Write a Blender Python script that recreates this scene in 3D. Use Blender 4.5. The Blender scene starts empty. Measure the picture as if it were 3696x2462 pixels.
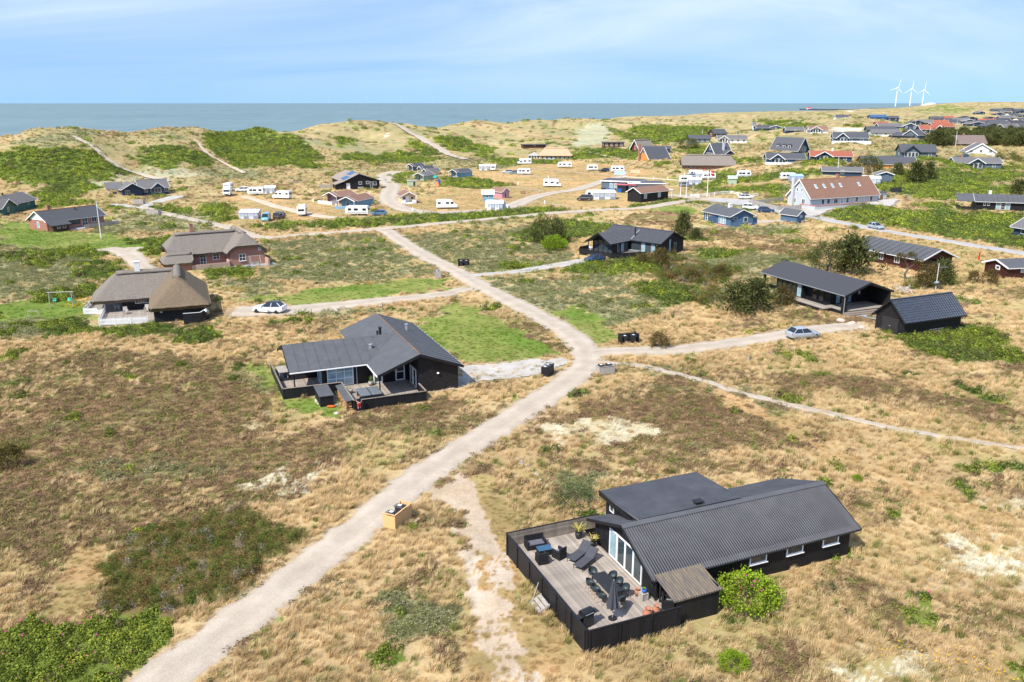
import bpy, math, random
import numpy as np
from mathutils import Vector, Matrix
random.seed(7); RNG = np.random.default_rng(7)
S = bpy.context.scene
# ---------------------------------------------------------------- camera
H = 29.0; FPX = 3000.0; CX, CY = 1848.0, 1231.0
TH = math.atan(861 / FPX); CT, ST = math.cos(TH), math.sin(TH)
cd = bpy.data.cameras.new("camera"); cam = bpy.data.objects.new("camera", cd); S.collection.objects.link(cam)
cam.location = (0, 0, H); cam.rotation_euler = (math.pi / 2 - TH, 0, 0)
cd.sensor_width = 36; cd.lens = FPX / 3696 * 36; cd.clip_start = 0.5; cd.clip_end = 120000
S.camera = cam
# ---------------------------------------------------------------- sky, sun, exposure
SUN_EL = math.radians(50); SH = Vector((0.66, 0.75, 0)).normalized()
wd = bpy.data.worlds.new("World"); S.world = wd; wd.use_nodes = True
nt = wd.node_tree; nt.nodes.clear()
def N(t, typ, **k):
    n = t.nodes.new(typ)
    for a, b in k.items(): setattr(n, a, b)
    return n
sky = N(nt, 'ShaderNodeTexSky', sky_type='NISHITA', sun_disc=False, sun_elevation=SUN_EL,
        sun_rotation=math.atan2(-SH.x, -SH.y), altitude=60, air_density=1.15, dust_density=0.15, ozone_density=3.0)
tc = N(nt, 'ShaderNodeTexCoord'); sep = N(nt, 'ShaderNodeSeparateXYZ')
nt.links.new(tc.outputs['Generated'], sep.inputs[0])
# thin high cloud: noise on the plane of a high cloud layer (direction divided by its height)
mz = N(nt, 'ShaderNodeMath', operation='MAXIMUM'); mz.inputs[1].default_value = 0.02
nt.links.new(sep.outputs['Z'], mz.inputs[0])
az_ = N(nt, 'ShaderNodeMath', operation='ADD'); az_.inputs[1].default_value = 0.22; nt.links.new(mz.outputs[0], az_.inputs[0])
dx = N(nt, 'ShaderNodeMath', operation='DIVIDE'); dy = N(nt, 'ShaderNodeMath', operation='DIVIDE')
nt.links.new(sep.outputs['X'], dx.inputs[0]); nt.links.new(az_.outputs[0], dx.inputs[1])
nt.links.new(sep.outputs['Y'], dy.inputs[0]); nt.links.new(az_.outputs[0], dy.inputs[1])
cmb = N(nt, 'ShaderNodeCombineXYZ'); nt.links.new(dx.outputs[0], cmb.inputs[0]); nt.links.new(dy.outputs[0], cmb.inputs[1])
mp = N(nt, 'ShaderNodeMapping'); mp.inputs['Rotation'].default_value = (0, 0, 0.5); mp.inputs['Scale'].default_value = (0.6, 1.15, 1)
nt.links.new(cmb.outputs[0], mp.inputs[0])
cn = N(nt, 'ShaderNodeTexNoise'); cn.inputs['Scale'].default_value = 0.75; cn.inputs['Detail'].default_value = 7; cn.inputs['Roughness'].default_value = 0.55; cn.inputs['Distortion'].default_value = 0.6
nt.links.new(mp.outputs[0], cn.inputs[0])
cr = N(nt, 'ShaderNodeMapRange'); cr.inputs['From Min'].default_value = 0.36; cr.inputs['From Max'].default_value = 0.66; cr.inputs['To Max'].default_value = 0.7
nt.links.new(cn.outputs['Fac'], cr.inputs['Value'])
fz = N(nt, 'ShaderNodeMapRange'); fz.inputs['From Min'].default_value = 0.0; fz.inputs['From Max'].default_value = 0.11; fz.inputs['To Min'].default_value = 0.12
nt.links.new(sep.outputs['Z'], fz.inputs['Value'])
cf = N(nt, 'ShaderNodeMath', operation='MULTIPLY'); nt.links.new(cr.outputs[0], cf.inputs[0]); nt.links.new(fz.outputs[0], cf.inputs[1])
tint = N(nt, 'ShaderNodeMix', data_type='RGBA', blend_type='MULTIPLY'); tint.inputs['Factor'].default_value = 1; tint.inputs['B'].default_value = (0.94, 1.0, 1.08, 1)
nt.links.new(sky.outputs[0], tint.inputs['A'])
lf = N(nt, 'ShaderNodeVectorMath', operation='MULTIPLY_ADD'); lf.inputs[1].default_value = (1, 1, .75); lf.inputs[2].default_value = (0, 0, .30)
nt.links.new(tc.outputs['Generated'], lf.inputs[0]); nl = N(nt, 'ShaderNodeVectorMath', operation='NORMALIZE'); nt.links.new(lf.outputs[0], nl.inputs[0]); nt.links.new(nl.outputs[0], sky.inputs[0])
cm = N(nt, 'ShaderNodeMix', data_type='RGBA'); cm.inputs['B'].default_value = (4.7, 5.15, 6.3, 1)
nt.links.new(cf.outputs[0], cm.inputs['Factor']); nt.links.new(tint.outputs['Result'], cm.inputs['A'])
bg = N(nt, 'ShaderNodeBackground'); bg.inputs['Strength'].default_value = 0.142
nt.links.new(cm.outputs['Result'], bg.inputs['Color'])
wo = N(nt, 'ShaderNodeOutputWorld'); nt.links.new(bg.outputs[0], wo.inputs['Surface'])
sl = bpy.data.lights.new("sun", 'SUN'); sl.energy = 4.4; sl.angle = math.radians(0.53); sl.color = (1, 0.95, 0.87)
sun = bpy.data.objects.new("sun", sl); S.collection.objects.link(sun); sun.location = (-60, -60, 90)
sd = Vector((SH.x * math.cos(SUN_EL), SH.y * math.cos(SUN_EL), -math.sin(SUN_EL)))
sun.rotation_euler = sd.to_track_quat('-Z', 'Y').to_euler()
S.view_settings.view_transform = 'Standard'; S.view_settings.look = 'None'; S.view_settings.gamma = 1
S.view_settings.use_curve_mapping = False; S.view_settings.exposure = 0.68
try:
    S.cycles.max_bounces = 5; S.cycles.diffuse_bounces = 2; S.cycles.glossy_bounces = 2; S.cycles.transmission_bounces = 2; S.cycles.transparent_max_bounces = 4
except Exception: pass
# ---------------------------------------------------------------- pixels of the photograph (3696 x 2462) to directions
def ray(x, y):
    u = (x - CX) / FPX; v = -(y - CY) / FPX
    return np.array([u, CT + v * ST, -ST + v * CT])
def flat(x, y, z=0.0):
    d = ray(x, y); t = (z - H) / d[2]; return Vector((d[0] * t, d[1] * t, z))
def atY(x, y, Y):
    d = ray(x, y); t = Y / d[1]; return Vector((d[0] * t, Y, H + d[2] * t))
def project(P):
    x, y, z = P[..., 0], P[..., 1], P[..., 2] - H
    dep = y * CT - z * ST; up = y * ST + z * CT
    return CX + FPX * x / dep, CY - FPX * up / dep
# ---------------------------------------------------------------- materials
M = {}
def mat(name, col, rough=0.8, var=0.25, vscale=3.0, bump=0.0, bscale=30.0, metal=0.0, spec=0.3, stretch=None, col2=None, gen='Object', trans=0.0, emit=None):
    if name in M: return M[name]
    m = bpy.data.materials.new(name); m.use_nodes = True; t = m.node_tree; b = t.nodes['Principled BSDF']
    b.inputs['Roughness'].default_value = rough; b.inputs['Metallic'].default_value = metal; b.inputs['Specular IOR Level'].default_value = spec
    tc = N(t, 'ShaderNodeTexCoord'); src = tc.outputs[gen]
    if stretch:
        mp = N(t, 'ShaderNodeMapping'); mp.inputs['Scale'].default_value = stretch; t.links.new(src, mp.inputs[0]); src = mp.outputs[0]
    if var > 0 or col2:
        n = N(t, 'ShaderNodeTexNoise'); n.inputs['Scale'].default_value = vscale; n.inputs['Detail'].default_value = 6; n.inputs['Roughness'].default_value = 0.65
        t.links.new(src, n.inputs[0])
        r = N(t, 'ShaderNodeMapRange'); r.inputs['From Min'].default_value = 0.3; r.inputs['From Max'].default_value = 0.7
        t.links.new(n.outputs['Fac'], r.inputs['Value'])
        mx = N(t, 'ShaderNodeMix', data_type='RGBA')
        c2 = col2 if col2 else tuple(min(1, c * (1 + var)) for c in col)
        c1 = col if col2 else tuple(c * (1 - var) for c in col)
        mx.inputs['A'].default_value = (*c1, 1); mx.inputs['B'].default_value = (*c2, 1)
        t.links.new(r.outputs[0], mx.inputs['Factor']); t.links.new(mx.outputs['Result'], b.inputs['Base Color'])
    else: b.inputs['Base Color'].default_value = (*col, 1)
    if bump > 0:
        n2 = N(t, 'ShaderNodeTexNoise'); n2.inputs['Scale'].default_value = bscale; n2.inputs['Detail'].default_value = 4
        t.links.new(src, n2.inputs[0]); bp = N(t, 'ShaderNodeBump'); bp.inputs['Strength'].default_value = bump; bp.inputs['Distance'].default_value = 0.05
        t.links.new(n2.outputs['Fac'], bp.inputs['Height']); t.links.new(bp.outputs[0], b.inputs['Normal'])
    if emit: b.inputs['Emission Color'].default_value = (*emit, 1); b.inputs['Emission Strength'].default_value = 1
    M[name] = m; return m
def per_piece(m, k):          # each board its own shade
    t = m.node_tree; b = t.nodes['Principled BSDF']; l = b.inputs['Base Color'].links[0]; src = l.from_socket; oi = N(t, 'ShaderNodeObjectInfo'); r = N(t, 'ShaderNodeMapRange'); r.inputs['To Min'].default_value = 1 - k; r.inputs['To Max'].default_value = 1 + k; t.links.new(oi.outputs['Random'], r.inputs['Value']); s = N(t, 'ShaderNodeVectorMath', operation='SCALE'); t.links.new(src, s.inputs[0]); t.links.new(r.outputs[0], s.inputs['Scale']); t.links.new(s.outputs[0], b.inputs['Base Color']); return m
def planks(name, col, pitch=0.14, axis='Z', rough=0.7, var=0.3, depth=0.6):
    # painted boarding: shallow relief between boards plus grain
    m = mat(name, col, rough, var, 2.5, 0, stretch=None); t = m.node_tree; b = t.nodes['Principled BSDF']
    tc = N(t, 'ShaderNodeTexCoord'); w = N(t, 'ShaderNodeSeparateXYZ'); t.links.new(tc.outputs['Object'], w.inputs[0])
    if axis == 'V':
        s = N(t, 'ShaderNodeMath', operation='ADD'); t.links.new(w.outputs['X'], s.inputs[0]); t.links.new(w.outputs['Y'], s.inputs[1]); o = s.outputs[0]
    else: o = w.outputs[axis]
    d = N(t, 'ShaderNodeMath', operation='DIVIDE'); d.inputs[1].default_value = pitch; t.links.new(o, d.inputs[0])
    fr = N(t, 'ShaderNodeMath', operation='FRACT'); t.links.new(d.outputs[0], fr.inputs[0])
    bp = N(t, 'ShaderNodeBump'); bp.inputs['Strength'].default_value = depth; bp.inputs['Distance'].default_value = 0.04
    t.links.new(fr.outputs[0], bp.inputs['Height']); t.links.new(bp.outputs[0], b.inputs['Normal'])
    return m
black = planks('black_boarding', (0.012, 0.012, 0.014), 0.15, 'Z', 0.6, 0.5)
blackv = planks('black_vertical_boarding', (0.012, 0.012, 0.014), 0.16, 'V', 0.6, 0.5)
blackp = mat('black_paint', (0.012, 0.012, 0.014), 0.55, 0.5, 4)
felt = mat('roof_felt', (0.078, 0.082, 0.088), 0.75, 0.16, 1.2, 0.25, 60, spec=0.4)
shingle = mat('dark_shingle', (0.05, 0.051, 0.057), 0.8, 0.3, 14, 0.5, 40)
corr = mat('corrugated_black', (0.053, 0.053, 0.058), 0.55, 0.28, 0.7, 0.08, 90, spec=0.45)
corrold = mat('corrugated_lichen', (0.07, 0.068, 0.075), 0.8, 0, 2.2, 0.1, 60, col2=(0.19, 0.145, 0.09), stretch=(3.5, 0.5, 1))
tileblk = mat('glazed_black_tile', (0.045, 0.056, 0.075), 0.3, 0.3, 3, 0, metal=0.5, spec=0.7)
tiledark = mat('dark_tile', (0.07, 0.072, 0.08), 0.6, 0.3, 5, 0.2, 20, spec=0.4)
tilegrey = mat('grey_tile', (0.13, 0.125, 0.125), 0.75, 0.25, 4, 0.2, 20)
tilebrown = mat('brown_tile', (0.21, 0.12, 0.085), 0.85, 0.3, 2.5, 0.3, 25)
tilered = mat('red_tile', (0.28, 0.09, 0.055), 0.8, 0.25, 3, 0.2, 25)
tileor = mat('orange_ridge_tile', (0.55, 0.22, 0.06), 0.8, 0.3, 5)
white = mat('white_paint', (0.78, 0.78, 0.76), 0.5, 0.05, 4)
offwhite = mat('white_render', (0.66, 0.66, 0.63), 0.85, 0.08, 2, 0.2, 40)
greywall = mat('grey_render', (0.44, 0.46, 0.48), 0.9, 0.06, 1.5, 0.25, 50)
brick = None
thatch = mat('old_thatch', (0.12, 0.10, 0.082), 0.95, 0, 2.2, 1.0, 14, col2=(0.27, 0.235, 0.20), stretch=(4, 4, 0.7))
thatchm = mat('mossy_thatch', (0.11, 0.08, 0.048), 0.95, 0, 2.2, 1.0, 14, col2=(0.23, 0.175, 0.115), stretch=(3, 3, 0.7))
thatchn = mat('new_thatch', (0.46, 0.31, 0.19), 0.95, 0.15, 3, 0.7, 45)
glass = mat('window_glass', (0.035, 0.05, 0.06), 0.06, 0.3, 0.8, spec=0.9)
glassb = mat('curtained_glass', (0.25, 0.36, 0.40), 0.10, 0.3, 1.2, spec=0.9)
glassd = mat('dark_glass', (0.012, 0.015, 0.018), 0.05, 0.3, 1, spec=0.9)
deckg = per_piece(mat('grey_deck', (0.20, 0.17, 0.14), 0.8, 0, 1.3, 0.2, 12, col2=(0.42, 0.36, 0.305), stretch=(3, 0.6, 1)), .22)
decky = per_piece(mat('weathered_deck', (0.22, 0.185, 0.15), 0.8, 0.3, 3, 0.2, 12), .2)
bluep = planks('blue_boarding', (0.07, 0.13, 0.215), 0.2, 'V', 0.6, 0.12)
cabblue = planks('light_blue_boarding', (0.15, 0.30, 0.41), 0.2, 'V', 0.6, 0.1)
navy = planks('navy_boarding', (0.03, 0.05, 0.085), 0.2, 'V', 0.6, 0.25)
greyblue = planks('grey_blue_boarding', (0.10, 0.135, 0.17), 0.2, 'V', 0.6, 0.2)
greenp = planks('green_boarding', (0.045, 0.12, 0.095), 0.2, 'V', 0.6, 0.2)
palegreen = planks('pale_green_boarding', (0.36, 0.44, 0.31), 0.2, 'V', 0.6, 0.1)
mauve = planks('mauve_boarding', (0.22, 0.13, 0.145), 0.2, 'V', 0.6, 0.1)
pinkp = planks('pink_boarding', (0.50, 0.24, 0.28), 0.2, 'V', 0.6, 0.1)
beige = planks('beige_boarding', (0.68, 0.50, 0.29), 0.2, 'V', 0.6, 0.1)
redp = planks('dark_red_boarding', (0.05, 0.014, 0.012), 0.15, 'Z', 0.6, 0.25)
brownp = planks('brown_boarding', (0.09, 0.045, 0.028), 0.15, 'V', 0.7, 0.3)
orangep = planks('oiled_boarding', (0.55, 0.25, 0.07), 0.15, 'Z', 0.6, 0.2)
newwood = mat('new_timber', (0.60, 0.33, 0.13), 0.7, 0, 2.5, 0.2, 10, col2=(0.72, 0.45, 0.21), stretch=(1, 1, 8))
oldwood = mat('grey_timber', (0.36, 0.33, 0.29), 0.85, 0.25, 4, 0.3, 20, stretch=(1, 1, 0.4))
metal = mat('galvanised_steel', (0.45, 0.48, 0.5), 0.4, 0.1, 4, metal=0.6)
darkmetal = mat('dark_metal', (0.02, 0.021, 0.023), 0.45, 0.2, 4, metal=0.3, spec=0.5)
rubber = mat('tyre_rubber', (0.012, 0.012, 0.012), 0.85, 0.2, 8)
rimm = mat('wheel_rim', (0.4, 0.41, 0.42), 0.35, 0.1, 6, metal=0.8)
plasticd = mat('dark_plastic', (0.022, 0.023, 0.026), 0.5, 0.25, 5, spec=0.4)
wicker = mat('black_wicker', (0.014, 0.014, 0.016), 0.7, 0.5, 30, 0.6, 70)
fabric = mat('dark_grey_fabric', (0.06, 0.062, 0.072), 0.9, 0.15, 6, 0.2, 90)
fabricl = mat('grey_cushion', (0.11, 0.105, 0.13), 0.9, 0.15, 6)
tealc = mat('dark_teal_shell', (0.028, 0.04, 0.046), 0.55, 0.2, 5, spec=0.4)
terra = mat('terracotta', (0.36, 0.15, 0.085), 0.85, 0.25, 5)
stone = mat('field_stone', (0.42, 0.38, 0.34), 0.9, 0.3, 3, 0.4, 12)
redf = mat('red_cloth', (0.52, 0.03, 0.03), 0.8, 0.1, 4)
solar = mat('solar_panel', (0.03, 0.09, 0.2), 0.12, 0.2, 3, spec=0.8)
bluebin = mat('blue_plastic', (0.03, 0.12, 0.4), 0.4, 0.1, 4)
skinm = mat('skin', (0.5, 0.28, 0.2), 0.6, 0.08, 20)
slate = mat('grey_paving', (0.28, 0.30, 0.31), 0.85, 0.12, 1.5, 0.2, 20)
def brickmat(name, c1, c2, mort):
    m = bpy.data.materials.new(name); m.use_nodes = True; t = m.node_tree; b = t.nodes['Principled BSDF']; b.inputs['Roughness'].default_value = 0.9
    tc = N(t, 'ShaderNodeTexCoord'); w = N(t, 'ShaderNodeSeparateXYZ'); t.links.new(tc.outputs['Object'], w.inputs[0])
    s = N(t, 'ShaderNodeMath', operation='ADD'); t.links.new(w.outputs['X'], s.inputs[0]); t.links.new(w.outputs['Y'], s.inputs[1])
    cb = N(t, 'ShaderNodeCombineXYZ'); t.links.new(s.outputs[0], cb.inputs[0]); t.links.new(w.outputs['Z'], cb.inputs[1])
    br = N(t, 'ShaderNodeTexBrick'); br.inputs['Scale'].default_value = 1; br.inputs['Brick Width'].default_value = 0.24; br.inputs['Row Height'].default_value = 0.075; br.inputs['Mortar Size'].default_value = 0.008
    br.inputs['Color1'].default_value = (*c1, 1); br.inputs['Color2'].default_value = (*c2, 1); br.inputs['Mortar'].default_value = (*mort, 1)
    t.links.new(cb.outputs[0], br.inputs[0]); t.links.new(br.outputs['Color'], b.inputs['Base Color'])
    bp = N(t, 'ShaderNodeBump'); bp.inputs['Strength'].default_value = 0.4; bp.inputs['Distance'].default_value = 0.01; bp.invert = True
    t.links.new(br.outputs['Fac'], bp.inputs['Height']); t.links.new(bp.outputs[0], b.inputs['Normal'])
    M[name] = m; return m
brick = brickmat('red_brick', (0.36, 0.12, 0.075), (0.27, 0.085, 0.055), (0.35, 0.29, 0.24))
brickp = brickmat('pale_brick', (0.48, 0.29, 0.22), (0.40, 0.22, 0.17), (0.42, 0.36, 0.31))
# ---------------------------------------------------------------- mesh builder
COL = S.collection
class MB:
    def __init__(s): s.v = []; s.f = []
    def add(s, vs, fs):
        o = len(s.v); s.v += [tuple(p) for p in vs]; s.f += [tuple(i + o for i in f) for f in fs]; return s
    def box(s, x0, x1, y0, y1, z0, z1):
        return s.add([(x, y, z) for z in (z0, z1) for y in (y0, y1) for x in (x0, x1)], [(0, 2, 3, 1), (4, 5, 7, 6), (0, 1, 5, 4), (2, 6, 7, 3), (0, 4, 6, 2), (1, 3, 7, 5)])
    def bar(s, p, q, w, h, up=(0, 0, 1)):
        p, q = Vector(p), Vector(q); d = (q - p).normalized(); a = d.cross(Vector(up))
        a = a.normalized() if a.length > 1e-4 else Vector((1, 0, 0)); b = a.cross(d).normalized(); a = a * (w / 2); b = b * (h / 2)
        return s.add([p - a - b, p + a - b, p + a + b, p - a + b, q - a - b, q + a - b, q + a + b, q - a + b], [(0, 1, 2, 3), (7, 6, 5, 4), (0, 4, 5, 1), (1, 5, 6, 2), (2, 6, 7, 3), (3, 7, 4, 0)])
    def cyl(s, p, q, r0, r1=None, n=8, cap=True):
        r1 = r0 if r1 is None else r1; p, q = Vector(p), Vector(q); d = (q - p).normalized()
        a = d.orthogonal().normalized(); b = d.cross(a); vs = []
        for c, r in ((p, r0), (q, r1)):
            for i in range(n):
                t = 2 * math.pi * i / n; vs.append(c + (a * math.cos(t) + b * math.sin(t)) * r)
        fs = [(i, (i + 1) % n, n + (i + 1) % n, n + i) for i in range(n)]
        if cap: fs += [tuple(range(n - 1, -1, -1)), tuple(range(n, 2 * n))]
        return s.add(vs, fs)
    def lathe(s, c, prof, n=12):
        c = Vector(c); vs = []
        for r, z in prof:
            for i in range(n): t = 2 * math.pi * i / n; vs.append((c.x + r * math.cos(t), c.y + r * math.sin(t), c.z + z))
        fs = []
        for k in range(len(prof) - 1):
            for i in range(n): fs.append((k * n + i, k * n + (i + 1) % n, (k + 1) * n + (i + 1) % n, (k + 1) * n + i))
        fs += [tuple(range(n - 1, -1, -1)), tuple(range((len(prof) - 1) * n, len(prof) * n))]
        return s.add(vs, fs)
    def slab(s, pts, th):          # polygon with thickness, pts on the upper face
        n = len(pts); pts = [Vector(p) for p in pts]
        lo = [p - Vector((0, 0, th)) for p in pts]
        return s.add(pts + lo, [tuple(range(n)), tuple(range(2 * n - 1, n - 1, -1))] + [(i, i + n, (i + 1) % n + n, (i + 1) % n) for i in range(n)])
    def prism(s, poly, y0, y1):    # polygon in x,z extruded along y
        n = len(poly); return s.add([(x, y0, z) for x, z in poly] + [(x, y1, z) for x, z in poly], [tuple(range(n)), tuple(range(2 * n - 1, n - 1, -1))] + [(i, i + n, (i + 1) % n + n, (i + 1) % n) for i in range(n)])
    def loft(s, rings, closed=True, caps=True):
        n = len(rings[0]); vs = [p for r in rings for p in r]; fs = []
        for k in range(len(rings) - 1):
            for i in range(n if closed else n - 1): fs.append((k * n + i, k * n + (i + 1) % n, (k + 1) * n + (i + 1) % n, (k + 1) * n + i))
        if caps: fs += [tuple(range(n - 1, -1, -1)), tuple(range((len(rings) - 1) * n, len(rings) * n))]
        return s.add(vs, fs)
    def mesh(s, name, m=None, smooth=False):
        me = bpy.data.meshes.new(name); me.from_pydata(s.v, [], s.f); me.update()
        if m: me.materials.append(m)
        if smooth: me.polygons.foreach_set('use_smooth', [True] * len(me.polygons))
        return me
    def build(s, name, m, parent=None, smooth=False, bevel=0.0):
        o = bpy.data.objects.new(name, s.mesh(name, m, smooth)); COL.objects.link(o)
        if parent: o.parent = parent
        if bevel: b = o.modifiers.new('bevel', 'BEVEL'); b.width = bevel; b.segments = 2; b.limit_method = 'ANGLE'
        return o
def obj(name, me, parent=None, loc=None, rz=None):
    o = bpy.data.objects.new(name, me); COL.objects.link(o)
    if parent: o.parent = parent
    if loc is not None: o.location = loc
    if rz is not None: o.rotation_euler = (0, 0, rz)
    return o
def tag(o, label, cat, group=None):
    o['label'] = label; o['category'] = cat
    if group: o['group'] = group
    return o
def kind(o, k): o['kind'] = k; return o
def root(name, label, cat, loc=(0, 0, 0), rz=0.0, group=None):
    o = bpy.data.objects.new(name, None); o.empty_display_size = 0.3; COL.objects.link(o); o.location = loc; o.rotation_euler = (0, 0, rz)
    return tag(o, label, cat, group)
def tree_copy(o, loc, rz, label=None, group=None, scale=None):
    c = o.copy(); COL.objects.link(c); c.location = loc; c.rotation_euler = (0, 0, rz)
    if label: c['label'] = label
    if group: c['group'] = group
    if scale: c.scale = scale if isinstance(scale, tuple) else (scale,) * 3
    for ch in o.children:
        k = ch.copy(); COL.objects.link(k); k.parent = c
        for g in ch.children: q = g.copy(); COL.objects.link(q); q.parent = k
    return c
# ---------------------------------------------------------------- terrain
def crop(ox, oy, s): return lambda pts: [(ox + x * s, oy + y * s) for x, y in pts]
OV = crop(0, 0, 1.5701); K1 = crop(0, 320, .3929); K2 = crop(800, 400, .3929); K3 = crop(1400, 400, .3929); K4 = crop(2100, 400, .34)
K5 = crop(2796, 320, .3827); K6 = crop(0, 800, .3929); KL = crop(900, 1050, .3827); KM = crop(2000, 720, .3827); KR = crop(2596, 820, .4673)
KF = crop(1750, 1650, .4783); KX = crop(0, 1372, 1.2165); KG = crop(2496, 1662, .5102)
def _h(ix, iy, seed):
    n = (ix.astype(np.int64) * 374761393 + iy.astype(np.int64) * 668265263 + seed * 974711) & 0x7fffffff
    n = ((n ^ (n >> 13)) * 1274126177) & 0x7fffffff
    return ((n ^ (n >> 16)) & 0xffff) / 65535.0
def vn(x, y, sc, seed=0):
    x = np.asarray(x) / sc; y = np.asarray(y) / sc; ix = np.floor(x); iy = np.floor(y); fx = x - ix; fy = y - iy
    fx = fx * fx * (3 - 2 * fx); fy = fy * fy * (3 - 2 * fy)
    a = _h(ix, iy, seed); b = _h(ix + 1, iy, seed); c = _h(ix, iy + 1, seed); d = _h(ix + 1, iy + 1, seed)
    return (a + (b - a) * fx) * (1 - fy) + (c + (d - c) * fx) * fy
def fbm(x, y, sc, seed=0, o=4):
    r = 0; w = 0.5; t = 0
    for i in range(o): r = r + w * vn(x + 17.3 * i, y - 9.1 * i, sc / 2 ** i, seed + i); t += w; w *= 0.55
    return r / t
def sst(a, b, x): t = np.clip((x - a) / (b - a), 0, 1); return t * t * (3 - 2 * t)
CE = np.array([.448, .894]); CP = np.array([-203., 330.])                 # the coast: a point of the dune crest and its direction
def crestY(px):
    k = (px - CX) / FPX; t = (k * CP[1] - CP[0]) / (CE[0] - k * CE[1]); return CP[1] + CE[1] * t
# far houses: px, py, distance; they also fix the height of the dunes they stand on
FARH = [(3000, 580, 330), (3070, 513, 400), (3315, 563, 345), (2830, 543, 370), (2835, 598, 340), (2550, 612, 352), (2380, 573, 372), (2342, 541, 410), (2610, 568, 372),
        (2525, 513, 490), (2643, 515, 455), (2770, 470, 600), (2216, 529, 470), (1930, 527, 480), (1990, 577, 430), (3530, 611, 330), (3175, 609, 335), (3494, 530, 415), (3540, 550, 350),
        (3325, 506, 425), (3196, 492, 495), (3215, 468, 560), (3360, 481, 505), (3407, 468, 540), (3172, 432, 720), (3337, 455, 740), (3450, 448, 830), (3540, 415, 960), (3600, 447, 820),
        (3670, 453, 760), (2955, 480, 480), (2870, 478, 500), (3640, 402, 1300), (3040, 430, 700), (3420, 440, 900), (3690, 430, 950)]
cps = []
for a in (-2.2, -1.2, -.8, -.6, -.4, -.2, 0, .2, .4, .6, .8, 1.2, 2.2):
    for Y in (8, 14, 30, 50, 80, 120, 170, 230): cps.append((a * Y, Y, 0.0))
for px, Y in ((300, 255), (600, 280), (900, 300), (1200, 320), (1500, 360), (1800, 380), (2100, 360), (2400, 310), (2700, 270), (3000, 255), (3400, 250), (3800, 250)): cps.append(((px - CX) / FPX * Y, Y, 0.3))
crest = [(-900, 520), (-500, 515), (0, 507), (79, 501), (118, 483), (255, 477), (412, 487), (471, 489), (589, 467), (707, 471), (923, 467), (1150, 462), (1271, 443), (1413, 443), (1468, 446), (1724, 437), (1950, 433), (2100, 429), (2304, 420), (2508, 412), (2700, 410)]
for px, py in crest:
    Y = crestY(px); p = atY(px, py, Y); cps.append(tuple(p))
    nx, ny = -CE[1], CE[0]; g = 1 + max(0, Y - 400) / 900
    for d, z in ((25 * g, p.z - 5), (50, -5), (80, -10), (200, -20), (500, -30), (1500, -40)): cps.append((p.x + nx * d, p.y + ny * d, z))
# landward slope of the dunes
for px, py, Y in ((0, 700, 268), (0, 560, 305), (250, 690, 275), (300, 540, 322), (500, 640, 310), (560, 540, 345), (800, 615, 345), (900, 530, 420), (1150, 590, 385), (1300, 500, 490), (1350, 570, 420), (1600, 590, 385), (1500, 500, 520), (1800, 500, 600), (1750, 560, 450), (2000, 470, 760), (2200, 480, 640), (2300, 450, 780), (2500, 445, 860), (2600, 470, 640), (2750, 440, 800), (2900, 406, 1100), (2850, 450, 700), (3000, 402, 1250), (3140, 401, 1350), (3198, 403, 1300), (3260, 396, 1600), (3310, 386, 1800), (3408, 372, 2200), (3550, 368, 2400), (3696, 370, 2600), (3900, 368, 2800), (3050, 404, 1900), (3180, 400, 2300), (3180, 396, 3200), (3250, 393, 2700), (3250, 389, 3400), (3300, 410, 1200), (3100, 420, 900), (2950, 430, 800), (3450, 395, 1500), (3150, 540, 380), (2950, 545, 380), (3600, 500, 480), (3750, 600, 340), (3900, 500, 500), (3400, 520, 440), (4300, 480, 600), (4300, 400, 1500), (2450, 480, 600), (2100, 520, 500), (2250, 580, 390), (1900, 600, 375)): cps.append(tuple(atY(px, py, Y)))
for h in FARH: cps.append(tuple(atY(*h)))
for a in (.95, 1.5, 2.4):
    for Y in (400, 900, 2500): cps.append((a * Y, Y, 8.0))
cps = np.array(cps); 
def warp(x, y): y = np.maximum(y, 6.0); return np.clip(x / y, -3, 3) * 2.6, np.log(y)
_a, _b = warp(cps[:, 0], cps[:, 1])
def _k(a, b): return np.sqrt((a[:, None] - _a[None]) ** 2 + (b[:, None] - _b[None]) ** 2 + 0.02 ** 2)
_n = len(cps); _A = np.zeros((_n + 3, _n + 3)); _A[:_n, :_n] = _k(_a, _b) + np.eye(_n) * -0.004
_T = np.c_[np.ones(_n), _a, _b]; _A[:_n, _n:] = _T; _A[_n:, :_n] = _T.T
_w = np.linalg.solve(_A, np.r_[cps[:, 2], 0, 0, 0])
def zbase(x, y):
    x = np.asarray(x, float).ravel(); y = np.asarray(y, float).ravel(); o = np.empty(len(x))
    for i in range(0, len(x), 20000):
        a, b = warp(x[i:i + 20000], y[i:i + 20000]); o[i:i + 20000] = _k(a, b) @ _w[:_n] + _w[_n] + _w[_n + 1] * a + _w[_n + 2] * b
    s_ = (x - CP[0]) * CE[1] - (y - CP[1]) * CE[0]; t_ = sst(-60, -120, s_)            # seaward of the beach the ground dips under the water
    return np.clip(o, -40, 40) * (1 - t_) - 30 * t_
def zf(x, y):
    x = np.asarray(x, float).ravel(); y = np.asarray(y, float).ravel(); z = zbase(x, y)
    du = sst(1.5, 7, z) * (1 - .8 * sst(650, 1100, y))
    return z + du * ((fbm(x, y, 48, 3, 2) - .5) * 5.2 + (fbm(x, y, 16, 5, 3) - .5) * .9) + (fbm(x, y, 9, 8, 3) - .5) * 0.28 * sst(18, 40, y)
def zat(x, y): return float(zf([x], [y])[0])
_Ys = np.exp(np.linspace(math.log(16), math.log(3500), 420))
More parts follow.
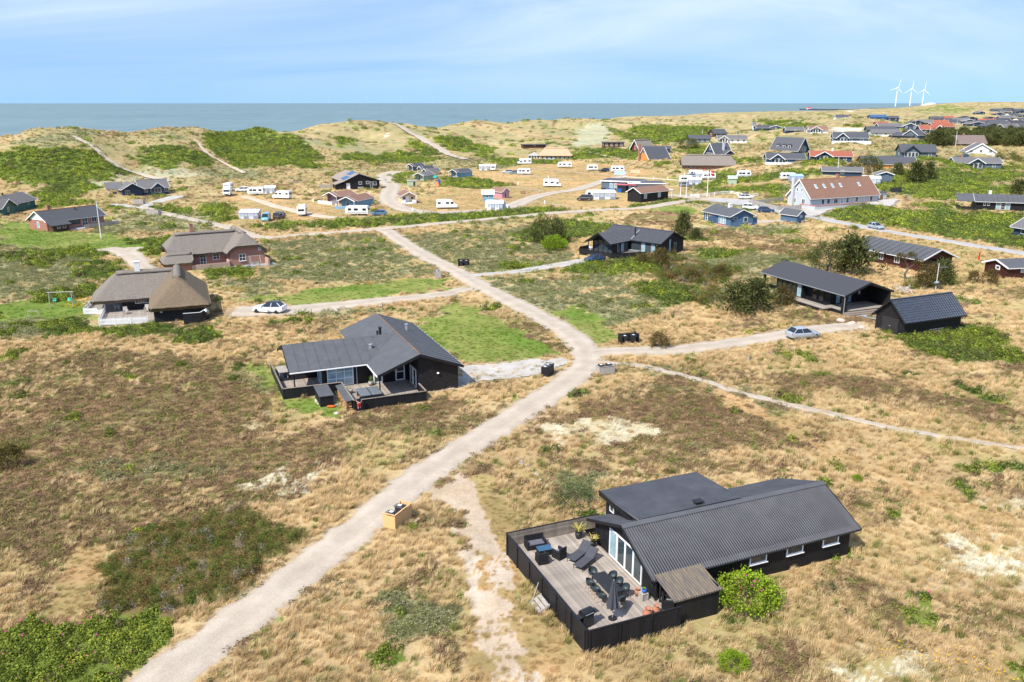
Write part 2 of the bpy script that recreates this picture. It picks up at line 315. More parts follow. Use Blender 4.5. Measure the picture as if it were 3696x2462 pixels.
def hits(pts):
    D = np.array([ray(*p) for p in pts]); D = D / D[:, 1:2]
    X = D[:, 0:1] * _Ys[None]; Zr = H + D[:, 2:3] * _Ys[None]; Yb = np.broadcast_to(_Ys[None], X.shape)
    dz = Zr.ravel() - zf(X.ravel(), Yb.ravel()); dz = dz.reshape(X.shape); neg = dz < 0; out = []
    for i in range(len(pts)):
        if neg[i].any():
            j = max(1, int(np.argmax(neg[i]))); t = dz[i, j - 1] / (dz[i, j - 1] - dz[i, j]); Y = _Ys[j - 1] + t * (_Ys[j] - _Ys[j - 1])
        else: Y = 1500.0
        out.append((D[i, 0] * Y, Y))
    return out
def G(px, py):
    x, y = hits([(px, py)])[0]; return Vector((x, y, zat(x, y)))
# ---------------------------------------------------------------- land cover
COV = {
 'shrub': [K1([(0, 580), (250, 545), (600, 530), (850, 560), (960, 640), (1050, 720), (1150, 770), (1080, 830), (830, 850), (1000, 900), (880, 940), (650, 960), (350, 960), (400, 900), (300, 850), (0, 840), (-300, 830), (-300, 600)]),
  K1([(1190, 640), (1300, 560), (1500, 515), (1750, 560), (1900, 600), (1980, 690), (1900, 720), (1500, 740), (1320, 700)]),
  [(727, 497), (758, 475), (800, 473), (977, 479), (1114, 506), (1154, 573), (1075, 596), (859, 608), (820, 585), (766, 548)],
  K2([(1080, 400), (1250, 380), (1400, 420), (1700, 370), (1800, 420), (2080, 440), (1880, 475), (1300, 465), (1120, 450)]), K2([(660, 480), (850, 470), (1000, 500), (850, 540), (700, 520)]), K2([(1010, 250), (1200, 240), (1230, 290), (1100, 330)]), K2([(1730, 240), (1900, 330), (2000, 400), (1850, 420), (1740, 330)]),
  K3([(380, 250), (550, 235), (740, 260), (750, 290), (1020, 350), (900, 400), (600, 370)]), K3([(880, 465), (1180, 450), (1560, 450), (1550, 490), (1100, 500)]), K3([(770, 400), (900, 420), (1200, 440), (1000, 460)]), K3([(1640, 400), (1900, 390), (2050, 430), (1650, 450)]), K3([(1700, 350), (2000, 350), (2352, 360), (2352, 440), (2100, 440), (1980, 390)]), K3([(490, 620), (800, 620), (1120, 690), (900, 715), (500, 690)]), K3([(0, 600), (220, 560), (250, 590), (60, 640)]), K3([(60, 650), (160, 625), (180, 670), (80, 670)]),
  K3([(0, 975), (300, 955), (700, 945), (1100, 905), (1500, 885), (1620, 905), (1500, 970), (1000, 1000), (500, 1030), (0, 1050)]), K2([(790, 1050), (1300, 995), (1700, 975), (2352, 940), (2352, 1000), (1700, 1050), (900, 1085)]), K2([(230, 1060), (600, 1030), (720, 1055), (650, 1090), (400, 1105)]),
  K3([(1140, 1140), (1380, 1060), (1650, 1030), (1800, 1020), (2050, 1070), (1950, 1130), (1800, 1180), (1650, 1200), (1690, 1240), (1600, 1260), (1450, 1200), (1200, 1200)]), K3([(1060, 1270), (1200, 1250), (1200, 1300)]), K3([(980, 1410), (1300, 1400), (1280, 1450), (1000, 1450)]),
  K4([(470, 190), (650, 155), (1000, 160), (1450, 210), (1400, 260), (1000, 330), (750, 320), (680, 270)]), K4([(270, 170), (450, 240), (700, 310), (900, 330), (700, 350), (480, 300)]), K4([(0, 405), (280, 410), (650, 430), (780, 470), (700, 510), (300, 500), (0, 440)]), K4([(1080, 380), (1400, 370), (1380, 460), (1100, 480)]), K4([(1170, 790), (1250, 760), (1500, 740), (1560, 800), (1350, 860)]), K4([(1450, 850), (1700, 800), (2000, 780), (2150, 800), (2150, 880), (1800, 870)]), K4([(1400, 720), (1900, 690), (2150, 660), (2352, 640), (2352, 690), (2100, 720), (1700, 760), (1500, 760)]), K4([(1420, 660), (1550, 640), (1700, 680), (1650, 710), (1440, 700)]), K4([(1550, 500), (1850, 500), (1850, 560), (1600, 540)]), K4([(200, 1040), (600, 1005), (950, 950), (1280, 940), (1280, 980), (900, 990), (500, 1040)]), K4([(760, 570), (900, 530), (960, 560), (900, 590)]),
  K4([(1860, 100), (2100, 110), (2352, 110), (2352, 210), (2150, 190)]),
  K5([(0, 310), (150, 300), (380, 340), (300, 400), (0, 370)]), K5([(330, 225), (450, 225), (540, 260), (440, 265)]), K5([(1300, 200), (1600, 150), (1900, 190), (1750, 230), (1400, 235)]), K5([(680, 345), (830, 335), (840, 360), (720, 370)]), K5([(1270, 500), (1400, 490), (1560, 520), (1550, 550), (1280, 530)]), K5([(960, 650), (1300, 640), (1650, 680), (1650, 720), (1100, 680)]), K5([(920, 930), (1000, 830), (1100, 800), (1300, 780), (1500, 760), (1700, 760), (2080, 780), (2352, 800), (2352, 840), (2100, 880), (2000, 960), (2352, 900), (2352, 980), (1800, 1060), (1500, 1050), (1250, 1000), (1000, 960)]),
  K5([(430, 1205), (700, 1120), (900, 1105), (1300, 1165), (1650, 1140), (1800, 1185), (2352, 1185), (2700, 1250), (2700, 1580), (2352, 1525), (2000, 1465), (1500, 1380), (1050, 1300), (800, 1265), (500, 1215)]), K5([(1390, 1100), (1500, 1060), (1620, 1120), (1450, 1140)]), K5([(0, 780), (300, 760), (500, 800), (300, 830), (100, 830)]), K5([(270, 600), (400, 590), (340, 660), (680, 690), (600, 760), (300, 720)]), K5([(0, 900), (90, 930), (90, 1010), (0, 1030)]), K5([(1500, 700), (1750, 760), (2300, 760), (2352, 700), (2200, 740)]),
  K6([(0, 310), (400, 260), (900, 250), (1030, 300), (900, 350), (700, 330), (450, 320), (100, 350), (-200, 340)]), K6([(150, 370), (350, 330), (520, 370), (400, 420), (200, 420)]), K6([(560, 380), (1150, 370), (1080, 410), (700, 410)]), K6([(700, 500), (900, 420), (1090, 430), (1050, 490), (900, 540), (750, 520)]), K6([(270, 700), (600, 620), (900, 560), (960, 590), (850, 680), (650, 730), (350, 740)]), K6([(1220, 290), (1300, 220), (1640, 180), (1660, 230), (1520, 260), (1500, 300), (1300, 310)]), K6([(1780, 430), (2000, 420), (2352, 430), (2352, 510), (1950, 520)]),
  K6([(240, 950), (700, 890), (800, 935), (1000, 965), (1250, 965), (1400, 945), (1500, 965), (1650, 1000), (1640, 1040), (1200, 1060), (700, 1040), (400, 1060), (280, 1010)]), K6([(1660, 1120), (1700, 1010), (1950, 960), (2030, 1010), (2000, 1070), (1750, 1130)]), K6([(0, 850), (80, 870), (60, 920), (0, 920)]), K6([(0, 980), (130, 1000), (60, 1050), (0, 1050)]), K6([(1150, 180), (1650, 140), (1650, 180), (1250, 200)]),
  K1([(340, 960), (600, 930), (850, 940), (600, 1010), (850, 1040), (700, 1080), (350, 1100)]), K1([(900, 1060), (1130, 1090), (1000, 1120), (910, 1100)]), K1([(1390, 1090), (1550, 1080), (1780, 1120), (1700, 1150), (1450, 1140)]), K1([(1910, 1060), (2100, 1050), (2140, 1100), (2000, 1180), (1880, 1160)]), K1([(1900, 1190), (2150, 1190), (2100, 1250), (1950, 1230)]),
  KL([(190, 320), (400, 260), (570, 260), (450, 310), (250, 330)]), KM([(0, 690), (300, 600), (560, 590), (700, 560), (800, 600), (1100, 640), (1000, 680), (700, 690), (500, 720), (300, 700)]), KM([(1330, 500), (1500, 450), (1750, 500), (1700, 550), (1350, 560)]), KM([(690, 830), (900, 780), (1350, 820), (1380, 950), (1100, 1020), (950, 930)]), KM([(1250, 350), (1400, 350), (1440, 390), (1300, 400)]),
  KR([(1330, 820), (1500, 765), (1950, 745), (2100, 820), (2250, 880), (2200, 950), (2354, 920), (2354, 1050), (2000, 1050), (1800, 1040), (1500, 950), (1300, 860)]),
  KX([(-100, 770), (0, 760), (110, 710), (170, 740), (200, 715), (480, 695), (545, 735), (470, 800), (400, 860), (350, 896), (300, 960), (-100, 960)])],
 'pine': [KX([(290, 560), (400, 470), (480, 440), (620, 395), (760, 380), (870, 435), (900, 480), (800, 565), (690, 640), (560, 690), (450, 720), (290, 700), (250, 690), (340, 620)]), KM([(850, 720), (1000, 640), (1400, 620), (1700, 680), (1650, 760), (1500, 780), (1300, 800), (1000, 770)]), KM([(1380, 900), (1500, 820), (1560, 900), (1550, 1000), (1350, 980)]), KM([(720, 560), (900, 480), (1060, 480), (1150, 600), (1050, 650), (850, 620)]), KR([(1470, 470), (1600, 380), (1790, 400), (1780, 460), (1600, 500)]), KR([(400, 480), (560, 470), (600, 580), (500, 610), (400, 600)]), KR([(550, 240), (700, 210), (800, 220), (740, 290)]), K5([(2080, 650), (2352, 640), (2352, 680), (2150, 680)]), [(0, 1590), (60, 1600), (110, 1620), (70, 1660), (0, 1680)]],
 'meadow': [OV([(600, 560), (840, 535), (1000, 625), (900, 655), (600, 640), (640, 600)]), OV([(900, 545), (1250, 520), (1330, 600), (1200, 630), (1080, 625), (980, 580)]), OV([(1090, 650), (1330, 640), (1500, 660), (1560, 700), (1400, 760), (1280, 740), (1180, 690)]), OV([(-100, 530), (200, 560), (250, 640), (100, 690), (-100, 700)]), OV([(280, 470), (520, 500), (500, 530), (200, 540)]), KL([(600, 220), (1200, 170), (1950, 200), (1900, 240), (1300, 220)]), K4([(1300, 1180), (1900, 1230), (2350, 1200), (2350, 1300), (1700, 1290)]), OV([(880, 1350), (1060, 1400), (1040, 1450), (870, 1470)]), OV([(1270, 1090), (1380, 1090), (1370, 1150), (1280, 1140)])],
 'lawn': [OV([(930, 770), (1060, 690), (1160, 740), (1290, 810), (1200, 830), (1060, 830)]), OV([(500, 690), (1000, 650), (1060, 665), (700, 700)]), OV([(-80, 700), (190, 690), (220, 730), (-80, 740)]), OV([(590, 690), (700, 670), (960, 640), (1040, 640), (1040, 665), (740, 695)]), KL([(0, 650), (210, 700), (330, 1000), (100, 900)]), KL([(340, 1020), (580, 1000), (1000, 1130), (700, 1200), (400, 1150)]), K4([(440, 700), (1050, 720), (1000, 850), (600, 760)]), K4([(600, 1060), (1000, 1010), (1270, 1050), (1290, 1120), (1000, 1080)]), OV([(0, 500), (250, 540), (400, 560), (380, 590), (0, 560)]), KM([(0, 1060), (200, 1000), (500, 1150), (600, 1330), (400, 1380), (150, 1230)]), K6([(100, 180), (700, 150), (1150, 200), (900, 260), (200, 250)])],
 'dry': [KX([(140, 620), (230, 500), (300, 480), (330, 600), (240, 700), (150, 710)]), OV([(1630, 893), (1750, 940), (1850, 990), (1900, 1030), (2050, 1080), (2200, 1160), (2330, 1190), (2330, 1210), (2190, 1178), (2045, 1100), (1895, 1048), (1840, 1010), (1740, 960), (1630, 907)]), OV([(510, 440), (700, 460), (850, 470), (870, 500), (1250, 470), (1400, 440), (1560, 410), (1330, 370), (1080, 390), (1000, 440), (880, 490), (700, 510), (520, 510)]), OV([(1170, 400), (1400, 400), (1580, 430), (1560, 470), (1150, 480)]), K4([(1550, 790), (2130, 735), (2200, 760), (2150, 790), (1600, 810)]), OV([(1040, 1110), (1100, 1090), (1180, 1180), (1200, 1400), (1350, 1500), (1350, 1568), (1080, 1568), (1090, 1400)]), K5([(1080, 980), (1240, 1000), (1140, 1110), (1130, 1050)])],
 'heath': [OV([(0, 830), (250, 800), (500, 830), (620, 920), (640, 1000), (800, 1000), (700, 1130), (500, 1180), (300, 1250), (100, 1300), (-100, 1250), (-100, 850)]), OV([(1300, 930), (1600, 890), (1800, 980), (1900, 1040), (1700, 1040), (1400, 990)]), OV([(1880, 880), (2100, 890), (2354, 950), (2354, 990), (2000, 930)]), OV([(1500, 510), (1900, 560), (1850, 600), (1600, 540)]), KR([(300, 1170), (900, 1150), (1500, 1200), (1300, 1284), (400, 1230)]), K4([(350, 1120), (900, 1060), (1250, 1150), (1200, 1250), (500, 1200)]), KL([(480, 280), (900, 270), (1000, 330), (800, 400), (500, 380)]), KG([(1200, 1050), (1500, 1000), (1550, 1150), (1250, 1180)]), KL([(1300, 1100), (1900, 1020), (2100, 1100), (1500, 1250)])],
 'lichen': [KG([(860, 1380), (1200, 1320), (1700, 1350), (1900, 1450), (1700, 1568), (1050, 1568)]), KG([(1650, 900), (1800, 700), (2352, 520), (2500, 500), (2500, 1050), (2352, 1000), (1900, 1000)]), KG([(1800, 850), (2050, 750), (2352, 600), (2352, 900), (1950, 920)]), KG([(2000, 250), (2352, 250), (2352, 350), (2050, 330)]), OV([(1220, 980), (1420, 950), (1560, 1000), (1300, 1030)]), KL([(0, 1060), (100, 1080), (240, 1150), (200, 1250), (60, 1350), (0, 1300)]), OV([(540, 1120), (640, 1060), (760, 1090), (700, 1130)]), KG([(1700, 450), (2352, 420), (2352, 600), (1900, 620)])],
 'grey': [K3([(1750, 170), (1950, 110), (2050, 180), (2000, 300), (1700, 330)]), K4([(0, 150), (150, 130), (300, 280), (250, 330), (0, 340)]), K1([(840, 860), (1250, 800), (1400, 850), (1000, 890)]), K1([(1180, 720), (1700, 740), (1900, 800), (1500, 830)])],
 'rut': [OV([(1095, 1370), (1165, 1370), (1215, 1480), (1240, 1590), (1140, 1590)]), OV([(985, 1125), (1060, 1085), (1085, 1140), (1130, 1220), (1170, 1300), (1185, 1370), (1165, 1375), (1130, 1310), (1110, 1260), (1095, 1270), (1110, 1330), (1145, 1420), (1150, 1500), (1120, 1490), (1085, 1380), (1060, 1270), (1040, 1180), (1010, 1140)])],
 'sand': [K2([(1500, 195), (1545, 205), (1540, 235), (1500, 235)]), K5([(520, 385), (700, 360), (830, 370), (840, 390), (600, 420)]), K5([(660, 215), (750, 205), (740, 225)]), KL([(600, 1010), (650, 1010), (680, 1100), (640, 1100)])],
}
_all = [p for L in COV.values() for q in L for p in q]; _hx = hits(_all); _i = 0; POLY = {}
for k, L in COV.items():
    POLY[k] = []
    for q in L: POLY[k].append(np.array(_hx[_i:_i + len(q)])); _i += len(q)
def inpoly(x, y, P):
    r = np.zeros(len(x), bool); m = (x >= P[:, 0].min()) & (x <= P[:, 0].max()) & (y >= P[:, 1].min()) & (y <= P[:, 1].max())
    if not m.any(): return r
    xs, ys = x[m], y[m]; c = np.zeros(len(xs), bool); j = len(P) - 1
    for i in range(len(P)):
        xi, yi = P[i]; xj, yj = P[j]
        if yi != yj: c ^= ((yi > ys) != (yj > ys)) & (xs < (xj - xi) * (ys - yi) / (yj - yi) + xi)
        j = i
    r[m] = c; return r
ORDER = ['grass', 'heath', 'meadow', 'lawn', 'dry', 'grey', 'lichen', 'sand', 'pine', 'shrub', 'rut']; CID = {k: i for i, k in enumerate(ORDER)}
def cover(x, y):
    x = np.asarray(x); y = np.asarray(y); w = np.clip(y / 70, .6, 4)
    xj = x + (fbm(x, y, 3.2, 21, 3) - .5) * 3.2 * w + (vn(x, y, .7, 4) - .5) * 1.0; yj = y + (fbm(x, y, 3.2, 22, 3) - .5) * 3.2 * w + (vn(x, y, .7, 5) - .5) * 1.0
    c = np.zeros(len(x), np.int8)
    n1 = fbm(x, y, 14, 31); n2 = fbm(x, y, 3.0, 33, 3); rd = _h(np.floor(x * 7.3), np.floor(y * 7.9), 77)
    hw = n1 * .5 + n2 * .5
    c[hw + (rd - .5) * .16 > .60] = CID['heath']
    c[(fbm(x, y, 22, 41) + (rd - .5) * .12 > .67) & (y > 60)] = CID['meadow']
    for k in ('heath', 'meadow', 'lawn', 'dry', 'grey', 'lichen', 'sand', 'pine', 'shrub', 'rut'):
        for P in POLY[k]:
            m = inpoly(xj, yj, P)
            if k == 'lichen': m &= n2 + (rd - .5) * .4 > .5
            if k == 'shrub': m &= (y < 700) | (n1 + (rd - .5) * .2 > .5)
            if k == 'rut': m &= n2 + (rd - .5) * .35 > .27
            if k == 'heath': m &= hw + (rd - .5) * .3 > .35
            if k == 'meadow': m &= n2 + (rd - .5) * .25 > .33
            c[m] = CID[k]
    # stray rose shrubs spread through the heath
    c[(fbm(x, y, 3.5, 55, 3) + (rd - .5) * .1 > .76) & (c <= 2)] = CID['shrub']
    return c
CCOL = {'grass': ((.49, .36, .185), (.38, .265, .13)), 'heath': ((.19, .115, .062), (.27, .185, .09)), 'meadow': ((.25, .245, .12), (.31, .27, .14)), 'lawn': ((.12, .185, .03), (.22, .235, .065)), 'dry': ((.45, .29, .14), (.31, .24, .10)),
        'grey': ((.33, .34, .22), (.42, .37, .22)), 'lichen': ((.60, .55, .40), (.42, .33, .18)), 'sand': ((.62, .54, .44), (.55, .47, .38)), 'pine': ((.15, .125, .045), (.20, .14, .06)), 'shrub': ((.12, .165, .03), (.16, .195, .04)), 'rut': ((.55, .46, .36), (.45, .34, .23))}
CA = np.array([CCOL[k][0] for k in ORDER]); CB = np.array([CCOL[k][1] for k in ORDER])
def covcol(x, y, c):
    t = np.clip((fbm(x, y, 6, 61) - .5) * 2.2 + .5 + (fbm(x, y, 1.1, 63, 3) - .5) * 1.1, 0, 1)[:, None]
    col = CA[c] * (1 - t) + CB[c] * t
    big = (.84 + .34 * fbm(x, y, 40, 71, 3))[:, None]
    g = sst(.52, .72, fbm(x, y, 11, 73))[:, None] * (c == 0)[:, None] * .45            # greener sward between the dry tufts
    col = col * (1 - g) + np.array([.24, .235, .075]) * g
    f_ = (sst(200, 320, y) * (c == 0))[:, None] * (.25 + .6 * sst(.4, .65, fbm(x, y, 24, 77)))[:, None]; col = col * (1 - f_) + np.array([.30, .265, .125]) * f_     # marram on the high dunes
    o_ = sst(.5, .66, fbm(x, y, 7, 75, 3))[:, None] * (c == 1)[:, None] * .75          # olive crowberry in the heather
    col = col * (1 - o_) + np.array([.185, .175, .065]) * o_
    return np.clip(col * big, 0, 1)
# ---------------------------------------------------------------- roads
UU = []; RPTS = []
def cr(P, n):
    P = [P[0] * 2 - P[1]] + P + [P[-1] * 2 - P[-2]]; out = []
    for i in range(1, len(P) - 2):
        a, b, c, d = P[i - 1], P[i], P[i + 1], P[i + 2]; m = max(2, int((c - b).length / n(b)))
        for k in range(m):
            t = k / m; out.append(.5 * ((2 * b) + (c - a) * t + (2 * a - 5 * b + 4 * c - d) * t * t + (3 * b - a - 3 * c + d) * t ** 3))
    return out + [P[-2]]
def roadstrip(pts, w0, w1=None, off=0.05, rag=0.35):
    w1 = w0 if w1 is None else w1; P = [Vector(p) for p in hits(pts)]
    L = cr(P, lambda b: max(.7, b.length / 130)); n = len(L); mb = MB(); NX = 7; us = np.linspace(-1, 1, NX); X = np.zeros((n, NX)); Y = np.zeros((n, NX))
    for i, p in enumerate(L):
        d = (L[min(i + 1, n - 1)] - L[max(i - 1, 0)]); d.normalize(); q = Vector((-d.y, d.x)); w = w0 + (w1 - w0) * i / (n - 1)
        for s in (0, 1): pass
        el = w * .5 + (float(vn(p.x, p.y, 1.3, 91)) - .5) * rag * 2; er = w * .5 + (float(vn(p.x, p.y, 1.3, 92)) - .5) * rag * 2
        for j, u in enumerate(us): r = u * (er if u > 0 else el); X[i, j] = p.x + q.x * r; Y[i, j] = p.y + q.y * r
        for u in (-.25, 0, .25): RPTS.append((p.x + q.x * u * w, p.y + q.y * u * w, w / 4 + .08))
    Z = zf(X.ravel(), Y.ravel()).reshape(n, NX); e = np.array([-.10, 0.0, .02, .03, .02, 0.0, -.10])
    Z = Z + off + np.sqrt(X * X + Y * Y) * .00045 + e[None] * np.clip(w0 / 3, .3, 1)
    UU.extend(np.broadcast_to(us, X.shape).ravel().tolist())
    v = np.stack([X, Y, Z], -1).reshape(-1, 3).tolist(); f = [(i * NX + j, i * NX + j + 1, (i + 1) * NX + j + 1, (i + 1) * NX + j) for i in range(n - 1) for j in range(NX - 1)]
    return v, f
def groundsheet(pts, off=0.05, step=None):            # a yard or parking place: sheet that follows the ground inside a polygon
    P = np.array(hits(pts)); x0, y0 = P.min(0); x1, y1 = P.max(0); st = step or max(.5, (x1 - x0) / 60); v = []; f = []; idx = {}
    xs = np.arange(x0, x1 + st, st); ys = np.arange(y0, y1 + st, st); gx, gy = np.meshgrid(xs, ys); gx = gx.ravel(); gy = gy.ravel()
    jx = gx + (vn(gx, gy, 2, 11) - .5) * 1.2; jy = gy + (vn(gx, gy, 2, 12) - .5) * 1.2; m = inpoly(jx, jy, P); z = zf(gx, gy) + off + np.hypot(gx, gy) * .00045
    v = np.c_[gx, gy, z].tolist(); nx = len(xs); UU.extend([.5] * len(v))
    for i in range(len(ys) - 1):
        for j in range(nx - 1):
            k = i * nx + j
            if m[k] and m[k + 1] and m[k + nx]: f.append((k, k + 1, k + nx + 1, k + nx))
    for k in np.nonzero(m)[0]: RPTS.append((gx[k], gy[k], st * .75))
    return v, f
def gravel(name, c1, c2, sc=2.2):
    m = bpy.data.materials.new(name); m.use_nodes = True; t = m.node_tree; b = t.nodes['Principled BSDF']; b.inputs['Roughness'].default_value = .95; b.inputs['Specular IOR Level'].default_value = .15
    tc = N(t, 'ShaderNodeTexCoord'); n = N(t, 'ShaderNodeTexNoise'); n.inputs['Scale'].default_value = .35; n.inputs['Detail'].default_value = 8; n.inputs['Roughness'].default_value = .7; t.links.new(tc.outputs['Object'], n.inputs[0])
    n2 = N(t, 'ShaderNodeTexNoise'); n2.inputs['Scale'].default_value = 9; n2.inputs['Detail'].default_value = 4; n2.inputs['Roughness'].default_value = .8; t.links.new(tc.outputs['Object'], n2.inputs[0])
    ad = N(t, 'ShaderNodeMath', operation='ADD'); t.links.new(n.outputs['Fac'], ad.inputs[0]); t.links.new(n2.outputs['Fac'], ad.inputs[1])
    r = N(t, 'ShaderNodeMapRange'); r.inputs['From Min'].default_value = .72; r.inputs['From Max'].default_value = 1.28; t.links.new(ad.outputs[0], r.inputs['Value'])
    mx = N(t, 'ShaderNodeMix', data_type='RGBA'); mx.inputs['A'].default_value = (*c1, 1); mx.inputs['B'].default_value = (*c2, 1); t.links.new(r.outputs[0], mx.inputs['Factor'])
    ua = N(t, 'ShaderNodeAttribute', attribute_name='across'); w = N(t, 'ShaderNodeMath', operation='MULTIPLY_ADD'); w.inputs[1].default_value = .28; t.links.new(n.outputs['Fac'], w.inputs[0]); t.links.new(ua.outputs['Fac'], w.inputs[2])
    rp = N(t, 'ShaderNodeValToRGB'); rp.color_ramp.interpolation = 'EASE'; ab = N(t, 'ShaderNodeMath', operation='SUBTRACT'); ab.inputs[1].default_value = .14; t.links.new(w.outputs[0], ab.inputs[0]); aa = N(t, 'ShaderNodeMath', operation='ABSOLUTE'); t.links.new(ab.outputs[0], aa.inputs[0]); t.links.new(aa.outputs[0], rp.inputs[0])
    e = rp.color_ramp.elements; e[0].position = 0; e[0].color = (.93, .93, .91, 1); e[1].position = 1; e[1].color = (.84, .80, .73, 1)
    for p_, c_ in ((.22, .95), (.42, 1.03), (.62, 1.03), (.82, .95)): q = e.new(p_); q.color = (c_, c_, c_ * .985, 1)
    mu = N(t, 'ShaderNodeMix', data_type='RGBA', blend_type='MULTIPLY'); mu.inputs['Factor'].default_value = 1; t.links.new(mx.outputs['Result'], mu.inputs['A']); t.links.new(rp.outputs[0], mu.inputs['B']); t.links.new(mu.outputs['Result'], b.inputs['Base Color'])
    bp = N(t, 'ShaderNodeBump'); bp.inputs['Strength'].default_value = .7; bp.inputs['Distance'].default_value = .05; t.links.new(n2.outputs['Fac'], bp.inputs['Height']); t.links.new(bp.outputs[0], b.inputs['Normal'])
    M[name] = m; return m
gsand = gravel('sandy_gravel', (.32, .265, .205), (.50, .43, .35)); gpale = gravel('pale_gravel', (.29, .27, .24), (.50, .47, .43)); gasph = gravel('old_asphalt', (.28, .27, .265), (.44, .42, .40)); gfaint = gravel('sandy_rut', (.40, .28, .185), (.60, .50, .40))
def put(name, parts, m):
    mb = MB()
    for v, f in parts: mb.add(v, f)
    o = mb.build(name, m, None, True); kind(o, 'structure')
    if len(UU) == len(mb.v): o.data.attributes.new('across', 'FLOAT', 'POINT').data.foreach_set('value', UU)
    UU.clear(); return o
put('road', [roadstrip(OV([(300, 1640), (365, 1568), (560, 1420), (700, 1310), (850, 1190), (975, 1090), (1100, 1010), (1210, 938), (1290, 888), (1345, 840), (1340, 800), (1290, 757), (1200, 706), (1110, 660), (1040, 620), (980, 590), (930, 560), (885, 529)]), 3.3, 4.3, .07)], gsand)
put('road', [roadstrip(OV([(330, 478), (380, 491), (440, 505), (530, 525), (600, 546), (700, 540), (800, 533), (885, 525), (960, 519), (1080, 508), (1200, 497), (1290, 489), (1400, 482), (1480, 478), (1560, 465), (1640, 456)]), 3.2, 5, .06)], gsand)
put('track', [roadstrip(OV([(1340, 815), (1400, 808), (1480, 806), (1560, 804), (1700, 786), (1830, 765), (1930, 752), (1985, 750)]), 3.6, 3.8, .062)], gsand)
put('track', [roadstrip(OV([(1360, 832), (1430, 838), (1500, 847), (1600, 872), (1750, 915), (1900, 950), (2050, 985), (2200, 1010), (2354, 1033), (2500, 1050)]), 1.25, 1.0, .05, .45)], gsand)
put('driveway', [roadstrip(OV([(1075, 663), (1040, 673), (980, 681), (860, 693), (740, 706), (660, 714), (540, 716)]), 3.2, 6.5, .066)], gsand)
put('driveway', [roadstrip(OV([(1080, 636), (1110, 632), (1180, 626), (1260, 614), (1310, 606), (1345, 600)]), 2.2, 4.5, .064)], gpale)
put('driveway', [roadstrip(OV([(240, 573), (280, 578), (305, 592), (330, 614), (360, 625)]), 5.5, 3.5, .05), roadstrip(OV([(310, 570), (290, 580)]), 4, 4, .06)], gsand)
put('driveway', [groundsheet(KL([(1700, 960), (1935, 800), (1940, 725), (1997, 704), (2352, 675), (2940, 622), (3000, 690), (2800, 790), (2450, 850), (2100, 885), (1950, 940)]), .045, .5)], gpale)
put('track', [roadstrip(OV([(330, 478), (345, 470), (375, 461), (410, 451)]), 3.2, 6, .065), roadstrip(OV([(335, 479), (290, 474), (262, 470)]), 3, 3, .06)], gpale)
put('track', [roadstrip(K2([(1600, 560), (1510, 590), (1500, 640), (1560, 690), (1545, 740), (1530, 800), (1570, 860), (1680, 903), (1800, 925), (2020, 938)]) + K3([(800, 925), (1000, 910), (1130, 880), (1250, 830), (1400, 780), (1550, 750), (1700, 730), (1850, 690), (2000, 640), (2170, 600)]), 7, 5, .05)], gsand)
put('track', [roadstrip(K2([(200, 790), (350, 830), (500, 880), (650, 915), (800, 950), (950, 975), (1110, 990)]), 3, 4, .05)], gfaint)
put('road', [roadstrip(K5([(0, 1165), (180, 1185), (300, 1202), (420, 1225), (700, 1280), (1000, 1338), (1500, 1422), (2000, 1502), (2352, 1558), (2700, 1610)]), 5, 4.2, .06)], gasph)
put('parking_place', [groundsheet(K4([(1240, 935), (1330, 925), (1800, 950), (1830, 1000), (2350, 1080), (2352, 1110), (1900, 1090), (1700, 1010), (1330, 965)]), .055, 1.2)], gasph)
put('yard', [groundsheet(K5([(0, 1130), (260, 1140), (700, 1090), (830, 1085), (1080, 1040), (1200, 1045), (1130, 1125), (830, 1095), (600, 1130), (400, 1215), (250, 1195), (0, 1175)]), .085, 1.2)], gpale)
put('track', [roadstrip(K4([(1700, 1190), (1900, 1180), (2150, 1160), (2300, 1120)]), 3.4, 3.4, .05)], gsand)
put('track', [roadstrip(K4([(830, 900), (960, 900), (1040, 905), (1250, 935)]), 6, 5, .05)], gsand)
put('path', [roadstrip(K2([(1575, 122), (1640, 145), (1700, 185), (1800, 240), (1900, 300), (2000, 350), (2080, 402), (2150, 425), (2250, 455)]), 5.0, 5.5, .35, .6)], gsand)
put('path', [roadstrip(K1([(690, 445), (780, 500), (900, 570), (970, 640), (1050, 700), (1150, 750), (1280, 790), (1400, 825), (1560, 862)]), 2.2, 2.6, .35, .6)], gsand)
put('path', [roadstrip(K1([(1790, 480), (1850, 540), (1900, 595), (2000, 660), (2120, 720), (2250, 782)]), 2.0, 2.2, .3, .6)], gfaint)
put('path', [roadstrip(K4([(0, 435), (120, 450), (250, 480), (420, 512)]), 1.6, 1.6, .10, .5)], gsand)
# ---------------------------------------------------------------- ground sheet
def kdroad():
    from mathutils.kdtree import KDTree
    k = KDTree(len(RPTS))
    for i, p in enumerate(RPTS): k.insert((p[0], p[1], 0), i)
    k.balance(); return k
KD = kdroad()
def roadgap(x, y, ymax=420):          # distance to the nearest road edge (negative on the road)
    g = np.full(len(x), 9.0); idx = np.nonzero(y < ymax)[0]
    for i in idx:
        co, j, d = KD.find((x[i], y[i], 0)); g[i] = d - RPTS[j][2]
    return g
ac = np.concatenate([np.linspace(-2.6, -.95, 30)[:-1], np.linspace(-.95, .95, 650), np.linspace(.95, 2.6, 30)[1:]])
yc = np.exp(np.concatenate([np.linspace(math.log(7), math.log(30), 20)[:-1], np.linspace(math.log(30), math.log(700), 460), np.linspace(math.log(700), math.log(3600), 70)[1:]]))
AA, YY = np.meshgrid(ac, yc); XX = (AA * YY).ravel(); YY = YY.ravel(); ZZ = zf(XX, YY)
cc = cover(XX, YY); vc = covcol(XX, YY, cc)
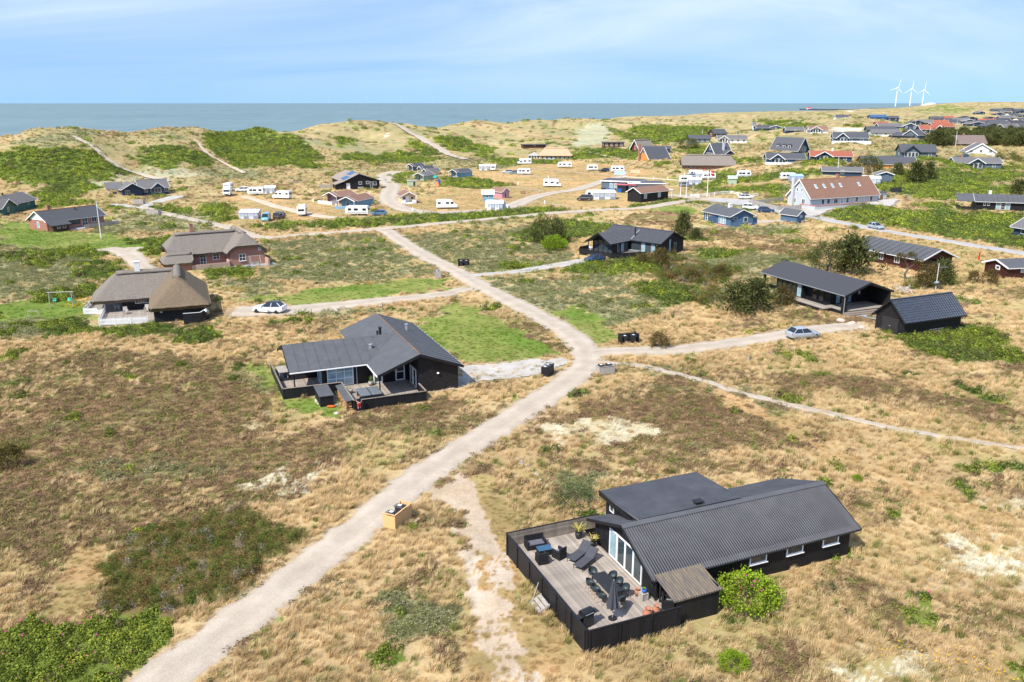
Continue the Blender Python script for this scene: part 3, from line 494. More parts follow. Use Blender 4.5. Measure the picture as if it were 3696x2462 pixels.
rg = roadgap(XX, YY, 260); t = (1 - sst(-.1, .6, rg))[:, None] * .55; vc = vc * (1 - t) + np.array([.45, .35, .21]) * t
bch = sst(-1.5, -4.5, ZZ)[:, None]; vc = vc * (1 - bch) + np.array([.60, .53, .43]) * bch
nx, ny = len(ac), len(yc); ii = (np.arange(ny - 1)[:, None] * nx + np.arange(nx - 1)[None]).ravel()
F4 = np.stack([ii, ii + 1, ii + nx + 1, ii + nx], -1)
me = bpy.data.meshes.new('ground'); me.vertices.add(len(XX)); me.vertices.foreach_set('co', np.c_[XX, YY, ZZ].ravel())
me.loops.add(F4.size); me.loops.foreach_set('vertex_index', F4.ravel().astype(np.int32)); me.polygons.add(len(F4)); me.polygons.foreach_set('loop_start', (np.arange(len(F4)) * 4).astype(np.int32))
me.update(); me.validate(); me.polygons.foreach_set('use_smooth', np.ones(len(F4), bool))
at = me.attributes.new('col', 'FLOAT_COLOR', 'POINT'); at.data.foreach_set('color', np.c_[vc, np.ones(len(vc))].ravel())
gm = bpy.data.materials.new('dune_heath_ground'); gm.use_nodes = True; t_ = gm.node_tree; b_ = t_.nodes['Principled BSDF']; b_.inputs['Roughness'].default_value = 1; b_.inputs['Specular IOR Level'].default_value = .05
an = N(t_, 'ShaderNodeAttribute', attribute_name='col'); tcn = N(t_, 'ShaderNodeTexCoord')
def nz(sc, det, ro=.7, st=None):
    n = N(t_, 'ShaderNodeTexNoise'); n.inputs['Scale'].default_value = sc; n.inputs['Detail'].default_value = det; n.inputs['Roughness'].default_value = ro
    if st: mp = N(t_, 'ShaderNodeMapping'); mp.inputs['Scale'].default_value = st; t_.links.new(tcn.outputs['Object'], mp.inputs[0]); t_.links.new(mp.outputs[0], n.inputs[0])
    else: t_.links.new(tcn.outputs['Object'], n.inputs[0])
    return n
g1 = nz(1.3, 8, .75); g2 = nz(.28, 6, .7, (1, .55, 1)); g3 = nz(5.5, 5, .75)
m1 = N(t_, 'ShaderNodeMapRange'); m1.inputs['From Min'].default_value = .3; m1.inputs['From Max'].default_value = .7; m1.inputs['To Min'].default_value = .72; m1.inputs['To Max'].default_value = 1.28
sm = N(t_, 'ShaderNodeMath', operation='MULTIPLY_ADD'); sm.inputs[1].default_value = .55; t_.links.new(g1.outputs['Fac'], sm.inputs[0])
s2 = N(t_, 'ShaderNodeMath', operation='MULTIPLY'); s2.inputs[1].default_value = .45; t_.links.new(g3.outputs['Fac'], s2.inputs[0]); t_.links.new(s2.outputs[0], sm.inputs[2]); t_.links.new(sm.outputs[0], m1.inputs['Value'])
m2 = N(t_, 'ShaderNodeMapRange'); m2.inputs['From Min'].default_value = .3; m2.inputs['From Max'].default_value = .7; m2.inputs['To Min'].default_value = .8; m2.inputs['To Max'].default_value = 1.2; t_.links.new(g2.outputs['Fac'], m2.inputs['Value'])
mm = N(t_, 'ShaderNodeMath', operation='MULTIPLY'); t_.links.new(m1.outputs[0], mm.inputs[0]); t_.links.new(m2.outputs[0], mm.inputs[1])
vm = N(t_, 'ShaderNodeVectorMath', operation='SCALE'); t_.links.new(an.outputs['Color'], vm.inputs[0]); t_.links.new(mm.outputs[0], vm.inputs['Scale']); t_.links.new(vm.outputs[0], b_.inputs['Base Color'])
bpn = N(t_, 'ShaderNodeBump'); bpn.inputs['Strength'].default_value = .55; bpn.inputs['Distance'].default_value = .5; t_.links.new(sm.outputs[0], bpn.inputs['Height']); t_.links.new(bpn.outputs[0], b_.inputs['Normal'])
me.materials.append(gm); gro = obj('ground', me); kind(gro, 'structure')
# ---------------------------------------------------------------- sea, breakwater, far land
mb = MB(); R = 45000; ring = [0, 120, 260, 420, 600, 900, 1400, 2200, 4000, 8000, 16000, 45000]; NA = 48
vs = [(0, 0, -7)]; fs = []
for r in ring[1:]:
    for i in range(NA): a = 2 * math.pi * i / NA; vs.append((r * math.cos(a), r * math.sin(a), -7))
for i in range(NA): fs.append((0, 1 + i, 1 + (i + 1) % NA))
for k in range(len(ring) - 2):
    for i in range(NA): fs.append((1 + k * NA + i, 1 + (k + 1) * NA + i, 1 + (k + 1) * NA + (i + 1) % NA, 1 + k * NA + (i + 1) % NA))
mb.add(vs, fs)
wm = bpy.data.materials.new('sea_water'); wm.use_nodes = True; t = wm.node_tree; b = t.nodes['Principled BSDF']; b.inputs['Roughness'].default_value = .55; b.inputs['Specular IOR Level'].default_value = .12
tcn = N(t, 'ShaderNodeTexCoord'); mpn = N(t, 'ShaderNodeMapping'); mpn.inputs['Rotation'].default_value = (0, 0, .46); mpn.inputs['Scale'].default_value = (1, .35, 1); t.links.new(tcn.outputs['Object'], mpn.inputs[0])
n1 = N(t, 'ShaderNodeTexNoise'); n1.inputs['Scale'].default_value = .02; n1.inputs['Detail'].default_value = 9; n1.inputs['Roughness'].default_value = .65; t.links.new(mpn.outputs[0], n1.inputs[0])
n2 = N(t, 'ShaderNodeTexNoise'); n2.inputs['Scale'].default_value = .0022; n2.inputs['Detail'].default_value = 5; t.links.new(mpn.outputs[0], n2.inputs[0])
r1 = N(t, 'ShaderNodeMapRange'); r1.inputs['From Min'].default_value = .35; r1.inputs['From Max'].default_value = .65; t.links.new(n1.outputs['Fac'], r1.inputs['Value'])
mx = N(t, 'ShaderNodeMix', data_type='RGBA'); mx.inputs['A'].default_value = (.10, .162, .176, 1); mx.inputs['B'].default_value = (.145, .212, .23, 1); t.links.new(r1.outputs[0], mx.inputs['Factor'])
r2 = N(t, 'ShaderNodeMapRange'); r2.inputs['From Min'].default_value = .35; r2.inputs['From Max'].default_value = .65; r2.inputs['To Max'].default_value = .5; t.links.new(n2.outputs['Fac'], r2.inputs['Value'])
mx2 = N(t, 'ShaderNodeMix', data_type='RGBA'); mx2.inputs['B'].default_value = (.16, .225, .225, 1); t.links.new(mx.outputs['Result'], mx2.inputs['A']); t.links.new(r2.outputs[0], mx2.inputs['Factor'])
# white caps and surf
n3 = N(t, 'ShaderNodeTexNoise'); n3.inputs['Scale'].default_value = .09; n3.inputs['Detail'].default_value = 5; n3.inputs['Roughness'].default_value = .7; t.links.new(mpn.outputs[0], n3.inputs[0])
r3 = N(t, 'ShaderNodeMapRange'); r3.inputs['From Min'].default_value = .735; r3.inputs['From Max'].default_value = .78; t.links.new(n3.outputs['Fac'], r3.inputs['Value'])
mx3 = N(t, 'ShaderNodeMix', data_type='RGBA'); mx3.inputs['B'].default_value = (.7, .74, .76, 1); t.links.new(mx2.outputs['Result'], mx3.inputs['A']); t.links.new(r3.outputs[0], mx3.inputs['Factor']); t.links.new(mx3.outputs['Result'], b.inputs['Base Color'])
bp = N(t, 'ShaderNodeBump'); bp.inputs['Strength'].default_value = .6; bp.inputs['Distance'].default_value = 3.0; t.links.new(n1.outputs['Fac'], bp.inputs['Height']); t.links.new(bp.outputs[0], b.inputs['Normal'])
kind(mb.build('sea', wm, None, True), 'structure')
# far land beyond the last dunes
mb = MB(); vs = []; fs = []; A2 = np.linspace(.46, 1.6, 60); Y2 = np.array([3000, 3600, 4400, 5600, 7500, 10000, 14000])
for i, Y in enumerate(Y2):
    for a in A2:
        x = a * Y; e = float(sst(.455, .60, np.array([a]))[0]); vs.append((x, Y, -8 + e * (14 + 16 * float(fbm(np.array([x]), np.array([Y]), 700, 5)[0]))))
n_ = len(A2)
for i in range(len(Y2) - 1):
    for j in range(n_ - 1): fs.append((i * n_ + j, i * n_ + j + 1, (i + 1) * n_ + j + 1, (i + 1) * n_ + j))
kind(mb.add(vs, fs).build('far_terrain', mat('far_land', (.20, .19, .13), 1, .4, .006, col2=(.36, .31, .21)), None, True), 'structure')
# ---------------------------------------------------------------- house kit
EXC = []                                   # built-over rectangles: no grass grows there
class Fr:                                  # a local frame on the ground: u to the right along the front, v away
    def __init__(s, o, u, z): s.o = Vector((o[0], o[1])); s.u = Vector((u[0], u[1])).normalized(); s.v = Vector((-s.u.y, s.u.x)); s.z = z; s.rz = math.atan2(s.u.y, s.u.x)
    def w(s, a, b, z=0): p = s.o + s.u * a + s.v * b; return Vector((p.x, p.y, s.z + z))
    def loc(s): return (s.o.x, s.o.y, s.z)
    def exc(s, a0, a1, b0, b1): EXC.append((s.o.x, s.o.y, s.u.x, s.u.y, a0, a1, b0, b1))
def frpx(A, B):                            # front wall from the pixels of its two bottom corners
    a = G(*A); b = G(*B)
    return Fr(a.xy, (b - a).xy, min(a.z, b.z)), (b - a).xy.length
def xf(axis): return (lambda a, b, z: (a, b, z)) if axis == 'x' else (lambda a, b, z: (b, a, z))
def roof_plane(name, parent, m, e0, e1, r1, r0, th=.14, prof=None, per=.2, amp=.025, smooth=False):
    e0, e1, r0, r1 = Vector(e0), Vector(e1), Vector(r0), Vector(r1); mb = MB()
    nrm = (e1 - e0).cross(r0 - e0); nrm = nrm if nrm.z > 0 else -nrm; nrm.normalize()
    if not prof:
        mb.slab([e0, e1, r1, r0], th)
    else:
        L = (e1 - e0).length; n = int(L / per * 4); top = []; nr = 1
        if prof == 'tile': nr = max(2, int((r0 - e0).length / .36))
        rows = []
        for j in range(nr + 1):
            for q in ((0, 1) if prof == 'tile' and 0 < j < nr else (0,)):
                t = j / nr; lift = (.045 if q == 1 else 0) if prof == 'tile' else 0; row = []
                if prof == 'tile' and j == 0: lift = .03
                for i in range(n + 1):
                    s = i / n; p = (e0.lerp(e1, s)).lerp(r0.lerp(r1, s), t); row.append(p + nrm * (amp * math.sin(s * L / per * 2 * math.pi) + lift))
                rows.append(row)
        vs = [p for r in rows for p in r]; w = n + 1; fs = [(k * w + i, k * w + i + 1, (k + 1) * w + i + 1, (k + 1) * w + i) for k in range(len(rows) - 1) for i in range(n)]
        mb.add(vs, fs)
        d = nrm * .06; q = [e0 - d, e1 - d, r1 - d, r0 - d]; mb.slab(q, th)
    return mb.build(name, m, parent, smooth)
def win(parent, p, d, w, h, fm=None, gm=None, nx=1, ny=1, fw=.07, proud=.045, name='window', sill=False):
    # a framed window: p lower left corner on the wall plane, d = direction along the wall; outward = d x up
    fm = fm or white; gm = gm or glass; p = Vector(p); d = Vector(d).normalized(); up = Vector((0, 0, 1)); o = d.cross(up)
    mb = MB()
    def seg(x0, x1, z0, z1):
        a = p + d * x0 + up * z0; b = p + d * x1 + up * z0; c = p + d * x1 + up * z1; e = p + d * x0 + up * z1
        f_ = o * proud; k_ = o * -.06
        mb.add([a + k_, b + k_, c + k_, e + k_, a + f_, b + f_, c + f_, e + f_], [(4, 5, 6, 7), (3, 2, 1, 0), (0, 1, 5, 4), (1, 2, 6, 5), (2, 3, 7, 6), (3, 0, 4, 7)])
    seg(0, fw, 0, h); seg(w - fw, w, 0, h); seg(fw, w - fw, 0, fw); seg(fw, w - fw, h - fw, h)
    for i in range(1, nx): x = fw + (w - 2 * fw) * i / nx; seg(x - fw * .35, x + fw * .35, fw, h - fw)
    for j in range(1, ny): z = fw + (h - 2 * fw) * j / ny; seg(fw, w - fw, z - fw * .35, z + fw * .35)
    f = mb.build(name, fm, parent)
    g = MB(); k = o * (proud * .45); a = p + d * fw * .6 + up * fw * .6 + k; b = p + d * (w - fw * .6) + up * fw * .6 + k; u = up * (h - fw * 1.2)
    g.add([a, b, b + u, a + u], [(0, 1, 2, 3)]); g.build('pane', gm, f)
    if sill: s = MB(); a = p + o * .06; s.bar(a - d * .05, a + d * (w + .05), .16, .05, up); s.build('sill', fm, f)
    return f
class House:
    def __init__(s, name, label, fr, group=None, cat='house'):
        s.fr = fr; s.r = root(name, label, cat, fr.loc(), fr.rz, group); s.sides = {}
    def gable(s, x0, x1, y0, y1, he, hr, axis='x', wm=None, rm=None, tm=None, ov=.45, og=.35, th=.14, zb=-.9, prof=None, per=.2, amp=.025, ridge=None, he2=None, rf=.5, trim=True, exc=True, hip=0, front_open=None, bw=.2):
        f = xf(axis); he2 = he if he2 is None else he2
        a0, a1, b0, b1 = (x0, x1, y0, y1) if axis == 'x' else (y0, y1, x0, x1); bm = b0 + (b1 - b0) * rf
        mb = MB(); vs = [f(a, b, z) for a in (a0, a1) for b, z in ((b0, zb), (b1, zb), (b1, he2), (bm, hr), (b0, he))]
        mb.add(vs, [(0, 1, 2, 3, 4), (9, 8, 7, 6, 5), (0, 4, 9, 5), (1, 6, 7, 2), (4, 3, 8, 9), (3, 2, 7, 8), (0, 5, 6, 1)]); w = mb.build('wall', wm, s.r)
        s1 = (hr - he) / (bm - b0); s2 = (hr - he2) / (b1 - bm); e = .10
        E0 = f(a0 - og, b0 - ov, he - s1 * ov + e), f(a1 + og, b0 - ov, he - s1 * ov + e); E1 = f(a0 - og, b1 + ov, he2 - s2 * ov + e), f(a1 + og, b1 + ov, he2 - s2 * ov + e)
        R0, R1 = f(a0 - og, bm, hr + e), f(a1 + og, bm, hr + e)
        rs = [roof_plane('roof', s.r, rm, E0[0], E0[1], R1, R0, th, prof, per, amp), roof_plane('roof', s.r, rm, E1[0], E1[1], R1, R0, th, prof, per, amp)]
        if trim:
            for k, (q0, q1) in enumerate(((E0, 0), (E0, 1), (E1, 0), (E1, 1))):
                A = Vector(q0[q1]); Bp = Vector((R0, R1)[q1]); sg = -1 if q1 == 0 else 1; o = Vector(f(sg * .025, 0, 0)) + Vector((0, 0, -.06)); m_ = MB(); m_.bar(A + o, Bp + o, .05, bw, up=(0, 0, 1)); m_.build('bargeboard', tm or white, rs[0 if k < 2 else 1])
            for q, r_ in ((E0, rs[0]), (E1, rs[1])):
                A, Bp = Vector(q[0]), Vector(q[1]); o = Vector((0, 0, -.10)) + (Vector(f(0, -.05, 0)) if q is E0 else Vector(f(0, .05, 0))); m_ = MB(); m_.bar(A + o, Bp + o, .09, .09); m_.build('gutter', tm or white, r_)
        if ridge:
            m_ = MB(); m_.bar(Vector(R0) + Vector((0, 0, .02)), Vector(R1) + Vector((0, 0, .02)), .28, .10); m_.build('ridge_cap', ridge, rs[0])
        if exc: s.fr.exc(x0 - .1, x1 + .1, y0 - .1, y1 + .1)
        s.b = (x0, x1, y0, y1); s.rs = rs; s.axis = axis; s.g = (he, hr, bm, s1); return s
    def w(s, side, pos, z, w, h, **k):
        x0, x1, y0, y1 = s.b
        p, d = {'S': ((pos, y0, z), (1, 0, 0)), 'N': ((pos, y1, z), (-1, 0, 0)), 'W': ((x0, pos + w, z), (0, -1, 0)), 'E': ((x1, pos, z), (0, 1, 0))}[side]
        return win(s.r, p, d, w, h, **k)
    def chimney(s, x, y, z0, z1, w=.55, m=None, cap=None, name='chimney'):
        mb = MB(); mb.box(x - w / 2, x + w / 2, y - w / 2, y + w / 2, z0, z1); mb.box(x - w / 2 - .06, x + w / 2 + .06, y - w / 2 - .06, y + w / 2 + .06, z1, z1 + .12)
        return mb.build(name, m or brick, s.r)
    def pipe(s, x, y, z0, z1, r=.12, m=None):
        mb = MB(); mb.cyl((x, y, z0), (x, y, z1), r, n=10); mb.cyl((x, y, z1), (x, y, z1 + .08), r * 1.4, n=10); return mb.build('flue_pipe', m or darkmetal, s.r)
def boards(parent, p, d, length, z0, z1, n, m, th=.03, gap=.012, name='board'):
    # horizontal boards of a fence, each a piece of its own
    p = Vector(p); d = Vector(d).normalized(); h = (z1 - z0) / n; me = MB().box(0, length, -th / 2, th / 2, 0, h - gap).mesh(name, m)
    for i in range(n):
        o = obj(name, me, parent, (p.x, p.y, z0 + i * h + p.z), math.atan2(d.y, d.x))
def fence(name, label, fr, pts, z0, z1, n, m, cap=None, group=None, post=1.8, th=.04, capw=.1):
    r = root(name, label, 'fence', fr.loc(), fr.rz, group)
    for (a, b) in zip(pts[:-1], pts[1:]):
        A = Vector((*a, 0)); Bp = Vector((*b, 0)); d = Bp - A; boards(r, A, d, d.length, z0, z1, n, m, th)
        if cap: mb = MB(); mb.bar(A + Vector((0, 0, z1 + .02)), Bp + Vector((0, 0, z1 + .02)), capw, .04); mb.build('cap_rail', cap, r)
        k = max(1, int(d.length / post)); q = Vector((-d.y, d.x, 0)).normalized() * .05
        for i in range(k + 1): c = A.lerp(Bp, min(.98, max(.02, i / k))) + q; mb = MB(); mb.box(c.x - .035, c.x + .035, c.y - .035, c.y + .035, -.5, z1); mb.build('post', m, r)
    return r
def planking(parent, a0, a1, b0, b1, z, along='b', w=.145, m=None, th=.03):
    L = (b1 - b0) if along == 'b' else (a1 - a0); n = int(round(((a1 - a0) if along == 'b' else (b1 - b0)) / w)); w = ((a1 - a0) if along == 'b' else (b1 - b0)) / n
    me = MB().box(0, w - .016, 0, L, -th, 0).mesh('plank', m) if along == 'b' else MB().box(0, L, 0, w - .016, -th, 0).mesh('plank', m)
    for i in range(n):
        o = obj('plank', me, parent, (a0 + i * w, b0, z + RNG.uniform(-.003, .003)) if along == 'b' else (a0, b0 + i * w, z + RNG.uniform(-.003, .003)))
# ---------------------------------------------------------------- the corrugated-roof house in front
F1 = Fr((4.1, 38.9), (.9219, .3875), 0)
h = House('black_house', 'black boarded house with corrugated dark roof and raised flat wing behind its big deck', F1)
W1 = (5.8, 21.0, 2.55, 10.1); he, hr = 2.15, 3.72; vr = 5.95
mb = MB(); vs = [(x, y, z) for x in (5.86, 20.95) for y, z in ((2.6, -.6), (10.05, -.6), (10.05, he), (vr, hr - .05), (2.6, he))]
mb.add(vs, [(0, 1, 2, 3, 4), (9, 8, 7, 6, 5), (0, 4, 9, 5), (1, 6, 7, 2), (4, 3, 8, 9), (3, 2, 7, 8)]); mb.build('wall', blackp, h.r)
bme = MB().box(0, .115, -.025, .0, -.5, 2.12).mesh('batten', blackp)      # boards of the long front, each its own piece
for i in range(92):
    x = 5.86 + i * .164
    if x < 20.85: obj('batten', bme, h.r, (x, 2.6, 0))
sl1 = (hr - he) / (vr - 2.6); sl2 = (hr - he) / (10.05 - vr)
for i in range(46):                                                         # boards of the gable end towards the deck
    y = 2.66 + i * .164
    if y > 9.95: break
    if 3.95 < y < 8.05: z0, = (2.52,)
    else: z0 = -.4
    zt = min(he + (y - 2.6) * sl1, he + (10.05 - y) * sl2) - .12
    if zt - z0 > .1: MB().box(5.835, 5.86, y, y + .115, z0, zt).build('batten', blackp, h.r)
f1 = roof_plane('roof', h.r, corr, (5.42, 2.2, he - .17), (21.45, 2.2, he - .17), (21.45, vr, hr), (5.42, vr, hr), .1, 'corr', .177, .04, True)
f2 = roof_plane('roof', h.r, corr, (5.42, 10.4, he - .12), (21.45, 10.4, he - .12), (21.45, vr, hr), (5.42, vr, hr), .1, 'corr', .177, .04, True)
mb = MB(); mb.slab([(5.4, vr - .26, hr - .05), (21.47, vr - .26, hr - .05), (21.47, vr, hr + .075), (5.4, vr, hr + .075)], .05); mb.slab([(5.4, vr + .26, hr - .04), (21.47, vr + .26, hr - .04), (21.47, vr, hr + .075), (5.4, vr, hr + .075)], .05); mb.build('ridge_cap', felt, f1)
for y0, z0, y1, z1 in ((2.2, he - .26, vr, hr - .08), (10.4, he - .2, vr, hr - .08)):
    for x in (5.40, 21.47): mb = MB(); mb.bar((x, y0, z0), (x, y1, z1), .05, .2); mb.build('bargeboard', blackp, f1)
mb = MB(); mb.slab([(5.415, 3.9, 2.62), (5.415, 4.3, 2.66), (5.415, 4.9, 3.1), (5.415, 4.6, 3.05)], .01); mb.build('gable_panel', white, h.r)
# raised wing
mb = MB(); mb.box(7.05, 14.2, 6.4, 10.75, -.6, 3.3); mb.build('wing_wall', blackv, h.r)
wr = roof_plane('roof', h.r, corr, (6.7, 11.1, 3.52), (14.55, 11.1, 3.52), (14.55, vr + .05, 3.86), (6.7, vr + .05, 3.86), .16, 'corr', .177, .012, True)
mb = MB(); mb.box(6.66, 6.70, vr + .3, 11.12, 3.18, 3.5); mb.build('bargeboard', blackp, wr); mb = MB(); mb.box(6.66, 14.6, 11.1, 11.14, 3.22, 3.5); mb.build('bargeboard', blackp, wr)
win(h.r, (7.05, 10.2, 2.4), (0, -1, 0), .55, .5, name='window')
mb = MB(); mb.box(11.2, 11.65, 6.25, 6.6, 3.7, 3.98); mb.box(11.1, 11.75, 6.18, 6.68, 4.0, 4.04); mb.build('roof_vent', darkmetal, wr)
# glazed doors to the deck, three small windows
for i in range(4): win(h.r, (5.84, 8.0 - i * 1.0, .53), (0, -1, 0), .98, 1.95, fw=.075, gm=(glassb if i == 0 else glass), name='glazed_door', proud=.05)
for x in (12.75, 15.65, 18.6): win(h.r, (x, 2.57, 1.12), (1, 0, 0), 1.33, .78, gm=glass, sill=True, fw=.08)
# lean-to store at the corner of the deck
mb = MB(); mb.box(6.0, 8.85, .42, .50, -.4, 1.62); mb.box(8.77, 8.85, .5, 2.55, -.4, 1.9); mb.build('store_wall', blackp, h.r)
boards(h.r, (6.0, .40, 0), (1, 0, 0), 2.85, -.1, 1.62, 12, blackp, .03)
roof_plane('store_roof', h.r, corrold, (5.7, .25, 1.72), (9.0, .25, 1.72), (9.0, 2.45, 2.18), (5.7, 2.45, 2.18), .05, 'corr', .177, .04, True)
mb = MB(); mb.box(5.75, 5.85, 2.3, 2.4, .5, 2.1); mb.build('post', blackp, h.r); mb = MB(); mb.cyl((5.95, 2.1, .5), (5.95, 2.1, 2.0), .06); mb.build('downpipe', darkmetal, h.r)
F1.exc(5.4, 21.3, 2.2, 10.4); F1.exc(7, 14.3, 6, 11); F1.exc(-.05, 9, .0, 11.6)
dk = root('timber_deck', 'wide weathered grey plank deck in front of the white-framed glass doors', 'deck', F1.loc(), F1.rz)
planking(dk, .06, 5.84, .06, 11.5, .5, 'b', .145, deckg); mb = MB(); mb.box(.04, 5.84, .04, 11.5, -.3, .46); mb.build('joist_frame', blackp, dk)
mb = MB(); mb.box(5.84, 8.77, .5, 2.55, -.3, .49); mb.build('store_floor', deckg, dk)
fence('deck_fence', 'tall black board fence round the plank deck with the dining table', F1, [(6.0, 0), (0, 0), (0, 11.55), (7.0, 11.55)], -.15, 1.48, 11, blackp, blackp)
mb = MB(); boards(bpy.data.objects['deck_fence'], (.06, 11.50, 0), (1, 0, 0), 6.9, .52, 1.48, 7, decky, .02)
# ---------------------------------------------------------------- the L-shaped black house with the hot tub
F2 = Fr((-6.0, 82.2), (.9219, .3875), 0)
h = House('black_house', 'black wooden house with grey felt roof on two wings, hot tub on its terrace', F2)
mb = MB(); vs = [(x, y, z) for y in (.55, 18.2) for x, z in ((-7.6, -.5), (.6, -.5), (.6, 2.75), (-3.6, 4.28), (-7.6, 2.75))]
vs = [(x, y, z) for y in (.55, 18.2) for x, z in ((-3.7, -.5), (.6, -.5), (.6, 2.72), (-3.6, 4.22), (-3.7, 4.2))]
mb.add(vs, [(0, 1, 2, 3, 4), (9, 8, 7, 6, 5), (1, 6, 7, 2), (0, 4, 9, 5)]); mb.box(-7.6, -3.7, 4.6, 18.2, -.5, 2.75); mb.add([(-7.6, 4.6, 2.75), (-3.7, 4.6, 2.75), (-3.7, 4.6, 4.15), (-7.6, 18.2, 2.75), (-3.7, 18.2, 2.75), (-3.7, 18.2, 4.15)], [(0, 1, 2), (3, 5, 4)]); mb.build('wall', black, h.r)
ra = roof_plane('roof', h.r, felt, (-8.1, .0, 2.68), (-8.1, 18.6, 2.68), (-3.6, 18.6, 4.42), (-3.6, .0, 4.42), .14)
rb = roof_plane('roof', h.r, felt, (1.05, .0, 2.68), (1.05, 18.6, 2.68), (-3.6, 18.6, 4.42), (-3.6, .0, 4.42), .14)
for i in range(18): y = .9 + i * 1.02; mb = MB(); mb.bar((1.05, y, 2.70), (-3.6, y, 4.44), .06, .05); mb.build('seam', felt, rb)
mb = MB(); mb.bar((-3.6, 0, 4.44), (-3.6, 18.6, 4.44), .10, .05); mb.build('ridge_seam', mat('rusty_felt', (.10, .075, .06), .8, 0, 1.2, col2=(.30, .14, .06)), rb)
for x, z in ((-8.1, 2.55), (1.05, 2.55)): mb = MB(); mb.bar((x, -.02, z), (-3.6, -.02, 4.29), .05, .28); mb.build('bargeboard', blackp, ra)
for x, z in ((-8.1, 2.55), (1.05, 2.55)): mb = MB(); mb.bar((x, 18.62, z), (-3.6, 18.62, 4.29), .05, .2); mb.build('bargeboard', white, rb)
mb = MB(); mb.bar((-8.16, 0, 2.56), (-8.16, 4.5, 2.56), .1, .1); mb.build('gutter', white, ra); mb = MB(); mb.bar((1.1, 0, 2.56), (1.1, 18.6, 2.56), .1, .1); mb.build('gutter', white, rb)
# wing
mb = MB(); mb.box(-12.6, -7.55, 5.3, 13.0, -.5, 2.75); mb.box(-15.3, -12.55, 9.2, 13.0, -.5, 2.75); mb.build('wing_wall', black, h.r)
rc = roof_plane('roof', h.r, felt, (-16.1, 4.45, 2.68), (-3.9, 4.45, 2.68), (-3.9, 9.0, 4.38), (-16.1, 9.0, 4.38), .14)
rd_ = roof_plane('roof', h.r, felt, (-16.1, 13.5, 2.68), (-6, 13.5, 2.68), (-6, 9.0, 4.38), (-16.1, 9.0, 4.38), .14)
for i in range(9): x = -15.1 + i * 1.08; mb = MB(); mb.bar((x, 4.45, 2.70), (x, 8.9, 4.37), .05, .05); mb.build('seam', felt, rc)
for x0, y0 in ((-16.1, 4.45), (-16.1, 13.5)): mb = MB(); mb.bar((-16.12, y0, 2.55), (-16.12, 9.0, 4.25), .05, .26); mb.build('bargeboard', blackp, rc)
mb = MB(); mb.bar((-16.1, 4.40, 2.56), (-8.1, 4.40, 2.56), .1, .1); mb.build('gutter', white, rc)
win(h.r, (-12.2, 5.28, .35), (1, 0, 0), 2.75, 2.3, nx=3, ny=3, gm=glassb, fw=.08)
win(h.r, (-12.62, 8.6, .35), (0, -1, 0), 2.2, 2.0, nx=2, gm=glassb, fw=.08, name='glazed_door')
win(h.r, (-7.5, 4.58, .35), (1, 0, 0), 1.0, 1.95, ny=1, gm=glass, fw=.14, name='glazed_door'); win(h.r, (-5.1, 4.58, .35), (1, 0, 0), 1.05, 1.95, ny=2, gm=glassd, fw=.14, name='glazed_door')
for y in (3.6, 2.4): win(h.r, (-3.72, y, .35), (0, -1, 0), 1.0, 2.0, gm=glassd, fw=.12, name='glazed_door')
for x, y in ((-15.6, 4.9), (-7.85, .25)): mb = MB(); mb.box(x - .06, x + .06, y - .06, y + .06, 0, 2.72); mb.build('post', blackp, h.r)
mb = MB(); mb.cyl((-9.1, 5.22, .3), (-9.1, 5.22, 2.3), .05); mb.cyl((-9.1, 5.22, 2.3), (-9.1, 4.5, 2.6), .05); mb.build('downpipe', metal, h.r)
h.pipe(-5.3, 9.8, 3.5, 4.95, .16); h.pipe(-5.5, 10.3, 3.5, 4.4, .1); h.pipe(-1.6, 12.2, 3.5, 4.35, .16, metal); h.pipe(-7.1, 6.9, 3.2, 3.95, .16, metal)
mb = MB(); mb.lathe((-1.6, .48, 2.0), [(.02, -.06), (.13, -.05), (.13, .02), (.05, .08)], 10); mb.build('wall_lamp', white, h.r)
F2.exc(-8.2, 1.1, 0, 18.6); F2.exc(-16.2, -7, 4, 13.5); F2.exc(-17, -10.8, 4.2, 14); F2.exc(-11, -3.7, -2.1, 5)
dk = root('timber_terrace', 'grey plank terrace in two levels under the felt-roofed wings', 'deck', F2.loc(), F2.rz)
planking(dk, -16.8, -10.95, 4.25, 9.2, .3, 'b', .15, deckg); planking(dk, -10.9, -3.75, -1.95, 5.3, .3, 'b', .15, deckg)
mb = MB(); mb.box(-16.85, -10.95, 4.25, 13.8, -.3, .26); mb.box(-10.9, -3.75, -1.95, 5.3, -.3, .26); mb.build('joist_frame', blackp, dk)
fence('deck_fence', 'low black board fence with white capping round the felt-roofed house terrace', F2, [(-16.9, 13.9), (-16.9, 4.2), (-11.0, 4.0), (-11.0, -2.0), (-3.7, -2.05), (-3.7, .5)], -.1, 1.12, 8, blackp, decky, capw=.16)
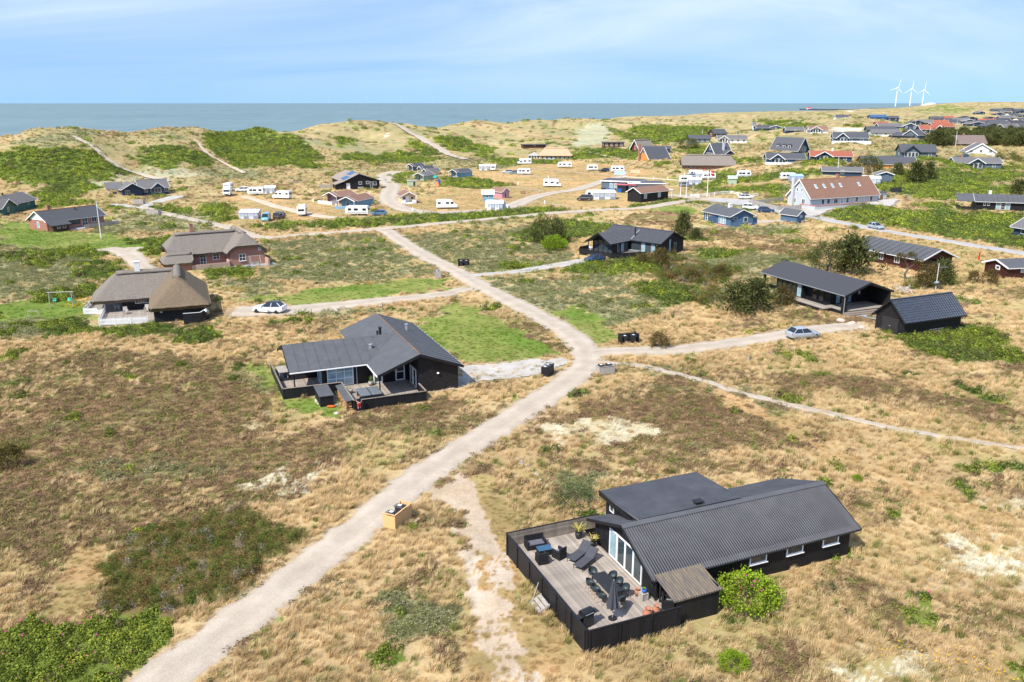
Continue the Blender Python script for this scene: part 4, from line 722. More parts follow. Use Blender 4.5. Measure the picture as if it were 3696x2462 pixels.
# ---------------------------------------------------------------- long black house and garage on the right
F3 = Fr((47.0, 114.4), (.927, .374), 0)
h = House('black_house', 'long black house with dark shingle roof, glass front and covered end terrace', F3)
mb = MB(); mb.box(1.3, 8.5, 4.2, 15.2, -.4, 2.75); mb.box(.5, 2.0, 9.2, 15.2, -.4, 2.75); mb.box(5.0, 8.5, 15, 18.2, -.4, 2.75)
mb.add([(x, 4.2, z) for x, z in ((1.3, 2.75), (8.5, 2.75), (4.5, 4.2))], [(0, 1, 2)]); mb.box(8.2, 8.5, .6, 4.2, -.4, 2.75); mb.build('wall', black, h.r)
ra = roof_plane('roof', h.r, shingle, (0, 0, 2.8), (0, 18.7, 2.8), (4.5, 18.7, 4.4), (4.5, 0, 4.4), .2); rb = roof_plane('roof', h.r, shingle, (9, 0, 2.8), (9, 18.7, 2.8), (4.5, 18.7, 4.4), (4.5, 0, 4.4), .2)
for x in (0, 9): mb = MB(); mb.bar((x, -.03, 2.65), (4.5, -.03, 4.25), .05, .3); mb.build('bargeboard', blackp, ra)
mb = MB(); mb.bar((-.06, 0, 2.72), (-.06, 18.7, 2.72), .1, .1); mb.build('gutter', metal, ra); mb = MB(); mb.cyl((.1, .1, .2), (.1, .1, 2.7), .05); mb.build('downpipe', metal, h.r)
for x0, x1, y0, y1 in ((.15, .75, .15, .75), (8.2, 8.6, .1, .6), (.3, .6, 17.9, 18.2)): mb = MB(); mb.box(x0, x1, y0, y1, -.3, 2.75); mb.build('post', blackp, h.r)
for y in (6.6, 5.2): win(h.r, (1.28, y + 1.3, .5), (0, -1, 0), 1.0, 2.05, gm=glassd, fm=blackp, name='glazed_door')
for i in range(5): win(h.r, (.48, 14.9 - i * 1.12, .5), (0, -1, 0), 1.06, 2.1, gm=(glassb if i == 4 else glassd), fm=blackp, name='window')
for x in (2.3, 4.4): win(h.r, (x, 4.18, .5), (1, 0, 0), .9, 2.05, gm=glassb, fm=blackp, name='glazed_door')
win(h.r, (6.5, 4.18, 1.6), (1, 0, 0), .35, .55, gm=white, fm=oldwood, name='notice_board'); h.pipe(5.6, 10, 3.9, 5.0, .17)
F3.exc(-1.5, 9.3, -1.6, 18.8)
dk = root('timber_terrace', 'grey plank terrace wrapping the long black glass-fronted house', 'deck', F3.loc(), F3.rz)
planking(dk, -1.4, .5, 2.6, 13, .45, 'b', .15, deckg); planking(dk, .3, 8.6, .2, 4.2, .45, 'a', .15, deckg); mb = MB(); mb.box(-1.4, 8.6, 2.6, 13, -.2, .41); mb.box(.2, 8.6, .2, 4.2, -.2, .41); mb.build('joist_frame', blackp, dk)
for i in range(2): mb = MB(); mb.box(.1, 8.2 - i * .3, -.45 - i * .45, .2 - i * .45, 0, .30 - i * .15); mb.build('step', decky, dk)
o = put('paving', [([tuple(F3.w(a, b, .07)) for a, b in ((1.5, -1.2), (8.2, -1.2), (7.0, -6.8), (3.0, -6.4))], [(0, 1, 2, 3)])], slate)
FG = Fr((50.1, 102.4), (.916, .40), 0)
h = House('garage', 'black wooden garage with steep glossy black tiled roof beside the long house', FG, cat='garage')
h.gable(.45, 10.6, .35, 5.1, 2.15, 4.35, 'x', black, tileblk, blackp, .35, .45, .12, prof='tile', per=.42, amp=.06, ridge=tileblk)
mb = MB(); mb.box(.40, .46, 1.4, 4.0, 0, 2.05); g = mb.build('garage_door', planks('dark_door', (.03, .028, .028), .25, 'Z'), h.r); mb = MB(); mb.box(.37, .4, 2.6, 2.8, .9, 1.0); mb.build('handle', metal, g)
mb = MB(); mb.bar((5, .3, .2), (7.5, .3, .2), .04, .04); mb.bar((5, .3, .5), (7.5, .3, .5), .04, .04); [mb.bar((5 + i * .3, .3, .2), (5 + i * .3, .3, .5), .03, .03) for i in range(9)]; tag(mb.build('ladder', metal), 'aluminium ladder hanging under the eaves of the tiled garage', 'ladder').parent = None
L_ = bpy.data.objects['ladder']; L_.location = FG.loc(); L_.rotation_euler = (0, 0, FG.rz)
# ---------------------------------------------------------------- black house with glass gable in the middle
F4 = Fr((28.9, 160.2), (.72, -.694), 0)          # u runs from left to right along the front; origin is the right end
h = House('black_house', 'black tiled house with glazed gable wing and raised black deck above a dark car', F4)
h.gable(-14.6, -.4, .4, 8.6, 2.65, 4.4, 'x', blackv, tiledark, blackp, .4, .4, .16, prof='tile', per=.3, amp=.03, ridge=tileblk)
h.gable(-13.0, -7.7, -4.8, 3, 2.65, 4.3, 'y', blackp, tiledark, blackp, .45, 1.8, .16, prof='tile', per=.3, amp=.03)
for i in range(4): win(h.r, (-12.7 + i * 1.2, -4.82, .35), (1, 0, 0), 1.15, 2.4 if i in (1, 2) else 2.2, gm=glass, fm=blackp)
for i in range(3): win(h.r, (-7.68, -3.9 + i * 1.3, .35), (0, 1, 0), 1.2, 2.1, gm=(glassb if i == 1 else glass), fm=blackp)
for i in range(5): win(h.r, (-7.2 + i * 1.15, .38, .35), (1, 0, 0), 1.1, 2.1, gm=(glassb if i in (2, 4) else glass), fm=brownp)
win(h.r, (-.38, 3.3, .2), (0, 1, 0), .8, 2.9, gm=glassb, fm=blackp); win(h.r, (-.38, 5.2, .2), (0, 1, 0), .8, 2.0, gm=glass, fm=oldwood, name='door')
h.pipe(-7.3, 1.6, 3.2, 4.8, .15); mb = MB(); mb.bar((-7.3, .3, 2.75), (-7.7, 3.6, 4.2), .2, .06); mb.build('valley_flashing', metal, h.r)
for x, y in ((-12.8, -6.4), (-7.9, -6.4)): mb = MB(); mb.box(x - .07, x + .07, y - .07, y + .07, 0, 2.6); mb.build('post', blackp, h.r)
F4.exc(-15, 0, 0, 9); F4.exc(-15, -3, -8.5, 1)
dk = root('timber_deck', 'dark timber deck round the glazed gable with white chairs on it', 'deck', F4.loc(), F4.rz)
pl = [(-14.8, -6.5), (-13.6, -8.2), (-5.5, -8.4), (-1.8, -2.4), (-1.8, .4), (-14.8, .4)]; mb = MB(); mb.slab([(*p, .35) for p in pl], .8); mb.build('deck_floor', decky, dk)
fence('deck_fence', 'black board fence round the deck of the glazed-gable house', F4, [(-14.9, -3.5), (-14.9, -6.5), (-13.6, -8.3), (-5.4, -8.5), (-1.7, -2.4)], -.1, 1.15, 7, blackp, blackp)
# ---------------------------------------------------------------- thatch
def smin(a, b, k): hh = np.clip(.5 + .5 * (b - a) / k, 0, 1); return b * (1 - hh) + a * hh - k * hh * (1 - hh)
def thatched(parent, x0, x1, y0, y1, he, hr, axis='x', hip0=0, hip1=0, m=None, th=.38, n=60, hs=1.15, cap=True, capm=None):
    a0, a1, b0, b1 = (x0, x1, y0, y1) if axis == 'x' else (y0, y1, x0, x1); m = m or thatch
    A, B = np.meshgrid(np.linspace(a0, a1, n), np.linspace(b0, b1, n)); k = (hr - he) / ((b1 - b0) / 2)
    z = k * np.minimum(B - b0, b1 - B)
    if hip0: z = smin(z, (A - a0) * hs + hip0, .7)
    if hip1: z = smin(z, (a1 - A) * hs + hip1, .7)
    z = z - .10 * np.exp(-((z - (hr - he)) / .25) ** 2) + (fbm(A.ravel() * 1.0 + x0, B.ravel() + y0, .9, 7, 3).reshape(A.shape) - .5) * .14
    # soft rounded corners in plan
    rx = np.minimum(A - a0, a1 - A); ry = np.minimum(B - b0, b1 - B); z = z + he; cr_ = 1.0
    cA = np.where(A < (a0 + a1) / 2, a0 + cr_, a1 - cr_); cB = np.where(B < (b0 + b1) / 2, b0 + cr_, b1 - cr_); dd = np.hypot(A - cA, B - cB); mk = (rx < cr_) & (ry < cr_) & (dd > cr_)
    A = np.where(mk, cA + (A - cA) / np.maximum(dd, .01) * cr_, A); B = np.where(mk, cB + (B - cB) / np.maximum(dd, .01) * cr_, B)
    f = xf(axis); v = [f(float(p), float(q), float(r)) for p, q, r in zip(A.ravel(), B.ravel(), z.ravel())]; fs = [(i * n + j, i * n + j + 1, (i + 1) * n + j + 1, (i + 1) * n + j) for i in range(n - 1) for j in range(n - 1)]
    bd = [j for j in range(n)] + [i * n + n - 1 for i in range(1, n)] + [(n - 1) * n + j for j in range(n - 2, -1, -1)] + [i * n for i in range(n - 2, 0, -1)]
    o = len(v); cx_, cy_ = (a0 + a1) / 2, (b0 + b1) / 2
    for i in bd: p = v[i]; v.append((p[0], p[1], p[2] - th))
    nb = len(bd); fs += [(bd[i], bd[(i + 1) % nb], o + (i + 1) % nb, o + i) for i in range(nb)]; fs.append(tuple(o + i for i in range(nb)))
    mb = MB(); mb.add(v, fs); r = mb.build('thatched_roof', m, parent, True)
    if cap:
        bm = (b0 + b1) / 2; q0 = a0 + ((hr - he - hip0) / hs if hip0 else 0) + .1; q1 = a1 - ((hr - he - hip1) / hs if hip1 else 0) - .1; mb = MB(); rings = []
        for q in np.linspace(q0, q1, 9): rings.append([f(q, bm + dy_, hr + dz_ - .02) for dy_, dz_ in ((-.62, -.38), (-.4, -.1), (-.15, .08), (.15, .08), (.4, -.1), (.62, -.38))])
        mb.loft(rings); mb.build('ridge_thatch', capm or thatch, r, True)
    return r
F5 = Fr((-50.3, 109.0), (.93, .37), 0)
h = House('thatched_cottage', 'black boarded cottage with mossy thatched roof, white chimney and picket-fenced terrace', F5)
mb = MB(); mb.box(1.7, 8.6, .5, 15, -.4, 2.3); mb.box(-2.6, 2, 8.7, 14.4, -.4, 2.3); mb.build('wall', blackv, h.r)
thatched(h.r, 1.1, 9.2, -.1, 15.6, 2.05, 5.85, 'y', .01, .01, thatchm, hs=1.05); thatched(h.r, -6.6, 5.4, 7.5, 15.2, 2.05, 5.5, 'x', .01, 0, thatch, hs=1.0)
win(h.r, (-.9, 8.68, 1.1), (1, 0, 0), 2.7, 1.1, nx=7, ny=3, fw=.07); win(h.r, (-2.62, 11.8, .5), (0, -1, 0), 1.2, 1.7, nx=2, gm=glassb); win(h.r, (2.5, .48, 1.35), (1, 0, 0), .32, .5, gm=glassb)
h.chimney(-.2, 11.3, 5.0, 6.7, .72, offwhite); mb = MB(); mb.cyl((-4.9, 8.4, 0), (-4.9, 8.4, 2.1), .09); mb.build('post', white, h.r)
F5.exc(-6.9, 9, 0, 15.3)
dk = root('timber_terrace', 'pale grey plank terrace inside the white picket fence', 'deck', F5.loc(), F5.rz); planking(dk, -5.1, 1.7, 1.4, 9, .25, 'a', .15, deckg); planking(dk, -7.5, -2.6, 9, 15.5, .25, 'a', .15, deckg)
mb = MB(); mb.box(-5.1, 1.7, 1.4, 9, -.4, .21); mb.box(-7.5, -2.6, 9, 15.5, -.4, .21); mb.build('joist_frame', oldwood, dk)
pf = root('picket_fence', 'white picket fence round the terrace of the mossy thatched cottage', 'fence', F5.loc(), F5.rz); pk = MB().box(-.035, .035, -.012, .012, .05, .95).mesh('picket', white)
pp = [(-6.8, 16.3), (-7.7, 8.9), (-5.0, 7.8), (-5.2, 1.3), (.9, .2)]
for a, b in zip(pp[:-1], pp[1:]):
    a, b = Vector((*a, 0)), Vector((*b, 0)); d = b - a; n_ = int(d.length / .125)
    for i in range(n_ + 1): c = a + d * (i / n_); obj('picket', pk, pf, (c.x, c.y, .05), math.atan2(d.y, d.x))
    for z in (.3, .8): mb = MB(); q = Vector((0, 0, z)); mb.bar(a + q, b + q, .03, .07); mb.build('rail', white, pf)
    for i in range(int(d.length / 2) + 1): c = a + d * min(1, i * 2 / d.length); mb = MB(); mb.box(c.x - .05, c.x + .05, c.y - .05, c.y + .05, -.3, 1.05); mb.build('post', white, pf)
fence('windbreak', 'short black board screen at the corner of the mossy thatched cottage', F5, [(5.4, -1.9), (7.6, -2.0), (8.7, .5)], -.1, 1.5, 7, blackp, white)
# brick thatched house
A, B_ = K2([(85, 1432), (392, 1405)]); F6, L6 = frpx(A, B_)
h = House('thatched_house', 'red brick house with grey thatched roof, wing with half-hip and brick-walled terrace', F6)
L6 = max(6.2, L6); mb = MB(); mb.box(0, L6, 0, 9.5, -.5, 2.6); mb.add([(0, 0, 2.6), (L6, 0, 2.6), (L6 - 1.9, 0, 4.0), (1.9, 0, 4.0)], [(0, 1, 2, 3)]); mb.box(-9.6, .1, 3.4, 9.4, -.5, 2.6); mb.build('wall', brick, h.r)
thatched(h.r, -.7, L6 + .7, -.45, 10.2, 2.45, 6.1, 'y', 1.3, 0, thatch); thatched(h.r, -10.4, L6 * .5 + .4, 2.7, 10.1, 2.45, 6.0, 'x', 1.2, 0, thatch)
for x in (-7.2, -2.4): win(h.r, (x, 3.38, 1.0), (1, 0, 0), 1.2, 1.2, nx=2, ny=2)
win(h.r, (-4.7, 3.38, .1), (1, 0, 0), 1.1, 2.1, nx=2, ny=3, name='door'); win(h.r, (1.6, -.02, .9), (1, 0, 0), 1.2, 1.3, nx=2, ny=2, sill=True); win(h.r, (L6 - 1.0, -.02, 2.6), (1, 0, 0), .5, .7, gm=glassb)
h.chimney(-5.2, 6.4, 5.4, 7.4, .6, brick); F6.exc(-10, L6 + .5, 0, 10)
mb = MB(); mb.box(-6.8, -.4, -.35, -.1, -.5, .95); mb.box(-.4, -.15, -.35, 1.5, -.5, 1.2); mb.box(L6 + .05, L6 + .3, -2.4, 0, -.5, 1.3); tag(mb.build('brick_wall', brickp), 'low brick terrace wall in front of the grey thatched brick house', 'wall'); w_ = bpy.data.objects['brick_wall']; w_.location = F6.loc(); w_.rotation_euler = (0, 0, F6.rz)
put('paving', [([tuple(F6.w(a, b, .09)) for a, b in ((-6.8, -.1), (0, -.1), (0, 3.4), (-6.8, 3.4))], [(0, 1, 2, 3)]), ([tuple(F6.w(a, b, .08)) for a, b in ((-.4, -2.6), (L6 + 1.6, -2.4), (L6 + 1.6, 0), (-.4, 0))], [(0, 1, 2, 3)])], slate); F6.exc(-6.8, L6 + 1.6, -2.6, 3.4)
an_ = House('thatched_outbuilding', 'small low thatched brick outbuilding joined to the brick terrace', Fr(F6.w(-11.6, -.6).xy, F6.u, F6.z), cat='outbuilding'); mb = MB(); mb.box(.4, 4.8, .4, 3.8, -.5, 1.7); mb.build('wall', brick, an_.r); thatched(an_.r, -.2, 5.3, -.1, 4.4, 1.55, 3.1, 'x', .5, 0, thatch, n=40); an_.fr.exc(0, 5, 0, 4.2)
# ---------------------------------------------------------------- houses from three bottom corners: left, near, right
def tri(A, B, C, W=None, L=None, u=None):
    a, b, c = G(*A), G(*B), G(*C); u = Vector(u) if u else (c - b).xy; F = Fr(b.xy, u, min(a.z, b.z, c.z)); Wd = abs((a - b).xy.dot(F.v)); return F, (L or u.length), (W or max(2.2, Wd))
def tp(K, *p): return K(list(p))
F, L, W = tri(*tp(K1, (315, 1287), (440, 1312), (962, 1245)), W=7.2)
h = House('brick_bungalow', 'red brick bungalow with dark tiled roof, orange ridge and white gable', F); h.gable(0, L, 0, W, 2.5, 4.5, 'x', brick, tiledark, white, .5, .5, .15, prof='tile', per=.3, amp=.03, ridge=tileor)
mb = MB(); mb.add([(-.06, 0, 2.55), (-.06, W, 2.55), (-.06, W / 2, 4.45)], [(0, 2, 1)]); mb.build('gable_boarding', white, h.r)
mb = MB(); mb.box(.2, L * .28, -2.0, .05, -.5, 1.75); mb.build('porch_wall', brownp, h.r); roof_plane('roof', h.r, tiledark, (-.5, -2.6, 1.55), (L * .31, -2.6, 1.55), (L * .31, 0, 2.52), (-.5, 0, 2.52), .14, 'tile', .3, .03)
for x in (1.2, 2.6): win(h.r, (x, -2.02, .7), (1, 0, 0), .8, .7)
h.w('S', L * .32, .9, 3.6, 1.2, nx=3, fm=brownp); h.w('S', L * .60, .2, 1.5, 2.0, nx=2, ny=2, name='glazed_door'); h.w('S', L * .77, .9, 1.4, 1.2, nx=2); h.w('W', 3.0, .7, 1.0, 1.4, gm=glassb)
h.chimney(L * .22, W / 2 + .4, 4.0, 5.6, .7, brick); h.pipe(L * .62, W / 2 - 1, 3.8, 4.6, .12)
fence('terrace_fence', 'dark rail fence round the terrace of the brick bungalow', F, [(L * .5, -3.2), (L + 1.5, -3.6), (L + 1.6, -.5)], .1, .95, 3, oldwood, oldwood, th=.05); put('paving', [([tuple(F.w(a, b, .1)) for a, b in ((L * .3, -3.2), (L + 1.5, -3.6), (L + 1.5, 0), (L * .3, 0))], [(0, 1, 2, 3)])], slate); F.exc(L * .3, L + 1.6, -3.6, 0)
F, L, W = tri(*tp(K1, (-70, 1120), (95, 1143), (345, 1086)), W=7.5)
h = House('green_house', 'dark green boarded house with grey tiled roof at the foot of the dunes', F); h.gable(0, L, .5, W, 2.4, 4.3, 'x', greenp, tilegrey, white, .5, .6, .15, prof='tile', per=.3, amp=.03); h.w('S', L * .72, 1.2, .9, .7)
h.gable(-7.2, 0, -1.5, 6, 2.4, 4.25, 'y', greenp, tilegrey, white, .5, .6, .15, prof='tile', per=.3, amp=.03); h.w('S', -4, 1, .8, 1.2); h.pipe(L * .35, 4, 3.8, 5, .2)
F, L, W = tri(*tp(K1, (1135, 978), (1290, 979), (1552, 968)), W=7.0)
h = House('navy_house', 'navy boarded house with grey tiled roof, white trim and gabled wing below the dunes', F); h.gable(0, L, 0, W, 2.5, 4.6, 'x', navy, tilegrey, white, .5, .5, ridge=tilegrey)
h.gable(-5.4, .6, -1.2, 6, 2.5, 4.2, 'y', navy, tilegrey, white, .6, 1.2); h.w('S', -4.6, .9, 1.4, 1.1, nx=2); roof_plane('roof', h.r, tilegrey, (-9.5, 2, 2.3), (-4.5, 2, 2.3), (-4.5, 6, 4.2), (-9.5, 6, 4.2)); 
for x in (-9, -6.4): mb = MB(); mb.box(x - .08, x + .08, 2.2, 2.36, -.5, 2.3); mb.build('post', white, h.r)
h.b = (0, L, 0, W)
for x in (1.2, 3.2, 7.5): h.w('S', x, .9, 1.2, 1.1, nx=2)
h.gable(L - 5, L - 1.6, -.7, 3, 2.5, 3.9, 'y', navy, tilegrey, white, .4, .4); h.w('S', L - 4.4, .8, 2.0, 1.5, nx=2)
for x in (3, 5.5, 8, 10): h.pipe(x, W / 2 + .6, 4.2, 5.0, .12, white)
# hall of the camp site
A, B_ = K2([(1052, 727), (1452, 716)]); F, L = frpx(A, B_)
h = House('camp_hall', 'large black hall with worn grey-brown roof and solar panels above the camp site', F, cat='hall'); h.gable(2.8, L, 0, 21, 2.9, 5.3, 'y', blackp, mat('worn_roof', (.21, .185, .16), .9, .25, .5, .2, 20, col2=(.30, .24, .19)), blackp, .5, .6, rf=.42)
mb = MB(); mb.box(0, 2.9, .3, 6, -.5, 2.0); mb.build('shed_wall', blackp, h.r); roof_plane('roof', h.r, M['worn_roof'], (-.3, 0, 2.0), (-.3, 6.4, 2.0), (3, 6.4, 3.0), (3, 0, 3.0))
for x, z, w in ((L * .52, 1.7, 1.1), (L * .69, 1.8, 1.1), (L * .85, 1.3, 1.2)): win(h.r, (x, -.03, z), (1, 0, 0), w, 1.0 if z > 1.5 else 1.4)
win(h.r, (3.6, -.03, .1), (1, 0, 0), 1.3, 2.2, gm=white, name='door'); win(h.r, (L * .78, -.03, .1), (1, 0, 0), .8, 2.5, gm=glassd, name='door')
for j in range(2):
    for i in range(6): y = 2 + i * 1.1 + j * 3.2; x0 = 3.3 + j * 2.8; z0 = 3.08 + (x0 - 2.8) * (2.4 / (.42 * (L - 2.8))); dx_ = 2.2; mb = MB(); mb.slab([(x0, y, z0), (x0 + dx_, y, z0 + dx_ * .44), (x0 + dx_, y + 1.02, z0 + dx_ * .44), (x0, y + 1.02, z0)], .05); mb.build('solar_panel', solar, h.rs[0])
fence('terrace_fence', 'dark slatted fence beside the long wall of the camp hall', F, [(-4.5, 8), (2.4, 7.2)], 0, 1.4, 6, oldwood, None)
mb = MB(); mb.box(-1, 1, -.25, .25, .4, .5); mb.box(-1, 1, .2, .28, .5, 1.0); [mb.box(x, x + .08, -.2, .2, 0, .4) for x in (-.9, .82)]; b_ = tag(mb.build('bench', oldwood), 'wooden bench against the gable wall of the black hall', 'bench'); b_.location = F.w(L * .55, -.8); b_.rotation_euler = (0, 0, F.rz)
# cabins
def cabin(label, A, B, C, wm, rm, W=None, L=None, axis='x', he=2.1, hr=3.1, tm=None, porch=None, wins=(), grp=None, name='cabin', front_door=None):
    F, L, W = tri(A, B, C, W, L); h = House(name, label, F, grp, 'cabin'); h.gable(0, L, 0, W, he, hr, axis, wm, rm, tm or white, .3, .35 if not porch else .35, .1)
    for s in wins: h.w(*s[:5], **(s[5] if len(s) > 5 else {}))
    if porch == 'W':
        rise = (hr - he) / (W / 2)
        for e0, e1, bm in (((-1.7, -.3, he - rise * .3 + .1), (0, -.3, he - rise * .3 + .1), W / 2), ((-1.7, W + .3, he - rise * .3 + .1), (0, W + .3, he - rise * .3 + .1), W / 2)): roof_plane('roof', h.r, rm, e0, e1, (0, bm, hr + .1), (-1.7, bm, hr + .1), .1)
        for y0 in (-.3, W + .3): mb = MB(); mb.bar((-1.74, y0, he - .12), (-1.74, W / 2, hr + .02), .05, .2); mb.build('bargeboard', white, h.r)
        for y0 in (.05, W - .05): mb = MB(); mb.box(-1.6, -1.5, y0 - .05, y0 + .05, -.3, he); mb.build('post', white, h.r)
        mb = MB(); mb.box(-1.7, 0, 0, W, -.4, .2); mb.build('porch_floor', decky, h.r); h.w('W', W * .5, .25, .8, 1.8, gm=glass, name='door'); F.exc(-1.8, 0, 0, W)
    return h
wd1 = dict(gm=glass)
hm = cabin('mauve cabin with brown roof and white railed porch near the black hall', *tp(K2, (985, 838), (1095, 853), (1245, 836)), mauve, tilebrown, porch='W', he=2.2, hr=3.3)
hb = cabin('light blue cabin with brown roof and blue railed porch on the camp lawn', *tp(K2, (1130, 884), (1246, 894), (1398, 862)), cabblue, tilebrown, porch='W', he=2.2, hr=3.3)
for hh, m_, lb in ((hm, white, 'white porch railing in front of the mauve cabin'), (hb, cabblue, 'light blue porch railing in front of the light blue cabin')):
    fence('porch_railing', lb, hh.fr, [(-1.7, hh.b[3] + .2), (-3.6, hh.b[3] + .1), (-3.6, -.2), (-1.7, -.2)], 0, .85, 3, m_, white, th=.05)
F, L = frpx(*tp(K2, (1655, 856), (1790, 851))); h = House('cabin', 'beige cabin with brown gable roof and stepped white porch', F, None, 'cabin'); h.gable(0, L, 1.4, 6.2, 2.3, 3.4, 'y', beige, tilebrown, white, .35, 1.5, .1); h.w('S', L * .36, .35, .9, 1.9, name='door', gm=white); h.w('S', L * .12, 1.1, .9, .9); h.w('S', L * .68, 1.1, .9, .9)
for x in (.1, L - .1): mb = MB(); mb.box(x - .06, x + .06, 0, .12, -.3, 2.3); mb.build('post', white, h.r)
mb = MB(); mb.box(0, L, 0, 1.4, -.3, .3); [mb.box(L * .3, L * .7, -.25 * (i + 1), -.25 * i, -.3, .22 - .1 * i) for i in range(3)]; mb.build('porch', white, h.r)
fence('porch_railing', 'white porch railing of the beige cabin', F, [(0, -.05), (L * .28, -.05)], .3, 1.1, 3, white, white); fence('porch_railing', 'white porch railing of the beige cabin', F, [(L * .72, -.05), (L, -.05)], .3, 1.1, 3, white, white)
for q in bpy.data.objects:
    if q.get('label') == 'white porch railing of the beige cabin': q['group'] = 'railings of the beige cabin'
F, L = frpx(*tp(K2, (1708, 702), (1792, 700))); h = House('shed', 'small pale green shed with flat roof beside the climbing tower', F, None, 'shed'); mb = MB(); mb.box(0, L, 0, 2.2, -.3, 2.2); mb.build('wall', palegreen, h.r); mb = MB(); mb.slab([(-.15, -.15, 2.3), (L + .15, -.15, 2.3), (L + .15, 2.4, 2.42), (-.15, 2.4, 2.42)], .1); mb.build('roof', oldwood, h.r); win(h.r, (L * .62, -.02, .1), (1, 0, 0), .8, 1.9, gm=glassd, fm=palegreen, name='door'); F.exc(0, L, 0, 2.2)
gcl = 'cabins in a cluster below the dune path'
cabin('blue-grey cabin with open white porch, farthest up the dune path in its cluster', *tp(K3, (145, 556), (250, 552), (322, 536)), greyblue, tiledark, porch='W', L=6)
cabin('green-trimmed cabin half hidden between the blue-grey and the cream cabins', *tp(K3, (258, 582), (332, 572), (425, 552)), palegreen, tiledark, porch='W', L=6)
cabin('cream cabin with grey roof behind the pale green cabin', *tp(K3, (300, 604), (380, 600), (535, 576)), beige, tilegrey, porch='W', L=6)
cabin('pale green cabin with grey felt roof beside the playground tower', *tp(K3, (262, 640), (345, 644), (507, 608)), palegreen, tilegrey, porch='W', L=7, wins=(('S', 2, 1.2, .6, .6), ('S', 4, 1.2, .6, .6)))
cabin('bright blue cabin with dark roof and porch behind the long green hedge', *tp(K3, (592, 606), (660, 614), (793, 600)), cabblue, tiledark, porch='W', L=7)
cabin('blue cabin with white roof and white door on the camp meadow', *tp(K3, (868, 812), (872, 830), (968, 830)), cabblue, mat('white_roof', (.6, .56, .48), .8, .1, 2), W=4.2, he=2.2, hr=3.2, wins=(('S', 1, 1.1, .8, .7), ('E', 1.2, .1, .9, 1.9)))
cabin('pink cabin with brown roof and white door beside the blue cabin', *tp(K3, (1020, 798), (1050, 806), (1114, 801)), pinkp, tilebrown, W=5, axis='y', he=2.2, hr=3.3, wins=(('S', .9, .1, .9, 1.9),))
# reception, service hall
F, L = frpx(*tp(K4, (205, 840), (470, 852))); h = House('reception', 'flat-roofed dark grey reception building with white roof edge and red canopy', F, None, 'building')
mb = MB(); mb.box(0, L, 0, 9, -.5, 3.0); mb.build('wall', greyblue, h.r); mb = MB(); mb.box(-.3, L + 5, -.4, 9.3, 3.0, 3.4); mb.build('roof_edge', white, h.r); mb = MB(); mb.box(-.2, L + 4.9, -.3, 9.2, 3.4, 3.44); mb.build('roof', felt, h.r)
mb = MB(); mb.box(L * .62, L + 4, -2.5, -.41, 2.2, 2.4); mb.build('canopy', mat('pink_red', (.55, .13, .14), .7), h.r); win(h.r, (3, -.02, .8), (1, 0, 0), 1.6, 1.7, nx=1, gm=glassb); win(h.r, (L * .45, -.02, .1), (1, 0, 0), 1.6, 2.4, nx=2, gm=glassb, name='door'); F.exc(-.2, L + 5, -2.5, 9)
F, L = frpx(*tp(K4, (500, 862), (880, 862))); h = House('washhouse', 'low grey flat-roofed washhouse with white fascia behind the brown-roofed hall', F, None, 'building'); mb = MB(); mb.box(0, L, 0, 8, -.5, 2.7); mb.build('wall', greyblue, h.r); mb = MB(); mb.box(-.3, L + .3, -.3, 8.3, 2.7, 3.0); mb.build('roof_edge', white, h.r); mb = MB(); mb.box(-.2, L + .2, -.2, 8.2, 3.0, 3.05); mb.build('roof', felt, h.r); F.exc(0, L, 0, 8)
F, L, W = tri(*tp(K4, (470, 962), (622, 977), (914, 942))); h = House('service_hall', 'black boarded hall with brown felt roof and white-edged gable beside the reception', F, None, 'hall'); h.gable(0, L, 0, W, 3.0, 4.4, 'x', blackv, tilebrown, white, .4, .5); h.w('S', L * .12, 1.1, 1.3, 1.5, gm=glassb); h.w('S', L * .62, 1.1, 1.3, 1.5, gm=glassb)
pg = root('pergola', 'white timber pergola beside the brown-roofed service hall', 'pergola', F.w(L + .5, W * .5), F.rz)
for x in (.6, 4.6):
    for y in (0, 3.5): mb = MB(); mb.box(x - .08, x + .08, y - .08, y + .08, -.5, 2.6); mb.build('post', white, pg)
for i in range(7): mb = MB(); mb.box(i * .8, i * .8 + .08, -.4, 4, 2.6, 2.75); mb.build('rafter', white, pg)
# blue house and blue shed
F, L, W = tri(*tp(K4, (1285, 1166), (1575, 1230), (1812, 1228)), W=11.5, L=6.6, u=(.93, .36))
h = House('blue_house', 'blue wooden house with dark felt roof, white trim and tall white-framed windows', F); h.gable(0, L, 0, W, 2.6, 4.0, 'y', bluep, felt, white, .5, .5); h.w('S', L * .58, .9, 1.1, 1.2); h.w('S', L * .12, 1.6, 1.1, .6)
for i in range(4): win(h.r, (-.03, W - .8 - i * .95, .3), (0, -1, 0), .95, 2.1, nx=1, ny=3, fw=.09)
for i in range(3): win(h.r, (-.03, W * .42 - i * .95, .3), (0, -1, 0), .95, 2.0, fw=.09, gm=glassb)
h.chimney(L * .5, W * .45, 3.6, 4.8, .8, offwhite); mb = MB(); mb.box(-2.4, 0, W * .52, W * .52 + .08, 0, 1.9); mb.build('screen', bluep, h.r); mb = MB(); mb.box(.2, 2.2, -1.3, -1.2, -.2, 1.0); mb.box(L, L + 1.5, .3, .38, 0, 1.9); mb.build('screen', bluep, h.r); F.exc(-2.5, L + 1.5, 0, W)
put('paving', [([tuple(F.w(a, b, .08)) for a, b in ((-2.4, 0), (0, 0), (0, W * .5), (-2.4, W * .5))], [(0, 1, 2, 3)])], mat('red_paving', (.4, .2, .13), .9, .2))
